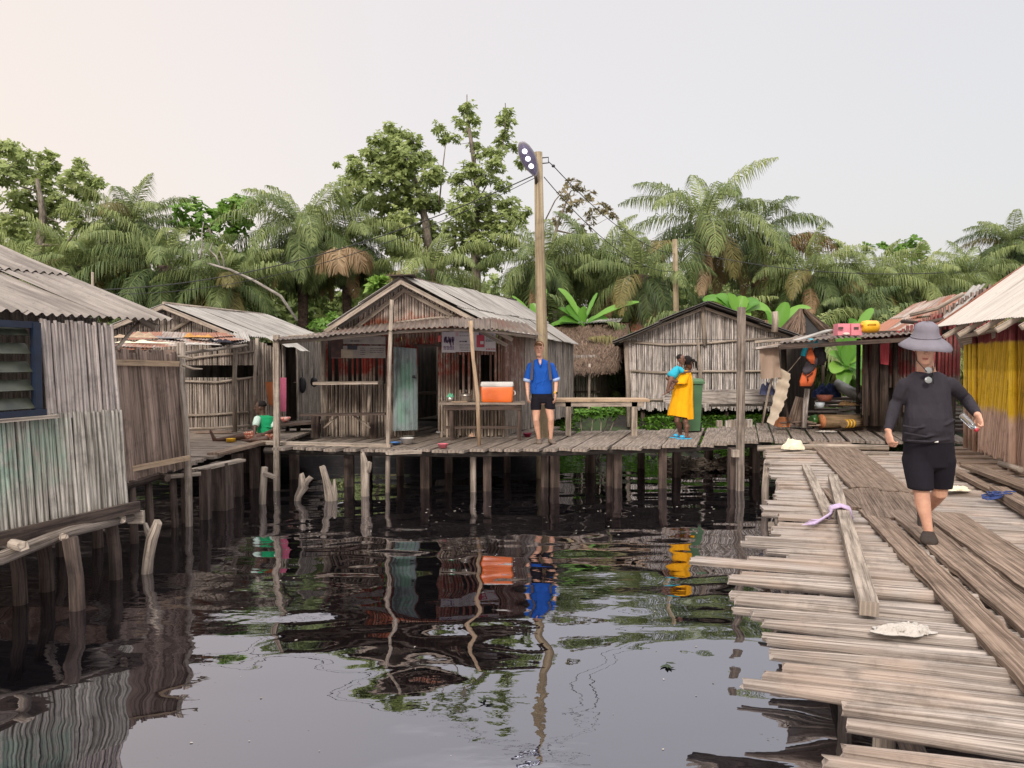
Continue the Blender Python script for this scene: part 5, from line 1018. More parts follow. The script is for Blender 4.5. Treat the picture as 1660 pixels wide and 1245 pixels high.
# hollow blocks and rubbish near the bin
blk = thing('brick_row', 'row of pale rough blocks on the bank right of the wheeled bin', 'blocks', G(1180, 694)); 
for i, px in enumerate((1166, 1180, 1186, 1196, 1208, 1214)):
    mb = MB(); mb.box(W(px, 687 + jit(2), 16.6), .11, .12, .16 + jit(.04), ax=(1, jit(.2), 0)); mb.build('block', M['h7'] if i % 2 else M['palepost'], blk)
mb = MB()
for i in range(520):
    px = random.uniform(1085, 1235); d = random.uniform(15.0, 16.2); X = W(px, 700, d).x; p = V((X, d, max(.0, bank(X, d)) + random.uniform(0, .16))); a = random.uniform(0, 3.14); l = random.uniform(.04, .16); v_ = V((math.cos(a), math.sin(a), jit(.4))) * l; mb.tube([p - v_, p + v_], random.uniform(.01, .025), 5)
tag(mb.build('driftwood', M['palepost'], None, (4, 15.8, 0)), 'scattered driftwood, husks and rubbish on the muddy bank under the pier', 'driftwood', kind='stuff')

# ---------------------------------------------------------------- tables, pots, cooler, bins
def table(name, label, cat, px0, px1, py, d, depth, legs, top_mat, leg_mat, thick=.045, lw=.075, over=0, rail=True, rail_py=None):
    t = thing(name, label, cat, G((px0 + px1) / 2, 700)); mb = MB(); mb.board(W(px0, py, d + depth / 2) , W(px1, py, d + depth / 2), depth, thick, seg=4, rag=.01); mb.build('table_top', M[top_mat], t)
    ztop_ = W(px0, py, d + depth / 2).z - thick
    for px in legs:
        for yy in (d + .08, d + depth - .08):
            X = W(px, py, yy).x; mb = MB(); mb.box((X, yy, (DECK + ztop_) / 2), lw, lw, ztop_ - DECK); mb.build('leg', M[leg_mat], t)
    z1 = ztop_ - .06
    mb = MB(); mb.box((W((px0 + px1) / 2, py, d + .05).x, d + .04, z1 + .005), (px1 - px0 - 12) * d / F_PX, .03, .085); mb.build('apron', M[leg_mat], t)
    if rail: mb = MB(); mb.box((W((px0 + px1) / 2, py, d + .1).x, d + .12, DECK + .24), (px1 - px0 - 16) * d / F_PX, .04, .05); mb.build('rail', M[leg_mat], t)
    return t, ztop_ + thick
t1, z1 = table('wooden_table', 'grey wooden table carrying the orange cooler and pots, against the central hut', 'table', 714, 851, 651, 13.7, .6, (732, 842), 'plank', 'post')
t2, z2 = table('wooden_table', 'pale empty wooden table', 'table', 873, 1049, 646, 14.6, .7, (921, 1028), 'fresh', 'palepost', lw=.11, rail=False)
t2['label'] = 'pale empty table at the back of the pier, right of the man in blue'
cl = thing('cooler_box', 'orange cooler box with a white lid on the grey table', 'cooler', W(806, 650, 13.95)); cx_ = W(806, 632, 13.95).x
def rbox(cz, z0, zt, wx, wy, tx=1.0):
    n_ = 6; rings = []
    for z, s_ in ((z0, .94), (z0 + .02, 1.0), (zt - .012, tx), (zt, tx * .97)):
        rings.append((z, wx * s_, wy * s_))
    mb = MB(); P = []
    for z, a, b in rings:
        r_ = []
        for (sx, sy, a0) in ((1, -1, -90), (1, 1, 0), (-1, 1, 90), (-1, -1, 180)):
            for k_ in range(5): an = R(a0 + k_ * 22.5); rr = .03; r_.append(V((cz.x + sx * (a / 2 - rr) + rr * math.cos(an), cz.y + sy * (b / 2 - rr) + rr * math.sin(an), z)))
        r_.append(r_[0]); P.append(r_)
    mb.grid(P); i = len(mb.v); mb.v += [p[:] for p in P[-1][:-1]]; mb.face(tuple(range(i, i + 20)), [(0, 0)] * 20); i = len(mb.v); mb.v += [p[:] for p in P[0][:-1]]; mb.face(tuple(range(i, i + 20))[::-1], [(0, 0)] * 20)
    return mb
M['orange'] = plain('orange_plastic', (.78, .16, .02), .35, (.70, .13, .02), 3); M['whitepl'] = plain('white_plastic', (.68, .66, .64), .4, (.6, .58, .55), 6)
cc_ = V((cx_, 13.95, 0)); rbox(cc_, z1, z1 + .285, .58, .36, 1.04).build('body', M['orange'], cl); rbox(cc_, z1 + .287, z1 + .375, .62, .40, .97).build('lid', M['whitepl'], cl)
mb = MB(); mb.tube([cc_ + V((.295, -.06, z1 + .21)), cc_ + V((.33, -.06, z1 + .19)), cc_ + V((.33, -.06, z1 + .14)), cc_ + V((.295, -.06, z1 + .12))], .012, 8); mb.tube([cc_ + V((.295, .06, z1 + .21)), cc_ + V((.33, .06, z1 + .19)), cc_ + V((.33, .06, z1 + .14)), cc_ + V((.295, .06, z1 + .12))], .012, 8); mb.box(cc_ + V((.335, 0, z1 + .165)), .02, .14, .05); mb.build('handle', M['whitepl'], cl)
M['alu'] = plain('dull_aluminium', (.55, .52, .48), .35, (.36, .33, .30), 9, .8)
ptn = thing('cooking_pot', 'dented aluminium pot with a lid on the grey table', 'pot', W(755, 650, 13.95)); p = V((W(755, 640, 13.95).x, 13.95, z1)); mb = MB(); mb.lathe(p, [(0, 0), (.09, .0), (.115, .03), (.118, .12), (.125, .125), (.108, .128)], 20); mb.build('pot_body', M['alu'], ptn); mb = MB(); mb.lathe(p + UP * .13, [(.12, -.004), (.118, .008), (.06, .025), (.0, .03)], 20); mb.build('lid', M['alu'], ptn); mb = MB(); mb.tube([p + UP * .15, p + V((-.01, 0, .24))], [.02, .012], 8); mb.build('knob', M['black'], ptn)
for px, r_, h, mt, lb, nm in ((730, .075, .09, 'alu', 'small aluminium bowl at the left end of the grey table', 'bowl'),): mb = MB(); p = V((W(px, 640, 13.95).x, 13.95, z1)); mb.lathe(p, [(0, 0), (r_ * .8, 0), (r_, h), (r_ * .92, h), (0, h * .5)], 18); tag(mb.build(nm, M[mt]), lb, 'bowl')
crumple('green_bag', V((W(730, 640, 13.95).x, 13.95, z1 + .085)), .08, .06, .08, plain('mint_plastic', (.12, .45, .28), .5), 'mint green bag in the aluminium bowl', 'bag', 61)
mb = MB(); mb.box(V((W(745, 640, 13.85).x, 13.82, z1 + .008)), .3, .12, .014); tag(mb.build('chopping_board', M['fresh']), 'thin pale board under the pot on the grey table', 'board')
def bowl(px, py, r_, h, mat, label, name='bowl', d=None):
    p = G(px, py, DECK + .008); mb = MB(); mb.lathe(p, [(0, 0), (r_ * .65, 0), (r_, h), (r_ * 1.06, h * 1.02), (r_ * .93, h * .98), (r_ * .6, h * .15), (0, h * .1)], 20); return tag(mb.build(name, mat), label, 'bowl')
bowl(718, 726, .09, .07, plain('pink_plastic', (.78, .20, .26), .4), 'pink plastic bowl on the front edge of the pier')
bowl(660, 719, .125, .10, M['whitepl'], 'white enamel bowl on the pier beside the leaning pole'); bowl(662, 711, .10, .05, M['alu'], 'thin aluminium bowl behind the white enamel bowl')
bowl(640, 720, .11, .035, plain('blue_plastic', (.10, .24, .55), .4), 'flat blue plate beside the white enamel bowl', 'plate')
bw = bowl(855, 708, .085, .07, plain('crimson_plastic', (.35, .02, .08), .35), 'crimson bowl under the right end of the grey table')
crumple('plastic_bag', G(716, 702, DECK + .01), .14, .09, .1, plain('clear_plastic', (.35, .32, .32), .4), 'greyish clear plastic bag left of the grey table', 'bag', 71); crumple('plastic_bag', G(577, 706, DECK + .01), .09, .07, .13, plain('white_blue_plastic', (.5, .55, .65), .4, (.12, .16, .3), 20), 'white and blue plastic bag under the narrow bench', 'bag', 72)
crumple('paper_scrap', G(765, 708, DECK + .01), .08, .06, .1, plain('tan_paper', (.55, .36, .25), .8), 'tan paper scrap on the pier beside the leaning yellow pole', 'litter', 73)
tagb = thing('bucket', 'dark green bucket with a bright green rim behind the legs of the man in blue', 'bucket', G(883, 706)); p = G(884, 706, DECK); mb = MB(); mb.lathe(p, [(0, 0), (.095, 0), (.115, .28), (0, .28)], 20); mb.build('body', plain('dark_green_plastic', (.012, .06, .045), .4), tagb); mb = MB(); mb.lathe(p + UP * .281, [(.12, -.01), (.125, .03), (.0, .035)], 20); mb.build('rim', plain('lime_plastic', (.15, .55, .05), .4), tagb)
# wheeled bin
bn = thing('wheeled_bin', 'green wheeled bin standing behind the woman in yellow', 'bin', G(1122, 700)); M['bingreen'] = plain('bin_green', (.065, .15, .07), .45, (.055, .125, .06), 3)
p = G(1121, 701, DECK); p = V((W(1120, 650, 15.4).x, 15.4, DECK)); mb = MB(); zb_ = DECK + .05
mb.loft([(p + UP * .05, (.17, 0, 0), (0, .2, 0))] , 4) if 0 else None
mb.box(p + UP * .52, .38, .42, .96, taper=1.0); 
for i, v_ in enumerate(mb.v):
    if v_[2] < .9: mb.v[i] = (p.x + (v_[0] - p.x) * .80, p.y + (v_[1] - p.y) * .8, v_[2])
mb.build('body', M['bingreen'], bn); mb = MB(); mb.box(p + UP * 1.03, .45, .5, .05); mb.box(p + V((0, .0, 1.08)), .42, .46, .055, taper=.9); mb.build('lid', M['bingreen'], bn); mb = MB(); mb.tube([p + V((-.2, .27, 1.02)), p + V((.2, .27, 1.02))], .02, 8); mb.build('handle', M['bingreen'], bn)
for sx in (-1, 1):
    mb = MB(); c = p + V((sx * .2, .1, .1)); mb.lathe(c, [(0, -.03), (.1, -.03), (.105, 0), (.1, .03), (0, .03)], 18, az=(1, 0, 0)); mb.build('wheel', M['black'], bn)

# ---------------------------------------------------------------- lamp post, thin pole and wires
lp = thing('lamp_post', 'tall round wooden pole with an oval street lamp on its top', 'lamp post', V((.6, 14.3, -.4)))
dp = 14.3; M['poleyellow'] = wood('treated_pole', (.20, .155, .10), (.37, .30, .20), .1, stretch=(14, .5))
stick(lp, 'pole', Wp([(880, 860, dp), (879, 700, dp), (878.5, 545, dp), (875, 400, dp), (872.5, 247, dp)]), [.12, .115, .108, .092, .078], 'poleyellow', 16)
lc = W(857, 258, dp - .35); ldir = (W(846, 234, dp - .5) - W(868, 284, dp - .2)).normalized(); ln_ = V((-.25, -.9, -.35)).normalized(); ln_ = (ln_ - ldir * ln_.dot(ldir)).normalized(); lsd = ldir.cross(ln_)
P = []; nn = 28
def lampring(sc, off, taperend=1):
    r_ = []
    for k_ in range(nn + 1):
        a = 2 * math.pi * k_ / nn; l = math.cos(a) * .36; wv = math.sin(a) * .155 * (1 - .35 * max(0, -math.cos(a))); r_.append(lc + ldir * (l * sc) + lsd * (wv * sc) + ln_ * off)
    return r_
mb = MB(); mb.grid([lampring(.05, -.075), lampring(.6, -.07), lampring(.92, -.04), lampring(1, 0), lampring(.97, .02), lampring(.9, .022), lampring(.04, .02)]); hd_ = mb.build('lamp_head', plain('lamp_grey', (.26, .25, .28), .4, (.2, .19, .22), 5), lp)
mb = MB(); mb.grid([lampring(.86, .026), lampring(.82, .034), lampring(.05, .036)]); mb.build('lens', plain('lamp_lens', (.16, .15, .24), .15), hd_)
for k_ in (.17, .02, -.13):
    mb = MB(); mb.ell(lc + ldir * k_ + ln_ * .036, .05, .05, .02, az=ln_, ax=ldir); mb.build('led', plain('led_glow', (.9, .92, 1), .3, emit=((.9, .93, 1), 1.6)), hd_)
mb = MB(); mb.tube([lc - ldir * .33, W(869, 290, dp - .12), W(870, 300, dp - .02)], [.035, .03, .03], 8); mb.build('bracket', M['post'], lp)
mb = MB(); mb.tube(Wp([(878, 256, dp), (889, 255, dp), (889, 264, dp), (878, 265, dp)]), .012, 6); mb.ell(W(897, 269, dp), .035, .03, .03); mb.tube(Wp([(889, 262, dp), (897, 269, dp)]), .01, 6); mb.build('wire_bracket', M['black'], lp)
tpole = thing('utility_pole', 'thin bare wooden pole behind the peak of the grey gabled hut', 'pole', (5.5, 24, 1)); stick(tpole, 'shaft', Wp([(1097, 620, 24), (1096, 505, 24), (1095, 440, 24), (1094, 388, 24)]), [.1, .095, .09, .08], 'poleyellow', 10)
def wire(label, a, b, sag, r_=.009, n_=24):
    a, b = V(a), V(b); mb = MB(); mb.tube([a.lerp(b, i / n_) - UP * (4 * sag * (i / n_) * (1 - i / n_)) for i in range(n_ + 1)], r_, 5); return tag(mb.build('wire', M['black'], None, a.lerp(b, .5)), label, 'wire')
wire('upper black wire running from the lamp post down to the thin pole', W(897, 269, dp), W(1095, 412, 24), .35)
wire('lower black wire running from the lamp post down to the thin pole', W(882, 287, dp), W(1095, 440, 24), .5)
wire('black wire from the lamp post descending left over the central hut roof', W(868, 283, dp), W(150, 470, 17), .5, .011)
wire('thin second wire just under the left-hand wire', W(868, 288, dp), W(150, 476, 17), .62, .007)
wire('black wire from the thin pole running right over the red hut', W(1095, 402, 24), W(1530, 442, 20), .3, .011)
wire('low thin line from the thin pole across the banana plants', W(1000, 548, 18.5), W(1560, 530, 15.0), .12, .005)
wp_ = thing('wooden_stick', 'short upright stick rising behind the roof of the whitewashed hut', 'pole', W(151, 500, 12)); stick(wp_, 'stick', Wp([(151, 520, 12), (150, 441, 12)]), .02, 'palepost')
# ============================================================ PEOPLE
def skinmat(name, c, c2): return plain(name, c, .5, c2, 18, spec=.4)
M['skin_fair'] = skinmat('fair_skin', (.58, .33, .23), (.50, .26, .18)); M['skin_dark'] = skinmat('dark_skin', (.085, .042, .028), (.06, .03, .02)); M['skin_brown'] = skinmat('brown_skin', (.14, .065, .04), (.10, .045, .03))
M['eye'] = plain('eye_dark', (.03, .02, .015), .2); M['lip'] = plain('lip', (.38, .13, .11), .5); M['lipd'] = plain('dark_lip', (.13, .05, .045), .5)
def head_rings(c, up, fw, s=1.0, wide=1.0):
    """c = chin-level centre of the neck; s scales a 0.235 m tall head"""
    up, fw = V(up).normalized(), V(fw).normalized(); sd_ = fw.cross(up).normalized(); fw = up.cross(sd_)
    T = [(-.010, .030, .030, .050), (.004, .044, .046, .036), (.030, .055, .062, .020), (.060, .063, .076, .010), (.095, .070, .088, .002), (.130, .074, .094, -.003), (.165, .074, .094, -.007), (.198, .064, .082, -.010), (.222, .042, .055, -.010), (.234, .016, .02, -.010)]
    return [(V(c) + up * z * s + fw * o * s, sd_ * a * s * wide, fw * b * s) for z, a, b, o in T], up, fw, sd_
def add_head(mb, c, up, fw, s=1.0, wide=1.0):
    Rg, up, fw, sd_ = head_rings(c, up, fw, s, wide); mb.loft(Rg, 18); c = V(c)
    mb.limb([c + up * .125 * s + fw * .088 * s, c + up * .100 * s + fw * .100 * s, c + up * .086 * s + fw * .107 * s], [.009 * s, .011 * s, .015 * s], 8)      # nose
    for k in (-1, 1):
        mb.ell(c + up * .105 * s + sd_ * .074 * s * wide * k - fw * .005 * s, .010 * s, .018 * s, .030 * s, ax=sd_, az=up)                    # ears
        mb.ell(c + up * .143 * s + fw * .083 * s + sd_ * .03 * k * s, .022 * s, .010 * s, .006 * s, ax=sd_, az=up)                            # brow
    mb.ell(c + up * .052 * s + fw * .083 * s, .022 * s, .008 * s, .010 * s, ax=sd_, az=up)                                                    # lips bulge
    return up, fw, sd_
def face_bits(par, c, up, fw, sd_, s=1.0, lip='lip', eyes=True):
    c = V(c)
    if eyes:
        for k in (-1, 1): mb = MB(); mb.ell(c + up * .122 * s + fw * .087 * s + sd_ * .031 * k * s, .014 * s, .006 * s, .006 * s, ax=sd_, az=up); mb.build('eye', M['eye'], par)
    mb = MB(); mb.ell(c + up * .052 * s + fw * .0885 * s, .023 * s, .006 * s, .006 * s, ax=sd_, az=up); mb.build('mouth', M[lip], par)
def hand(mb, wrist, d, palm_n, thumb_side, s=1.0, curl=.5, spread=.06):
    """palm, five unequal bent fingers and a thumb leaving the side of the palm. d = pointing direction, palm_n = way the palm faces"""
    w_, d, pn = V(wrist), V(d).normalized(), V(palm_n).normalized(); sd_ = d.cross(pn).normalized() * thumb_side; pn = (pn - d * pn.dot(d)).normalized()
    pc = w_ + d * .045 * s
    mb.loft([(w_ - d * .01 * s, sd_ * .026 * s, pn * .02 * s), (w_ + d * .02 * s, sd_ * .033 * s, pn * .017 * s), (w_ + d * .055 * s, sd_ * .041 * s, pn * .015 * s), (w_ + d * .088 * s, sd_ * .040 * s, pn * .012 * s), (w_ + d * .095 * s, sd_ * .03 * s, pn * .008 * s)], 12)
    for i, (o_, L) in enumerate(((.030, .070), (.010, .079), (-.011, .073), (-.030, .057))):
        b = w_ + d * (.082 - .004 * abs(i - 1)) * s + sd_ * o_ * s; a = 0; p = b; P = [b - d * .012 * s]; P.append(p); cv = curl * (1 + .12 * i)
        for q, f in enumerate((.45, .32, .23)):
            a += cv * (.75, 1.0, .7)[q]; dd = (d * math.cos(a) + pn * math.sin(a) + sd_ * spread * (1.5 - i) * .5).normalized(); p = p + dd * L * f * s; P.append(p)
        mb.limb(P, [.0092 * s, .0092 * s, .0086 * s, .0078 * s, .0066 * s], 8)
    b = w_ + d * .022 * s + sd_ * .026 * s; p1 = b + (d * .7 + sd_ * .55 + pn * .3).normalized() * .034 * s; p2 = p1 + (d * .85 + sd_ * .15 + pn * .45 * (.6 + curl)).normalized() * .028 * s; p3 = p2 + (d * .9 - sd_ * .1 + pn * .5 * (.6 + curl)).normalized() * .02 * s
    mb.limb([b, p1, p2, p3], [.014 * s, .0115 * s, .0095 * s, .008 * s], 8)
def foot(mb, ankle, fw, s=1.0, down=.0, r=.04, up=UP):
    a, f = V(ankle), V(fw).normalized(); u_ = V(up); side = f.cross(u_).normalized()
    heel = a - f * .045 * s - u_ * .055 * s; toe = a + f * .16 * s - u_ * (.066 + down) * s
    mb.loft([(heel - f * .015 * s, side * .02 * s, u_ * .018 * s), (heel, side * .032 * s, u_ * .030 * s), (a - u_ * .045 * s + f * .02 * s, side * .035 * s, u_ * .038 * s), (a + f * .08 * s - u_ * (.056 + down * .4) * s, side * .042 * s, u_ * .025 * s), (toe, side * .046 * s, u_ * .016 * s), (toe + f * .035 * s, side * .03 * s, u_ * .010 * s)], 12)
def ring(c, side, rx, fw, ry): return (V(c), V(side) * rx, V(fw) * ry)
S_ = V((-1, 0, 0)); Fc = V((0, -1, 0)); XX = V((1, 0, 0)); YY = V((0, 1, 0))

# ---------------------------------------------------------------- walking man in black
D = 6.2
def w_(px, py, d=None): return W(px, py, D if d is None else d)
man = thing('person', 'man in black with a wide grey sun hat walking on the boards, holding a bottle', 'person', V((w_(1500, 880, 6.1).x, 6.1, DECK)))
chin = w_(1498, 585, 6.10); hup, hfw = V((-.08, -.25, 1)), V((-.46, -1, -.48))
mb = MB(); add_head(mb, chin, hup, hfw, 1.04, 1.05)
mb.limb([w_(1502, 606, 6.2), w_(1500, 592, 6.17), w_(1499, 578, 6.15)], [.075, .066, .062], 14)
TR = [(614, .13, .08, 6.20), (622, .155, .10, 6.20), (650, .16, .115, 6.19), (680, .165, .125, 6.17), (705, .175, .12, 6.19), (730, .175, .12, 6.2)]
mb.loft([ring(w_(1503, 603, 6.2), XX, .09, YY, .07)] + [ring(w_(1503 if py < 640 else 1505, py, d), XX, rx, YY, ry) for py, rx, ry, d in TR] + [ring(w_(1506, 752, 6.2), XX, .12, YY, .10)], 20)
armL = [w_(1469, 622, 6.2), w_(1452, 655, 6.26), w_(1440, 697, 6.12)]; armR = [w_(1539, 622, 6.2), w_(1566, 647, 6.30), w_(1584, 672, 6.02)]
mb.limb([armL[0], armL[0].lerp(armL[1], .5), armL[1], armL[1].lerp(armL[2], .4), armL[2]], [.052, .050, .045, .042, .030]); mb.limb([armR[0], armR[0].lerp(armR[1], .5), armR[1], armR[1].lerp(armR[2], .4), armR[2]], [.052, .050, .046, .042, .030])
hand(mb, armL[2] + V((0, -.0, -.015)), (.10, -.22, -1), (.95, .25, .1), -1, 1.02, .62)
hd0 = armR[2] + V((.0, -.02, -.01)); hand(mb, hd0, (-.04, -.34, -1), (-.9, -.1, -.1), 1, 1.04, .85)
# legs: right foot landing in front, left foot pushing off behind it
kneeF, ankF = w_(1494, 800, 6.10), w_(1505, 861, 6.06); hipF = w_(1487, 742, 6.2); kneeB, ankB = w_(1523, 800, 6.24), V((w_(1497, 850, 6.62).x, 6.60, DECK + .15)); hipB = w_(1524, 742, 6.2)
for h, k_, a in ((hipF, kneeF, ankF), (hipB, kneeB, ankB)):
    mb.limb([h, h.lerp(k_, .5), k_, k_.lerp(a, .3) + V((0, .012, 0)), k_.lerp(a, .65), a], [.095, .085, .060, .060, .044, .036], 14)
foot(mb, ankF, (-.50, -1, .04), 1.05, -.01); foot(mb, ankB, (-.3, -.85, -.55), 1.05, 0, up=V((-.1, -.5, .85)))
bd = mb.build('body', M['skin_fair'], man); remesh(bd, .0055, 3)
face_bits(man, chin, hup.normalized(), hfw.normalized(), hfw.cross(hup).normalized(), 1.04)
M['black_shirt'] = cloth('black_jersey', (.022, .019, .025), (.036, .031, .040), 6, 1.2); M['black_shorts'] = cloth('black_shorts', (.007, .006, .010), (.012, .010, .015), 7, .5)
mb = MB()
mb.loft([ring(w_(1502, 602, 6.2) , XX, .085, YY, .072), ring(w_(1502, 605, 6.2), XX, .125, YY, .085)] + [ring(w_(1503 if py < 640 else 1504.5, py, d), XX, rx, YY, ry) for py, rx, ry, d in
    [(609, .155, .095, 6.2), (617, .182, .115, 6.2), (634, .184, .130, 6.19), (655, .180, .138, 6.18), (676, .188, .150, 6.16), (696, .198, .155, 6.165), (708, .202, .150, 6.18), (716, .206, .148, 6.19), (719, .15, .1, 6.19)]], 26)
for A_ in (armL, armR):
    mb.limb([A_[0] + V((0, 0, -.005)), A_[0].lerp(A_[1], .32), A_[0].lerp(A_[1], .65), A_[1], A_[1].lerp(A_[2], .35), A_[1].lerp(A_[2], .7), A_[2] + (A_[1] - A_[2]).normalized() * .01], [.066, .063, .057, .053, .049, .043, .036], 14)
rs = random.Random(3)   # soft folds: low ridges across belly, armpits and elbows
for a, b, c_ in (((1466, 702), (1500, 708), (1542, 700)), ((1464, 690), (1482, 694), (1510, 690)), ((1548, 680), (1535, 688), (1512, 692)), ((1470, 714), (1505, 716), (1540, 712))):
    mb.limb([w_(*a, 6.045), w_(*b, 6.015), w_(*c_, 6.045)], [.010, .013, .010], 8)
sh_ = mb.build('shirt', M['black_shirt'], man); remesh(sh_, .008, 5)
mb = MB(); mb.loft([ring(w_(1505, 706, 6.19), XX, .2, YY, .14), ring(w_(1505, 712, 6.19), XX, .198, YY, .14), ring(w_(1506, 735, 6.2), XX, .205, YY, .145), ring(w_(1506, 755, 6.2), XX, .19, YY, .135), ring(w_(1506, 762, 6.2), XX, .12, YY, .08)], 22)
for h, k_, e in ((hipF, kneeF, (1492, 793, 6.11)), (hipB, kneeB, (1523, 791, 6.24))):
    e = w_(*e); mb.loft([ring(h + UP * .05, XX, .10, YY, .12), ring(h - UP * .02, XX, .116, YY, .13), ring(h.lerp(e, .5), XX, .108, YY, .118), ring(e + UP * .02, XX, .098, YY, .105), ring(e, XX, .095, YY, .102)], 18)
so = mb.build('shorts', M['black_shorts'], man); remesh(so, .0075, 4)
mb = MB(); mb.box(w_(1518, 716, 6.02), .03, .006, .012); mb.build('shorts_label', M['whitepl'], man)
M['shoe'] = cloth('dark_shoe', (.055, .042, .036), (.035, .028, .025), 12)
for a, f, u_ in ((ankF, V((-.50, -1, .04)), UP), (ankB, V((-.3, -.85, -.55)), V((-.1, -.5, .85)))):
    mb = MB(); f = f.normalized(); side = f.cross(u_).normalized(); u2 = side.cross(f)
    mb.loft([ring(a - f * .075 - u2 * .05, side, .03, u2, .035), ring(a - f * .06 - u2 * .045, side, .048, u2, .05), ring(a - u2 * .04 + f * .0, side, .055, u2, .052), ring(a + f * .08 - u2 * .05, side, .064, u2, .048), ring(a + f * .15 - u2 * .055, side, .066, u2, .042), ring(a + f * .20 - u2 * .06, side, .054, u2, .032), ring(a + f * .225 - u2 * .062, side, .03, u2, .018)], 18)
    o = mb.build('shoe', M['shoe'], man); remesh(o, .006, 3)
# sun hat with drooping brim
M['hat'] = cloth('grey_violet_hat', (.20, .185, .215), (.155, .145, .17), 9, .4); hc = chin + hup.normalized() * .176 + hfw.normalized() * -.01; hz = V((-.06, -.22, 1)).normalized(); hx = XX; hy = hz.cross(hx).normalized(); hx = hy.cross(hz)
prof = [(.205, -.056), (.208, -.050), (.17, -.020), (.125, .010), (.105, .020), (.103, .045), (.1, .048), (.097, .08), (.088, .118), (.06, .136), (.02, .142), (0, .142)]; rows = []
for r_, z in prof:
    rows.append([hc + hx * (r_ * .93 * math.cos(a)) + hy * (r_ * 1.0 * math.sin(a)) + hz * (z + (.014 * math.sin(2 * a + .6) + .010 * math.sin(3 * a)) * max(0, (r_ - .1) / .1) + (.004 * math.sin(5 * a) if z > .06 else 0)) for a in [2 * math.pi * k / 48 for k in range(49)]])
mb = MB(); mb.grid(rows); mb.grid([[p - hz * .006 for p in r_] for r_ in rows[:7]][::-1]); ht = mb.build('sun_hat', M['hat'], man)
mb = MB(); mb.tube([hc + hz * (.024) + hx * (.1065 * math.cos(a)) + hy * (.1065 * math.sin(a)) for a in [2 * math.pi * k / 30 for k in range(31)]], .006, 6, caps=False); mb.build('hat_band', M['hat'], ht)
mb = MB(); mb.tube([hc - hx * .09 - hz * .01, chin + XX * -.075 + V((0, -.03, -.0)), chin + V((-.045, -.10, -.07)), w_(1509, 612, 6.055), w_(1512, 618, 6.04)], .0035, 6); mb.tube([hc + hx * .09 - hz * .01, chin + V((.078, -.03, 0)), chin + V((.03, -.09, -.06)), w_(1510, 612, 6.052)], .0035, 6); mb.build('chin_cord', M['black'], ht)
sg = thing('sunglasses', 'grey sunglasses hooked on the neckline of the man in black', 'sunglasses', w_(1506, 620, 6.02)); M['lensg'] = plain('grey_lens', (.20, .21, .21), .12, (.26, .27, .27), 3)
for py in (599, 615): 
    mb = MB(); mb.ell(w_(1505, py + 1, 6.02), .031, .007, .027, az=V((.1, .15, 1))); o = mb.build('lens', M['lensg'], sg)
mb = MB(); mb.tube([w_(1511, 593, 6.05), w_(1513, 605, 6.035), w_(1513, 623, 6.03)], .003, 6); mb.tube([w_(1508, 606, 6.03), w_(1510, 609, 6.03)], .004, 6); mb.build('frame', M['black'], sg)
# water bottle gripped in the left hand, red cap towards the camera
bt = thing('water_bottle', 'clear water bottle with a red cap held by the man in black', 'bottle', hd0 - UP * .1); bdir = V((.30, -.62, -.62)).normalized(); bc = w_(1583, 697, 5.88) - bdir * .08
mb = MB(); mb.lathe(bc - bdir * .085, [(0, 0), (.026, .0), (.028, .02), (.026, .06), (.028, .11), (.020, .14), (.012, .15), (.012, .16)], 18, az=bdir); m, nt_, b_ = newmat('clear_bottle'); b_.inputs['Base Color'].default_value = (.75, .80, .86, 1); b_.inputs['Transmission Weight'].default_value = .95; b_.inputs['Roughness'].default_value = .12; mb.build('bottle_body', m, bt)
mb = MB(); mb.lathe(bc + bdir * .072, [(.016, 0), (.0165, .02), (.0, .021)], 14, az=bdir); mb.build('cap', plain('red_cap', (.5, .03, .05), .4), bt)

# ---------------------------------------------------------------- man in blue, standing and facing the camera
D = 13.4
mn = thing('person', 'tall man in a blue shirt and black shorts standing before the lamp post', 'person', G(880, 718))
chin = w_(874, 576, 13.36); hup, hfw = V((0, -.03, 1)), V((-.04, -1, -.05))
mb = MB(); add_head(mb, chin, hup, hfw, 1.08); mb.limb([w_(875.5, 590), w_(875, 582), w_(874.5, 574)], [.062, .056, .055], 12)
mb.loft([ring(w_(876, 583), XX, .08, YY, .06), ring(w_(876.5, 587), XX, .17, YY, .09), ring(w_(877, 600), XX, .175, YY, .11), ring(w_(877.5, 625), XX, .15, YY, .10), ring(w_(879, 645), XX, .165, YY, .11), ring(w_(880, 655), XX, .1, YY, .08)], 18)
aL = [w_(860, 592.5), w_(854.5, 617), w_(855.5, 640, 13.3)]; aR = [w_(893.5, 592.5), w_(901.5, 616), w_(900.5, 640, 13.3)]
for A_ in (aL, aR): mb.limb([A_[0], A_[0].lerp(A_[1], .5), A_[1], A_[1].lerp(A_[2], .4), A_[2]], [.048, .045, .042, .038, .027])
hand(mb, aL[2] - UP * .01, (.06, -.1, -1), (.9, .3, 0), -1, 1.02, .35); hand(mb, aR[2] - UP * .01, (-.06, -.1, -1), (-.9, .3, 0), 1, 1.02, .35)
kL, kR, kkL, kkR = w_(869, 681, 13.36), w_(893, 680, 13.36), w_(873.5, 711, 13.42), w_(893, 711, 13.42)
for h, k_, a in ((w_(870, 650), kL, kkL), (w_(889, 650), kR, kkR)): mb.limb([h, h.lerp(k_, .5), k_, k_.lerp(a, .32) + V((0, .02, 0)), k_.lerp(a, .7), a], [.085, .076, .056, .056, .040, .034], 12)
foot(mb, kkL, (.0, -1, 0), 1.0); foot(mb, kkR, (.28, -1, 0), 1.0)
bd = mb.build('body', M['skin_fair'], mn); remesh(bd, .007, 3); face_bits(mn, chin, hup.normalized(), hfw.normalized(), hfw.cross(hup).normalized(), 1.08)
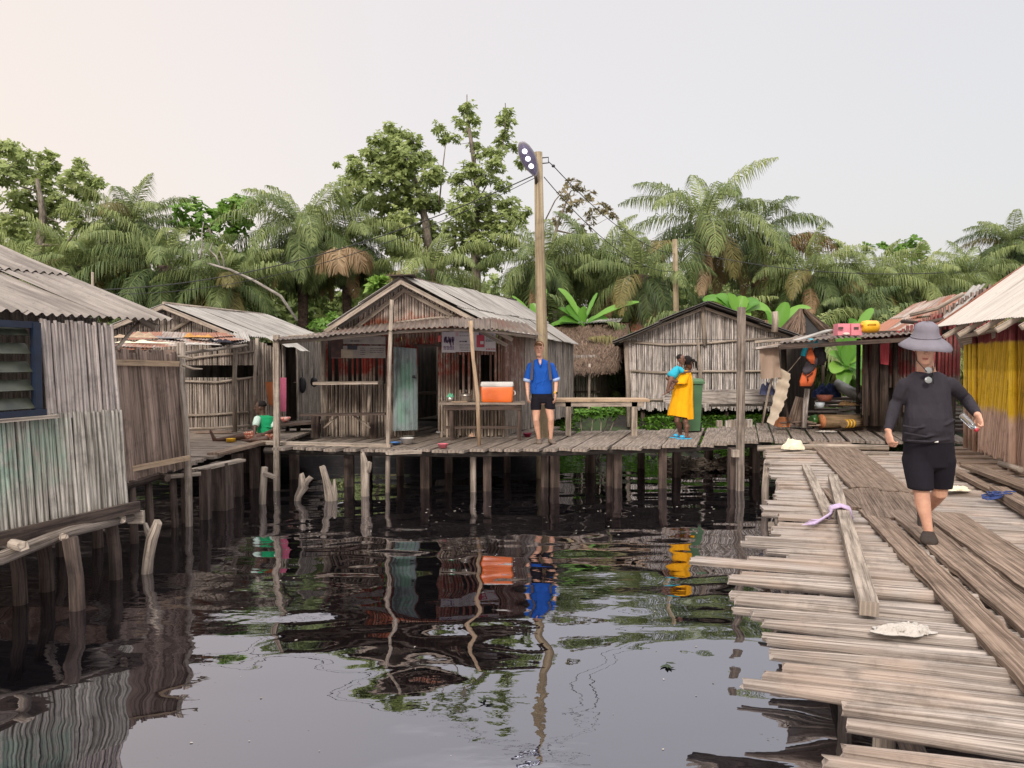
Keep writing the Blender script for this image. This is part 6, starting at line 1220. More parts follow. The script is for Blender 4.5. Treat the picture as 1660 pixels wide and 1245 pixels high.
M['hairbrown'] = cloth('light_brown_hair', (.22, .11, .05), (.14, .07, .035), 40, .8)
Rg, up_, fw_, sd2 = head_rings(chin, hup, hfw, 1.08); mb = MB(); mb.loft([(c - fw_ * .012 + up_ * .008, a * 1.07, b * 1.0) for c, a, b in Rg[5:]] , 20); mb.limb([chin + up_ * .19 + fw_ * .085 - sd2 * .04, chin + up_ * .205 + fw_ * .09, chin + up_ * .195 + fw_ * .08 + sd2 * .05], [.02, .028, .022]); hr_ = mb.build('hair', M['hairbrown'], mn); remesh(hr_, .006, 2)
M['blue_shirt'] = cloth('royal_blue_shirt', (.012, .085, .40), (.008, .06, .29), 7, .6); mb = MB()
mb.loft([ring(w_(875.5, 582.5), XX, .075, YY, .062), ring(w_(876, 586), XX, .16, YY, .09), ring(w_(876.5, 590), XX, .195, YY, .115), ring(w_(877, 602), XX, .205, YY, .135), ring(w_(877, 620), XX, .195, YY, .130), ring(w_(877.5, 633), XX, .20, YY, .135), ring(w_(878, 638.5), XX, .195, YY, .13), ring(w_(878, 639), XX, .1, YY, .07)], 22)
for A_ in (aL, aR): mb.limb([A_[0], A_[0].lerp(A_[1], .45), A_[0].lerp(A_[1], .9)], [.062, .068, .066], 12)
for k in (-1, 1): mb.limb([w_(876, 594, 13.24), w_(875.5 + k * 3.2, 586, 13.3), w_(875.5 + k * 4, 582, 13.38)], [.010, .016, .014], 8)
for a, b in (((866, 598), (872, 620)), ((886, 600), (880, 624)), ((868, 622), (884, 616)), ((871, 605), (868, 630))): mb.limb([w_(*a, 13.275), w_(*b, 13.27)], [.012, .009], 6)
o = mb.build('shirt', M['blue_shirt'], mn); remesh(o, .008, 3)
mb = MB(); mb.loft([ring(w_(875.2, 583, 13.30), XX, .028, YY, .01), ring(w_(875.6, 588, 13.275), XX, .022, YY, .014), ring(w_(876, 593, 13.25), XX, .004, YY, .01)], 10); mb.build('neck_opening', M['skin_fair'], mn)
for A_, q in ((aL, 0), (aR, 1)): mb = MB(); c = A_[0].lerp(A_[1], .97); t_ = (A_[1] - A_[0]).normalized(); mb.tube([c - t_ * .025, c + t_ * .03], [.073, .071], 12); mb.build('cuff', plain('pale_blue_cuff', (.36, .46, .68), .8), mn)
mb = MB(); mb.loft([ring(w_(878, 636.5), XX, .19, YY, .125), ring(w_(879, 645), XX, .195, YY, .13), ring(w_(879.5, 652), XX, .17, YY, .115), ring(w_(879.5, 655), XX, .09, YY, .07)], 18)
for h, k_ in ((w_(869.5, 645), w_(868.8, 664)), (w_(889.5, 645), w_(892, 663))): mb.loft([ring(h, XX, .095, YY, .115), ring(h.lerp(k_, .5), XX, .10, YY, .115), ring(k_, XX, .096, YY, .105)], 16)
o = mb.build('shorts', M['black_shorts'], mn); remesh(o, .008, 3)
M['sandal'] = cloth('grey_trainer', (.20, .15, .12), (.10, .08, .07), 25)
for a, f in ((kkL, V((0, -1, 0))), (kkR, V((.28, -1, 0)).normalized())):
    mb = MB(); side = f.cross(UP); mb.loft([ring(a - f * .07 - UP * .045, side, .03, UP, .035), ring(a - f * .03 - UP * .04, side, .045, UP, .045), ring(a + f * .06 - UP * .05, side, .05, UP, .04), ring(a + f * .14 - UP * .058, side, .052, UP, .03), ring(a + f * .2 - UP * .064, side, .035, UP, .018)], 14); mb.build('shoe', M['sandal'], mn)
for k, px0, px1 in ((-1, 863.5, 861.5), (1, 889.5, 893)): mb = MB(); mb.board(w_(px0, 584, 13.30), w_(px1, 616, 13.245), .045, .02, up=V((0, -1, 0)), seg=4); o = mb.build('backpack_strap', M['darkgrey'], mn)
mb = MB(); mb.loft([ring(w_(877, 590, 13.6), XX, .12, YY, .06), ring(w_(877, 605, 13.63), XX, .15, YY, .09), ring(w_(877, 630, 13.62), XX, .14, YY, .09), ring(w_(877, 634, 13.6), XX, .08, YY, .05)], 14); tag(mb.build('backpack', M['darkgrey']), 'dark backpack worn by the man in blue, mostly hidden by his back', 'backpack')
mb = MB(); c = aR[1].lerp(aR[2], .88); t_ = (aR[2] - aR[1]).normalized(); mb.tube([c - t_ * .018, c + t_ * .018], [.037, .036], 12); wt = mb.build('wristwatch', M['yellow'], mn); mb = MB(); mb.box(c + V((.022, -.03, 0)), .04, .014, .04); mb.build('dial', M['black'], wt)

# ---------------------------------------------------------------- woman in yellow carrying a child
D = 14.2
wm = thing('person', 'woman in a loose yellow dress and blue sandals carrying a child in her arms', 'person', G(1107, 709))
face = V((-1, .35, 0)).normalized(); sideW = V((.35, 1, 0)).normalized()
chin = w_(1115.5, 597, 14.15); hup, hfw = V((.05, 0, 1)), V((.75, .55, -.1))
mb = MB(); add_head(mb, chin, hup, hfw, .98); mb.limb([w_(1113, 606), w_(1114, 600), w_(1115, 594)], [.056, .052, .05])
mb.loft([ring(w_(1112, 602), face, .06, sideW, .09), ring(w_(1111, 608), face, .10, sideW, .17), ring(w_(1109, 625), face, .115, sideW, .165), ring(w_(1107, 645), face, .125, sideW, .165), ring(w_(1107, 660), face, .12, sideW, .15)], 16)
aN = [w_(1110, 609, 14.03), w_(1103.5, 622, 13.98), w_(1089, 615.5, 13.93)]; aF = [w_(1112, 609, 14.36), w_(1100, 620, 14.40), w_(1090, 612, 14.3)]
for A_ in (aN, aF): mb.limb([A_[0], A_[0].lerp(A_[1], .5), A_[1], A_[1].lerp(A_[2], .5), A_[2]], [.055, .05, .043, .036, .027])
hand(mb, aN[2], (-.9, .25, .12), (.15, .6, .7), 1, .95, .5); hand(mb, aF[2], (-.6, -.6, .1), (0, -.3, 1), -1, .95, .5)
kW = [(w_(1100, 665, 14.12), w_(1098, 683, 14.05), w_(1103, 702, 14.2)), (w_(1112, 665, 14.22), w_(1111.5, 685, 14.0), w_(1113.5, 704.5, 13.98))]
for h, k_, a in kW: mb.limb([h, h.lerp(k_, .5), k_, k_.lerp(a, .35) + V((.015, 0, 0)), k_.lerp(a, .75), a], [.08, .07, .054, .056, .040, .034], 12); foot(mb, a, (-1, -.15, 0), .95)
bd = mb.build('body', M['skin_brown'], wm); remesh(bd, .0075, 3)
M['hairblack'] = cloth('black_hair', (.012, .01, .01), (.02, .016, .015), 50, .8)
Rg, up_, fw_, sd2 = head_rings(chin, hup, hfw, .98); mb = MB(); mb.loft([(c - fw_ * .03 + up_ * .012, a * 1.16, b * 1.02) for c, a, b in Rg[3:]], 16)
for k in range(9):
    a = -.9 + k * .42; st = chin + up_ * .17 - fw_ * .02 + (XX * math.cos(a) * .1 + YY * math.sin(a) * .09); mb.limb([st, st + V((.045 * math.cos(a) + .02, .04 * math.sin(a), -.06)), st + V((.06 * math.cos(a) + .025, .05 * math.sin(a), -.17 - .02 * (k % 3)))], [.016, .013, .008], 6)
o = mb.build('braided_hair', M['hairblack'], wm); remesh(o, .0065, 1)
M['yellow_dress'] = cloth('yellow_dress', (.86, .42, .008), (.70, .30, .006), 7, .8); rows = []; n_ = 56
P_ = [(600, .055, .075, 1112.5), (603, .085, .14, 1112), (608, .12, .20, 1111), (618, .165, .21, 1109), (630, .185, .21, 1107.5), (645, .20, .225, 1106), (660, .225, .24, 1104.5), (670, .24, .25, 1103.5), (674, .242, .25, 1103.5)]
for i, (py, a_, b_, cxp) in enumerate(P_):
    c = w_(cxp, py); f = i / (len(P_) - 1); rows.append([c + XX * (a_ * math.cos(t) * (1 + .055 * f * math.sin(9 * t + 1) + .03 * f * math.sin(17 * t))) + YY * (b_ * math.sin(t) * (1 + .05 * f * math.sin(9 * t + 1))) + UP * (.02 * f * math.sin(2 * t + .5) - (.035 * f if math.cos(t) > .3 else 0)) for t in [2 * math.pi * k / n_ for k in range(n_ + 1)]])
mb = MB(); mb.grid(rows); rows2 = [[p + (V((w_(1107, 640).x, 14.2, p.z)) - p) * .06 for p in r_] for r_ in rows]; mb.grid(rows2[::-1]); mb.grid([rows[-1], rows2[-1]]); ds = mb.build('dress', M['yellow_dress'], wm)
for A_, nm in ((aN, 'sleeve'), (aF, 'sleeve')):
    mb = MB(); q = A_[0].lerp(A_[1], .85); mb.loft([ring(A_[0] + UP * .035 + XX * .01, XX, .06, YY, .05), ring(A_[0] + UP * .005, XX, .095, YY, .08), ring(A_[0].lerp(A_[1], .5), XX, .105, YY, .085), ring(q, XX, .115, YY, .09), ring(q - UP * .03, XX, .12, YY, .09)], 16); mb.build(nm, M['yellow_dress'], wm)
M['blue_sandal'] = plain('blue_sandal_rubber', (.03, .36, .62), .5, (.03, .30, .52), 8)
for h, k_, a in kW:
    mb = MB(); g = a - UP * .082; f = V((-1, -.15, 0)).normalized(); s2 = f.cross(UP); g.z = max(g.z, DECK + .012); rows = []
    mb.loft([ring(g - f * .08, s2, .03, UP, .012), ring(g - f * .05, s2, .045, UP, .016), ring(g + f * .06, s2, .045, UP, .016), ring(g + f * .15, s2, .055, UP, .015), ring(g + f * .21, s2, .035, UP, .012)], 14); mb.ell(g + f * .09 + UP * .035, .055, .055, .035, ax=f); mb.build('sandal', M['blue_sandal'], wm)
# the child
ch = thing('person', 'small child in a turquoise shirt held against the woman\'s shoulder', 'person', w_(1090, 640, 14.1)); cc2 = w_(1104.5, 590.5, 14.05)
mb = MB(); add_head(mb, cc2, (-.08, 0, 1), (.75, -.55, -.05), .80, 1.0); mb.limb([w_(1102, 596, 14.05), w_(1103.5, 591, 14.05)], [.036, .034])
t0, t1 = w_(1101, 596, 14.05), w_(1088, 611, 14.05); ax_ = (t0 - t1).normalized(); fr_ = V((.5, .1, -.4)); fr_ = (fr_ - ax_ * fr_.dot(ax_)).normalized(); si_ = ax_.cross(fr_)
mb.loft([(t0, si_ * .06, fr_ * .045), (t0.lerp(t1, .3), si_ * .09, fr_ * .065), (t0.lerp(t1, .75), si_ * .085, fr_ * .075), (t1, si_ * .08, fr_ * .075), (t1 - ax_ * .04, si_ * .05, fr_ * .05)], 14)
mb.limb([w_(1103, 599, 13.96), w_(1107, 604, 13.93), w_(1114, 603, 13.95)], [.034, .027, .019]); hand(mb, w_(1114, 603, 13.95), (1, .1, .15), (.1, .9, 0), 1, .6, .4); mb.limb([w_(1103, 599, 14.14), w_(1108, 603, 14.22), w_(1113, 600, 14.3)], [.034, .027, .019]); hand(mb, w_(1113, 600, 14.3), (1, .1, .15), (.1, -.9, 0), -1, .6, .4)
mb.limb([w_(1089, 613, 13.98), w_(1085.5, 620, 13.92), w_(1082, 633, 13.9)], [.055, .042, .024]); foot(mb, w_(1082, 633, 13.9), (-.9, -.3, -.4), .62, up=V((-.3, 0, 1)).normalized())
mb.limb([w_(1090, 613, 14.12), w_(1095, 619, 14.0), w_(1089.5, 627, 13.9)], [.055, .042, .024]); foot(mb, w_(1089.5, 627, 13.9), (-.9, -.3, -.5), .62, up=V((-.3, 0, 1)).normalized())
bd = mb.build('body', M['skin_brown'], ch); remesh(bd, .006, 2)
Rg, up_, fw_, sd2 = head_rings(cc2, (-.08, 0, 1), (.75, -.55, -.05), .80); mb = MB(); mb.loft([(c - fw_ * .010 + up_ * .006, a * 1.05, b * .99) for c, a, b in Rg[5:]], 16); mb.build('hair', M['hairblack'], ch); face_bits(ch, cc2, up_, fw_, sd2, .8, 'lipd')
mb = MB(); mb.loft([(t0 + ax_ * .01, si_ * .05, fr_ * .05), (t0 - ax_ * .01, si_ * .085, fr_ * .06), (t0.lerp(t1, .3), si_ * .105, fr_ * .08), (t0.lerp(t1, .75), si_ * .105, fr_ * .09), (t1 - ax_ * .015, si_ * .11, fr_ * .095)], 16); mb.limb([w_(1102.5, 598, 13.96), w_(1106, 602, 13.935)], [.046, .042]); mb.limb([w_(1102.5, 598, 14.14), w_(1106, 602, 14.19)], [.046, .042]); mb.build('shirt', M['turq'], ch)

# ---------------------------------------------------------------- seated person in green
D = 13.75
st_ = thing('person', 'person in a green shirt and patterned shorts sitting on the deck with legs stretched out', 'person', G(435, 714))
chin = w_(422.5, 670.5, 13.75); hup, hfw = V((-.02, 0, 1)), V((-1, -.12, .0))
mb = MB(); add_head(mb, chin, hup, hfw, 1.0); mb.limb([w_(427, 676), w_(425, 671), w_(424, 665)], [.062, .056, .055])
mb.loft([ring(w_(428, 673), XX, .07, YY, .08), ring(w_(430, 677), XX, .15, YY, .12), ring(w_(431, 688), XX, .16, YY, .13), ring(w_(432, 700), XX, .155, YY, .13), ring(w_(434, 709), XX, .17, YY, .15), ring(w_(435, 713), XX, .12, YY, .11)], 16)
A1 = [w_(417.5, 680, 13.62), w_(413.5, 693, 13.5), w_(413, 704, 13.45)]; A2 = [w_(443.5, 681, 13.8), w_(444.5, 697, 13.62), w_(423, 705.5, 13.4)]
for A_ in (A1, A2): mb.limb([A_[0], A_[0].lerp(A_[1], .5), A_[1], A_[1].lerp(A_[2], .5), A_[2]], [.052, .046, .04, .034, .026])
hand(mb, A1[2], (-.1, -.25, -.8), (.7, .2, 0), 1, .98, .4); hand(mb, A2[2], (-1, -.1, -.1), (0, .2, -1), 1, .98, .4)
mb.limb([w_(430, 708.5, 13.85), w_(405, 706, 13.8), w_(392, 707.5, 13.75), w_(372, 711, 13.7), w_(353, 713, 13.7)], [.09, .08, .062, .055, .036], 12); foot(mb, w_(352, 712.5, 13.7), V((-.25, -.12, 1)), 1.05, up=V((1, 0, .25)).normalized())
mb.limb([w_(438, 708.5, 13.62), w_(420, 708, 13.38), w_(414, 709.5, 13.33)], [.085, .07, .06], 12); mb.limb([w_(414, 709.5, 13.33), w_(430, 712.5, 13.28), w_(408, 712.5, 13.28)], [.055, .05, .036], 12) if 0 else mb.limb([w_(432, 711, 13.35), w_(420, 713, 13.3), w_(407, 713, 13.3)], [.06, .05, .036], 12)
foot(mb, w_(406, 711, 13.3), (-.45, -.5, .2), .95)
bd = mb.build('body', M['skin_dark'], st_); remesh(bd, .0075, 3); Rg, up_, fw_, sd2 = head_rings(chin, hup, hfw, 1.0); face_bits(st_, chin, up_, fw_, sd2, 1.0, 'lipd')
mb = MB(); mb.loft([(c - fw_ * .014 + up_ * .006, a * 1.06, b * .98) for c, a, b in Rg[5:]], 16); mb.build('hair', M['hairblack'], st_)
M['green_shirt'] = cloth('green_shirt', (.012, .30, .12), (.01, .22, .09), 7, .7); M['mint'] = cloth('pale_mint_sleeve', (.50, .62, .56), (.42, .54, .48), 8)
mb = MB(); mb.loft([ring(w_(427.5, 673), XX, .075, YY, .085), ring(w_(430, 676), XX, .155, YY, .125), ring(w_(431, 684), XX, .175, YY, .15), ring(w_(431.5, 696), XX, .175, YY, .15), ring(w_(433, 703.5), XX, .17, YY, .15), ring(w_(433, 704), XX, .1, YY, .09)], 20)
for a, b in (((420, 690), (440, 693)), ((421, 698), (441, 699)), ((424, 679), (423, 690))): mb.limb([w_(*a, 13.62), w_(*b, 13.6)], [.014, .012], 6)
o = mb.build('shirt', M['green_shirt'], st_); remesh(o, .008, 3)
for A_ in (A1, A2): mb = MB(); mb.limb([A_[0] + UP * .01, A_[0].lerp(A_[1], .35), A_[0].lerp(A_[1], .62)], [.068, .068, .066], 12); mb.build('sleeve', M['mint'], st_)
M['pattern'] = cloth('patterned_cloth', (.36, .10, .06), (.26, .06, .04), 8, .5, pattern=((.50, .34, .26), 26)); mb = MB()
mb.limb([w_(431, 708, 13.85), w_(412, 706, 13.81), w_(398, 706.5, 13.78)], [.108, .095, .078], 12); mb.limb([w_(440, 708, 13.66), w_(430, 709, 13.5), w_(424, 709, 13.44)], [.10, .09, .08], 12); mb.loft([ring(w_(434, 701), XX, .16, YY, .14), ring(w_(435, 708), XX, .18, YY, .16), ring(w_(435, 714.5), XX, .16, YY, .14)], 14)
o = mb.build('shorts', M['pattern'], st_); remesh(o, .008, 2)
p = G(374.5, 716, DECK + .005); mb = MB(); mb.lathe(p, [(0, 0), (.08, 0), (.085, .055), (.088, .06), (.0, .062)], 18); tag(mb.build('tub', M['yellow'], None, p), 'yellow plastic tub beside the stretched leg of the seated person', 'tub')
p = G(345, 703, DECK); mb = MB(); mb.board(p + V((-.35, 0, .05)), p + V((.35, .05, .05)), .14, .04, rag=.03, seg=2); tag(mb.build('plank_scrap', M['brownboard']), 'short brown plank lying on the deck behind the bare foot', 'plank')
# ============================================================ VEGETATION
class LB:
    """fast leaf collector: arrays of quads / strips"""
    def __init__(s): s.V = []; s.F = []; s.U = []; s.I = []; s.n = 0
    def quads(s, P, tone, mi=0):   # P (N,4,3), tone (N,)
        N_ = len(P); s.V.append(P.reshape(-1, 3)); idx = s.n + np.arange(N_ * 4).reshape(-1, 4); s.F.append(idx); s.n += N_ * 4
        u = np.zeros((N_, 4, 2)); u[:, :, 0] = tone[:, None]; u[:, 1:3, 1] = 1; s.U.append(u.reshape(-1, 2)); s.I.append(np.full(N_, mi))
    def mesh(s, name, off=(0, 0, 0)):
        Vv = np.concatenate(s.V) - np.array(off); F = np.concatenate(s.F); U = np.concatenate(s.U); I = np.concatenate(s.I)
        me = bpy.data.meshes.new(name); me.vertices.add(len(Vv)); me.vertices.foreach_set('co', Vv.astype(np.float32).ravel())
        me.loops.add(F.size); me.loops.foreach_set('vertex_index', F.ravel().astype(np.int32)); me.polygons.add(len(F)); me.polygons.foreach_set('loop_start', (np.arange(len(F)) * 4).astype(np.int32))
        me.uv_layers.new(name='UVMap').data.foreach_set('uv', U.astype(np.float32).ravel()); me.polygons.foreach_set('material_index', I.astype(np.int32)); me.update(calc_edges=True); return me
def nrm_(a): return a / np.maximum(np.linalg.norm(a, axis=-1, keepdims=True), 1e-9)
def link_mesh(me, name, mats, parent=None, loc=(0, 0, 0)):
    for m in mats: me.materials.append(m)
    o = bpy.data.objects.new(name, me); COL.objects.link(o)
    if parent is not None: o.parent = parent
    else: o.location = loc
    return o
M['palm'] = leafmat('palm_leaflet', (.025, .05, .02), (.12, .165, .055), (.34, .38, .14), .3)
M['palm_y'] = leafmat('yellowing_palm_leaflet', (.09, .09, .03), (.17, .15, .05), (.28, .22, .09), .25)
M['palm_dry'] = leafmat('dry_palm_leaflet', (.16, .10, .05), (.26, .17, .09), (.36, .26, .15), .2)
M['broad'] = leafmat('broad_leaf', (.06, .10, .03), (.22, .28, .09), (.43, .49, .19), .42)
M['broad_b'] = leafmat('bright_leaf', (.06, .13, .02), (.13, .25, .04), (.26, .40, .08), .35)
M['broad_p'] = leafmat('pinkish_leaf', (.12, .11, .05), (.22, .19, .10), (.36, .27, .18), .3)
M['banana'] = leafmat('banana_leaf', (.06, .17, .025), (.13, .31, .045), (.26, .46, .08), .35, rough=.35)
M['grass'] = leafmat('weed_leaf', (.05, .12, .015), (.10, .22, .03), (.20, .34, .05), .3)
M['bark'] = wood('tree_bark', (.09, .075, .06), (.27, .23, .19), .2, stretch=(6, 3)); M['barkpale'] = wood('pale_bark', (.16, .145, .125), (.34, .31, .28), .2, stretch=(6, 3)); M['palmbark'] = wood('palm_bark', (.05, .035, .03), (.16, .11, .09), .2, stretch=(6, 10), bump=1)
def frond(lb, base, az, el, L, bend, tone, mi=0, nl=46, ll=.85, rs=None, droop=.9, wd=.021):
    """one feather leaf: arching rachis plus two ranks of drooping leaflets"""
    rs = rs or rng; S = 14; t = np.linspace(0, 1, S + 1); ang = el - bend * t ** 1.25
    twist = rs.uniform(-.25, .25)
    h = np.array([math.sin(az), math.cos(az), 0.0]); side0 = np.array([math.cos(az), -math.sin(az), 0.0])
    seg = (np.cos(ang)[:, None] * h + np.sin(ang)[:, None] * np.array([0, 0, 1.0]) + (twist * t)[:, None] * side0 * .5); seg = nrm_(seg)
    P = np.array(base) + np.concatenate([np.zeros((1, 3)), np.cumsum(seg[:-1] * (L / S), axis=0)])
    # rachis as a thin flat ribbon pair
    w_ = .03 * (1 - t * .8)
    q = np.stack([P[:-1] - side0 * w_[:-1, None], P[:-1] + side0 * w_[:-1, None], P[1:] + side0 * w_[1:, None], P[1:] - side0 * w_[1:, None]], 1); lb.quads(q, np.full(S, min(1, tone + .25)), mi)
    tt = np.linspace(.14, .99, nl) + rs.uniform(-.006, .006, nl)
    for sgn in (-1, 1):
        f = np.clip(tt, 0, 1) * S; i = np.minimum(f.astype(int), S - 1); fr = (f - i)[:, None]; p = P[i] * (1 - fr) + P[np.minimum(i + 1, S)] * fr; tg = seg[i]
        out = side0 * sgn; upv = np.cross(tg, out * sgn * -1.0); upv = nrm_(np.cross(out, tg)) * (1 if sgn < 0 else -1)
        upv[upv[:, 2] < 0] *= -1
        lift = rs.uniform(-.35, .45, nl)[:, None]
        fw = (.35 + .6 * tt)[:, None]
        d0 = nrm_(out + tg * fw + upv * lift); ln = ll * (np.sin(np.clip(tt, 0, 1) * math.pi * .86 + .30)) * rs.uniform(.8, 1.1, nl)
        ln = np.maximum(ln, .12)[:, None]; g = np.array([0, 0, -1.0]); dr = rs.uniform(.6, 1.3, nl)[:, None] * droop
        m1 = p + d0 * ln * .42 + g * dr * ln * .10; e = m1 + nrm_(d0 * .55 + g * dr * 1.35) * ln * .60
        wv = nrm_(np.cross(d0, upv)) * wd
        tn = np.full(nl, tone) + rs.uniform(-.1, .1, nl)
        lb.quads(np.stack([p - wv * .5, p + wv * .5, m1 + wv, m1 - wv], 1), tn, mi); lb.quads(np.stack([m1 - wv, m1 + wv, e + wv * .15, e - wv * .15], 1), tn, mi)
def palm_crown(seed, nf=34, L=4.0, lo=-.9, hi=1.35, dead=3, nl=72, yel=.12, ll=1.0):
    rs = np.random.default_rng(seed); lb = LB()
    for k in range(nf):
        f = k / nf; el = hi - (hi - lo) * f ** .85 + rs.uniform(-.1, .1); az = k * 2.39996 + rs.uniform(-.2, .2)
        l = L * (.72 + .28 * math.sin(math.pi * min(1, f * 1.2 + .1))) * rs.uniform(.88, 1.08); bend = 1.0 + .75 * max(0, math.cos(el)) + rs.uniform(-.2, .25)
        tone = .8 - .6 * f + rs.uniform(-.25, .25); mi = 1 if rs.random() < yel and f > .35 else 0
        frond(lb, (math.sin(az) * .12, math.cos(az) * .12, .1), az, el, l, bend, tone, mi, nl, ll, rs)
    for k in range(dead):
        az = rs.uniform(0, 6.28); frond(lb, (0, 0, -.1), az, rs.uniform(-.9, -.3), L * .75, .9, rs.uniform(.1, .9), 2, nl - 10, ll * .8, rs, droop=1.2)
    return lb.mesh('palm_crown_%d' % seed)
CR = [palm_crown(i + 100, nf=(30, 34, 38, 30, 36, 21)[i], L=(4.0, 3.8, 4.3, 3.6, 4.1, 4.3)[i], lo=(-.9, -.7, -1.0, -.3, -.6, -.5)[i], dead=(3, 3, 3, 3, 3, 5)[i]) for i in range(6)]
for me in CR:
    for m_ in ('palm', 'palm_y', 'palm_dry'): me.materials.append(M[m_])
pg = 'oil palms behind the huts'
def palm(px, py, d, sc=1.0, v=0, rot=0, label='', lean=0, ground=None):
    c = W(px, py, d); gz = bank(c.x, min(d, 45)) if ground is None else ground
    t = thing('oil_palm', label, 'palm tree', V((c.x + lean, c.y, gz)), pg)
    mb = MB(); mb.tube([(c.x + lean, c.y, gz - .3), (c.x + lean * .6, c.y, (gz + c.z) / 2), (c.x, c.y, c.z)], [.28 * sc, .22 * sc, .26 * sc], 9); mb.tube([(c.x, c.y, c.z - 1.0 * sc), (c.x, c.y, c.z - .4 * sc), (c.x, c.y, c.z + .2)], [.22 * sc, .42 * sc, .3 * sc], 9); mb.build('trunk', M['palmbark'], t)
    o = bpy.data.objects.new('crown', CR[v]); COL.objects.link(o); o.parent = t; o.location = c - V(t['_w']); o.rotation_euler = (random.uniform(-.08, .08), random.uniform(-.08, .08), rot); o.scale = (sc,) * 3
    return t
palm(1140, 366, 31, 1.05, 5, .3, 'tallest palm with upright fronds against the sky, above the grey gabled hut')
palm(1226, 385, 33, .88, 5, 2.0, 'tall palm beside the tallest one, on its right')
palm(490, 380, 29, .9, 2, 1.0, 'broad drooping palm left of the big leafy tree')
palm(562, 400, 30, .8, 1, 4.0, 'palm partly hidden by the left side of the big leafy tree')
palm(212, 372, 29, .82, 3, .6, 'palm with one frond arching against the sky, behind the whitewashed hut roof')
palm(268, 440, 27, .85, 2, 2.2, 'dark drooping palm behind the peak of the grey brown gabled hut')
palm(120, 440, 27, .75, 4, 5.0, 'dark palm above the roof of the whitewashed hut')
palm(880, 435, 27, .75, 1, 1.5, 'palm directly behind the lamp post')
palm(960, 430, 29, .75, 4, .9, 'palm just right of the lamp post under the sloping wires')
palm(1040, 455, 26, .75, 0, 2.5, 'palm left of the thin bare pole')
palm(1640, 402, 38, .8, 3, 1.0, 'small palm standing highest at the far right edge')
palm(1310, 455, 30, .75, 2, 3.2, 'dense palm right of the tallest pair')
palm(1405, 468, 31, .75, 4, 4.4, 'dense palm above the pink box and yellow can')
palm(1490, 470, 32, .75, 0, 5.1, 'palm with yellowing fronds above the hat of the walking man')
palm(1570, 455, 34, .75, 1, .2, 'palm behind the rust edged roof of the yellow hut')
palm(700, 445, 28, .75, 0, 1.9, 'low palm behind the peak of the central hut')
palm(370, 470, 26, .75, 3, 3.3, 'low palm behind the right end of the gabled hut roof')
palm(40, 460, 25, .65, 0, 2.7, 'palm at the far left edge behind the roof')
# dense understorey of young stemless palms: nobody could count it
rs = np.random.default_rng(5); lb = LB()
for k in range(330):
    px = rs.uniform(-60, 1720); d = rs.uniform(23.5, 38); py = 0
    hmax = np.interp(px, [0, 300, 520, 800, 1000, 1350, 1450, 1720], [5.0, 4.2, 4.0, 4.2, 5.0, 5.2, 4.8, 5.2]) * (d / 30)
    z = rs.uniform(.8, max(1.4, hmax - 1.4)); X = (px - 830) * d / F_PX; nfr = rs.integers(4, 8)
    tb_ = rs.uniform(.05, .95); a0 = rs.uniform(0, 6.28)
    for q in range(nfr):
        frond(lb, (X, d, z), a0 + q * 2.4 + rs.uniform(-.4, .4), rs.uniform(.2, 1.3), rs.uniform(2.2, 3.4), rs.uniform(1.2, 2.1), float(np.clip(tb_ + rs.uniform(-.2, .2), 0, 1)), 1 if rs.random() < .09 else (2 if rs.random() < .04 else 0), 46, .85, rs, wd=.026)
o = link_mesh(lb.mesh('palm_thicket'), 'palm_thicket', [M['palm'], M['palm_y'], M['palm_dry']]); tag(o, 'dense green thicket of young palms filling the space behind all the huts', 'palm thicket', kind='stuff')
# leafy clumps
def clump(lb, c, r, n, rs, size=.2, tone=.5, mi=0, flat=.75, per=7):
    """rosettes of leaves spread through an uneven ball"""
    c = np.array(c); r = np.array(r) if hasattr(r, '__len__') else np.array([r, r, r * flat])
    d = nrm_(rs.normal(size=(n, 3))); rad = rs.uniform(.25, 1.0, n) ** .6; lump = 1 + .22 * np.sin(d[:, 0] * 4 + c[0]) + .18 * np.sin(d[:, 2] * 5 + c[2] * 3)
    P = c + d * (rad * lump)[:, None] * r
    ax = nrm_(d * .7 + np.array([0, -.15, .75]) + rs.normal(size=(n, 3)) * .35)
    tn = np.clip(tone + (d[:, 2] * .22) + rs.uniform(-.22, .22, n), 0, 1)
    a = nrm_(np.cross(ax, rs.normal(size=(n, 3)))); b = np.cross(ax, a)
    for k in range(per):
        an = 2 * math.pi * k / per + rs.uniform(-.35, .35, n); o_ = a * np.cos(an)[:, None] + b * np.sin(an)[:, None]
        dr = nrm_(o_ + ax * rs.uniform(.1, .8, n)[:, None]); L = (size * rs.uniform(.7, 1.25, n))[:, None]; sd2 = nrm_(np.cross(dr, ax)) * L * .26
        m1 = P + dr * L * .55; e = P + dr * L - np.array([0, 0, 1]) * L * .18
        lb.quads(np.stack([P, m1 - sd2, e, m1 + sd2], 1), tn, mi)
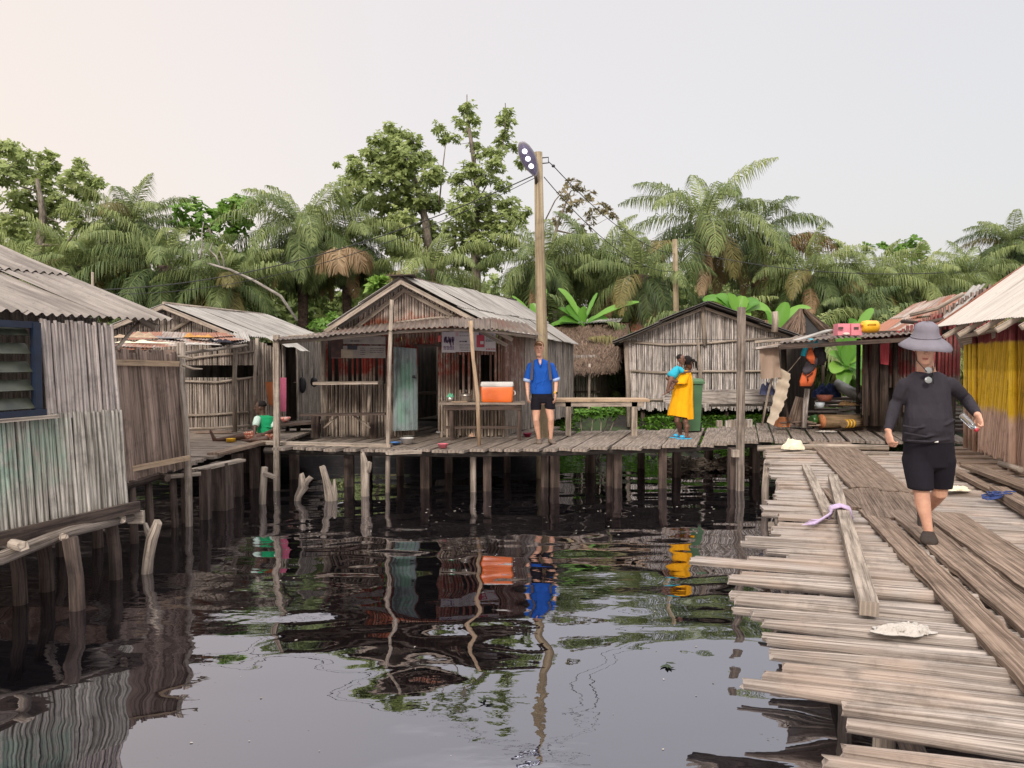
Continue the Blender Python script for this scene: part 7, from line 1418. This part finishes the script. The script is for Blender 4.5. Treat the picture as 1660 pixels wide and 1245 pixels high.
def tree(name, label, base, trunk, clumps, leaf='broad', bark='bark', r0=.22, size=.22, dens=95, seed=1, d=32, tone=.5, twigs=True, group=None, extra=()):
    """trunk: pixel polyline at depth d; clumps: (px, py, radius_px[, dd])"""
    rs = np.random.default_rng(seed); T = [W(a, b, d) for a, b in trunk]; root = V(T[0]); root.z = bank(root.x, min(d, 45)); T[0] = root - UP * .3
    t = thing(name, label, 'tree', root, group); mb = MB(); rad = [r0 * (1 - .75 * i / (len(T) - 1)) for i in range(len(T))]; mb.tube(T, rad, 8)
    lb = LB(); nodes = [(p, q) for p, q in zip(T[1:], rad[1:])]
    for i in range(len(T) - 1):
        for f in (.33, .66): nodes.append((T[i].lerp(T[i + 1], f), rad[i] * .8))
    for cl in sorted(clumps, key=lambda c: -c[1]):
        dd = cl[3] if len(cl) > 3 else rs.uniform(-1.6, 1.6); c = W(cl[0], cl[1], d + dd); r_ = cl[2] * 1.12 * d / F_PX
        best = min(nodes, key=lambda n: (n[0] - c).length + max(0, n[0].z - c.z) * 3 + (0 if n[0].z < c.z else 2)); p0 = best[0]; rr = min(best[1] * .7, .02 + (c - p0).length * .02)
        mid = p0.lerp(c, .5) - UP * (.12 * (c - p0).length) + V(rs.normal(size=3) * .12); mb.tube([p0, mid, c], [rr, rr * .7, rr * .4], 6); nodes += [(mid, rr * .7), (c, rr * .45)]
        for _ in range(5):
            e = c + V(nrm_(rs.normal(size=3)) * r_ * .8); mb.tube([c, c.lerp(e, .5) + V(rs.normal(size=3) * .06), e], [rr * .35, rr * .25, .008], 4, caps=False)
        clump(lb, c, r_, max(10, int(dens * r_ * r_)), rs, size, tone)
    for L in extra: mb.tube([W(a, b, d) for a, b in L], [.035 - .025 * i / len(L) for i in range(len(L))], 5)
    mb.build('trunk', M[bark], t); o = link_mesh(lb.mesh('crown', tuple(root)), 'crown', [M[leaf]], t); return t
tree('broadleaf_tree', 'round leafy tree left of the tall bare-topped one, behind the central hut', None, [(700, 540), (698, 430), (690, 360), (675, 300), (660, 250)],
     [(637, 215, 13), (655, 222, 14), (615, 228, 15), (672, 232, 16), (640, 240, 22), (600, 248, 14), (620, 262, 24), (660, 262, 26), (690, 258, 16), (700, 285, 22), (640, 290, 30), (600, 290, 22), (575, 275, 14), (565, 300, 20), (590, 325, 24), (560, 325, 13), (630, 330, 30), (675, 325, 30), (705, 330, 20), (650, 365, 28), (690, 375, 26), (610, 365, 22), (640, 400, 24), (670, 410, 24), (712, 420, 16), (545, 268, 5), (573, 258, 8), (630, 205, 8)],
     r0=.26, size=.18, dens=300, seed=3, d=32, tone=.8)
tree('broadleaf_tree', 'tallest tree with two bare-branched leafy tops, just left of the lamp post', None, [(772, 560), (772, 440), (768, 380), (775, 330), (768, 260), (758, 190)],
     [(757, 175, 11), (765, 192, 12), (750, 205, 8), (765, 215, 10), (742, 196, 7), (712, 207, 9), (722, 222, 11), (738, 226, 8), (770, 238, 10), (778, 250, 8), (822, 182, 9), (815, 197, 12), (828, 200, 9), (820, 218, 10), (812, 232, 12), (805, 250, 14), (830, 240, 8), (790, 245, 9), (845, 262, 10), (800, 268, 14), (765, 275, 14), (785, 290, 16), (745, 290, 14), (815, 300, 14), (760, 315, 20), (790, 330, 24), (825, 335, 20), (745, 345, 20), (770, 365, 26), (810, 365, 26), (842, 358, 14), (735, 375, 18), (785, 395, 24), (825, 395, 16), (750, 400, 20), (852, 345, 8), (800, 420, 18), (770, 430, 20), (745, 425, 14)],
     r0=.24, size=.175, dens=290, seed=4, d=31, tone=.72, extra=([(758, 190), (757, 170), (757, 153)], [(818, 220), (820, 190), (819, 167)], [(712, 330), (718, 270), (722, 236)], [(735, 440), (741, 330), (748, 280)], [(772, 330), (812, 260), (818, 215)]))
tree('broadleaf_tree', 'spreading tree with bright clumps at the far left edge above the roof', None, [(60, 540), (62, 420), (70, 350), (60, 290)],
     [(12, 240, 16), (22, 262, 20), (40, 250, 10), (5, 285, 24), (45, 285, 20), (72, 255, 14), (78, 272, 16), (68, 300, 22), (128, 268, 11), (125, 285, 14), (145, 292, 14), (165, 298, 9), (110, 300, 16), (135, 315, 18), (95, 330, 22), (150, 318, 9), (30, 325, 26), (60, 345, 26), (20, 365, 26), (115, 345, 18), (75, 375, 24), (130, 370, 16)],
     leaf='broad', r0=.26, size=.20, dens=230, seed=5, d=29, tone=.85)
tree('bright_tree', 'low bright green tree between the two left palms, against the sky', None, [(345, 520), (345, 420), (340, 370)],
     [(310, 332, 14), (290, 345, 16), (325, 345, 14), (345, 352, 14), (370, 332, 12), (385, 325, 10), (400, 330, 12), (418, 332, 8), (360, 345, 16), (390, 345, 16), (330, 368, 20), (370, 370, 20), (300, 368, 14), (400, 365, 12), (345, 390, 18)],
     leaf='broad_b', r0=.16, size=.30, dens=70, seed=6, d=30, tone=.45)
tree('sparse_tree', 'sparse pinkish leaved tree right of the lamp post under the wires', None, [(905, 520), (895, 400), (905, 360), (925, 310)],
     [(925, 300, 12), (940, 305, 10), (915, 318, 12), (950, 320, 14), (935, 332, 16), (965, 335, 12), (980, 342, 9), (915, 345, 12), (905, 358, 12), (960, 352, 14), (992, 350, 7), (945, 365, 14)],
     leaf='broad_p', r0=.12, size=.2, dens=60, seed=7, d=34, tone=.5, extra=([(880, 365), (900, 325), (932, 288)],))
tree('bright_tree', 'bright green bush tree on the skyline above the walking man', None, [(1480, 500), (1478, 430), (1478, 400)],
     [(1470, 398, 12), (1485, 392, 10), (1455, 405, 12), (1495, 405, 12), (1478, 412, 16), (1440, 405, 8), (1430, 400, 6), (1408, 402, 9)], leaf='broad_b', r0=.1, size=.26, dens=70, seed=8, d=38, tone=.5)
tree('sparse_tree', 'thin leafy tree on the skyline right of the tall palms', None, [(1325, 520), (1330, 420), (1325, 395)],
     [(1290, 388, 8), (1310, 385, 9), (1335, 390, 9), (1300, 402, 12), (1330, 405, 12), (1355, 398, 8), (1280, 400, 9)], leaf='broad', r0=.1, size=.22, dens=55, seed=9, d=37, tone=.5)
# brown hanging fronds on the right and below the left palms
def deadfronds(name, label, c, d, specs, mi='palm_dry'):
    lb = LB(); rs = np.random.default_rng(abs(hash(label)) % 1000 if 0 else len(label)); p = W(c[0], c[1], d)
    for az, el, L, bend in specs: frond(lb, p[:], az, el, L, bend, rs.uniform(.3, .8), 0, 52, .8, rs, droop=1.0)
    o = link_mesh(lb.mesh(name, tuple(p)), name, [M[mi]], None, p); tag(o, label, 'palm frond')
deadfronds('dry_palm_frond', 'brown drying fronds arching right from the tall palms against the sky', (1262, 400), 32, [(1.5, .75, 3.0, 1.9), (1.6, .45, 3.2, 1.6), (1.35, .25, 2.6, 1.5)])
deadfronds('dry_palm_frond', 'golden brown dead fronds hanging below the broad left palm', (552, 405), 27, [(1.2, .3, 1.6, 2.2), (3.0, .0, 1.4, 2.0), (2.2, .2, 1.6, 2.1), (-2.3, .1, 1.3, 2.2)], 'palm_dry')
deadfronds('dry_palm_frond', 'yellow brown fronds left of the tallest palm', (1085, 395), 29.5, [(-1.5, .3, 2.6, 1.6), (-1.7, .0, 2.4, 1.5), (-2.6, .2, 2.2, 1.8)], 'palm_y')
# pale fallen branch
fb = thing('bare_branch', 'pale bare branch leaning across the dark palms left of centre', 'branch', W(470, 520, 24)); mb = MB()
mb.tube(Wp([(482, 520, 24), (455, 480, 24), (412, 455, 24), (372, 437, 24), (340, 428, 24), (323, 424, 24)]), [.05, .048, .045, .04, .034, .03], 8); mb.tube(Wp([(323, 424, 24), (328, 400, 24), (327, 380, 24), (330, 360, 24)]), [.03, .027, .02, .01], 7); mb.tube(Wp([(358, 433, 24), (350, 415, 24), (340, 405, 24), (345, 393, 24)]), [.03, .027, .022, .012], 7); mb.tube(Wp([(364, 434, 24), (362, 420, 24), (356, 407, 24)]), [.03, .025, .015], 6)
mb.build('limb', M['barkpale'], fb)
# dark woodland filling the far background
rs = np.random.default_rng(11); lb = LB()
for k in range(900):
    px = rs.uniform(-150, 1810); d = rs.uniform(35, 46); top = np.interp(px, [-150, 0, 180, 260, 420, 560, 720, 860, 1000, 1060, 1250, 1350, 1450, 1650, 1810], [345, 345, 395, 400, 395, 400, 440, 440, 415, 415, 415, 425, 425, 420, 410])
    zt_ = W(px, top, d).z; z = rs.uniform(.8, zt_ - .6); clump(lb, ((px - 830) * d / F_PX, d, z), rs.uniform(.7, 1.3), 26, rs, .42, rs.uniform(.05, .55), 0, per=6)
o = link_mesh(lb.mesh('woodland'), 'woodland', [M['broad']]); tag(o, 'dark green woodland massed far behind the palms', 'woodland', kind='stuff')
# shrubs at several places in front of the thicket
def shrub(name, label, cs, leaf='broad_b', size=.16, dens=140, seed=1, tone=.5, cat='shrub'):
    rs = np.random.default_rng(seed); c0 = W(*cs[0][:2], cs[0][3]); base = V((c0.x, c0.y, bank(c0.x, c0.y))); t = thing(name, label, cat, base); lb = LB(); mb = MB()
    for px, py, rp, d in cs:
        c = W(px, py, d); r_ = rp * d / F_PX; clump(lb, c, r_, max(12, int(dens * r_ * r_ * 1.5)), rs, size, tone, per=6); mb.tube([base + V((jit(.05), jit(.05), 0)), base.lerp(c, .5) + V((jit(.1), jit(.1), 0)), c], [.03, .022, .01], 5)
    mb.build('stem', M['bark'], t); link_mesh(lb.mesh('foliage', tuple(base)), 'foliage', [M[leaf]], t); return t
shrub('shrub', 'bright green shrub left of the central hut roof', [(525, 522, 12, 21), (512, 528, 10, 21), (540, 515, 8, 21.5), (517, 545, 9, 21)], seed=21)
shrub('shrub', 'leafy plant seen in the gap between the gabled hut and the awning', [(524, 598, 8, 20.5), (522, 615, 8, 20.5), (526, 580, 7, 20.5)], seed=22, leaf='broad')
shrub('shrub', 'yellow green leafy sprig just left of the central hut peak', [(610, 462, 8, 21), (618, 458, 6, 21)], seed=23, size=.3, dens=90, tone=.9)
shrub('weed_plant', 'leafy green weed under the empty pale table', [(962, 668, 9, 17), (975, 672, 8, 17), (990, 664, 7, 17.2), (940, 672, 8, 17), (1000, 672, 6, 17)], seed=24, leaf='grass', size=.13, cat='weed')
shrub('shrub', 'dark leafy growth in the gap beside the grey hut corner post', [(1000, 610, 12, 23), (1004, 635, 12, 23), (1000, 590, 10, 23.5), (1006, 655, 10, 22.5)], seed=25, leaf='broad', tone=.4)
# grass and creeping weeds on the bank
rs = np.random.default_rng(31); lb = LB(); n = 26000
X = rs.uniform(-7, 9.5, n); Y = rs.uniform(15.2, 22.5, n); Z = np.array([bank(a, b) for a, b in zip(X, Y)]); keep = (Z > .02) & (X > .9) & ((X < 6.5) | (rs.random(n) < .35)) & (np.sin(X * 1.7 + Y) + np.sin(Y * 2.3 - X * .8) > -1.1); X, Y, Z = X[keep], Y[keep], Z[keep]; n = len(X)
for sz, a_ in ((.11, 0), (.09, 1), (.1, 2)):
    an = rs.uniform(0, 6.28, n); d0 = np.stack([np.cos(an), np.sin(an), rs.uniform(.3, 1.6, n)], 1); d0 = nrm_(d0); L = (sz * rs.uniform(.6, 1.6, n))[:, None]; P = np.stack([X + rs.uniform(-.03, .03, n), Y + rs.uniform(-.03, .03, n), Z - .01], 1)
    s2 = nrm_(np.stack([-np.sin(an), np.cos(an), np.zeros(n)], 1)) * L * .28; m1 = P + d0 * L * .6; e = P + d0 * L - np.array([0, 0, 1]) * L * .2; lb.quads(np.stack([P, m1 - s2, e, m1 + s2], 1), np.clip(rs.uniform(.1, 1, n), 0, 1))
o = link_mesh(lb.mesh('ground_cover'), 'ground_cover', [M['grass']]); tag(o, 'low bright green weeds creeping over the muddy bank behind the pier', 'ground cover', kind='stuff')
# banana plants
def banana(label, base_px, d, leaves, stemtop=None):
    b = W(base_px, 600, d); b.z = bank(b.x, d); t = thing('banana_plant', label, 'banana plant', b); c = V((b.x, b.y, W(base_px, stemtop or 520, d).z))
    mb = MB(); mb.tube([b, b.lerp(c, .5), c], [.11, .09, .05], 9); mb.build('stem', M['grass'], t)
    for (px, py, dd, wpx, arch) in leaves:
        tip = W(px, py, d + dd); L = (tip - c).length; n_ = 12; ctl = c.lerp(tip, .5) + UP * (arch * L); wd = wpx * d / F_PX / 2; mbl = MB(); rows = []
        pts = [(c * (1 - f) ** 2 + ctl * 2 * f * (1 - f) + tip * f * f) for f in [i / n_ for i in range(n_ + 1)]]
        for i in range(n_ + 1):
            f = i / n_; tg = (pts[min(i + 1, n_)] - pts[max(i - 1, 0)]).normalized(); sd_ = tg.cross(UP + V((0, -.6, 0))).normalized(); nn_ = sd_.cross(tg)
            w_ = wd * (math.sin(math.pi * min(1, max(0, (f - .18) / .84))) ** .55 if f > .18 else .0) + .012
            jg = 1 + jit(.08); rows.append([pts[i] - sd_ * w_ * jg + nn_ * w_ * .35, pts[i] - sd_ * w_ * .5 + nn_ * w_ * .12, pts[i], pts[i] + sd_ * w_ * .5 + nn_ * w_ * .12, pts[i] + sd_ * w_ * jg + nn_ * w_ * .35])
        tn = random.uniform(.2, .95); mbl.grid(rows, lambda a, c_: (tn, a / n_)); mbl.build('leaf', M['banana'], t)
banana('banana plant with a long leaf reaching right, right of the lamp post', 945, 24, [(1036, 490, 0, 16, .12), (905, 468, .3, 12, .25), (907, 522, -.2, 22, .2), (920, 495, .2, 26, .05), (950, 498, -.3, 24, .05), (968, 475, .3, 6, .1), (985, 518, 0, 16, .25), (890, 530, 0, 14, .2), (905, 500, 0, 16, .15)], 528)
banana('banana plant just left of the lamp post above the central hut roof', 872, 24, [(862, 492, .2, 16, .1), (884, 468, .2, 12, .1), (850, 508, 0, 12, .2), (888, 515, 0, 12, .1), (830, 480, 0, 8, .1)], 525)
banana('banana plant behind the right slope of the grey gabled hut', 1195, 25.5, [(1140, 488, 0, 26, .35), (1160, 480, .3, 24, .3), (1180, 476, 0, 22, .1), (1205, 480, .2, 22, .1), (1250, 510, 0, 30, .45), (1232, 492, 0, 26, .4), (1170, 500, -.3, 20, .2), (1215, 515, -.3, 20, .4)], 515)
banana('banana plant with an upright leaf beside the ragged thatch shelter', 1255, 22.5, [(1275, 490, 0, 22, .0), (1315, 500, .3, 18, .35), (1270, 520, 0, 16, .2), (1240, 505, 0, 14, .3)], 545)
banana('banana plant showing under the roof between the lean-to and the red hut', 1372, 19.5, [(1355, 545, 0, 22, .1), (1385, 535, 0, 24, .1), (1398, 560, 0, 26, .25), (1345, 575, 0, 26, .3), (1392, 600, -.4, 34, .5), (1350, 605, -.2, 26, .5), (1372, 560, 0, 20, .1), (1365, 630, -.3, 24, .6), (1398, 625, -.3, 22, .6), (1410, 590, .2, 22, .4)], 600)
banana('banana leaf tips above the yellow can', 1385, 23, [(1376, 517, 0, 22, .1), (1392, 522, 0, 16, .2), (1415, 500, .2, 14, .1), (1360, 530, 0, 12, .2)], 545)
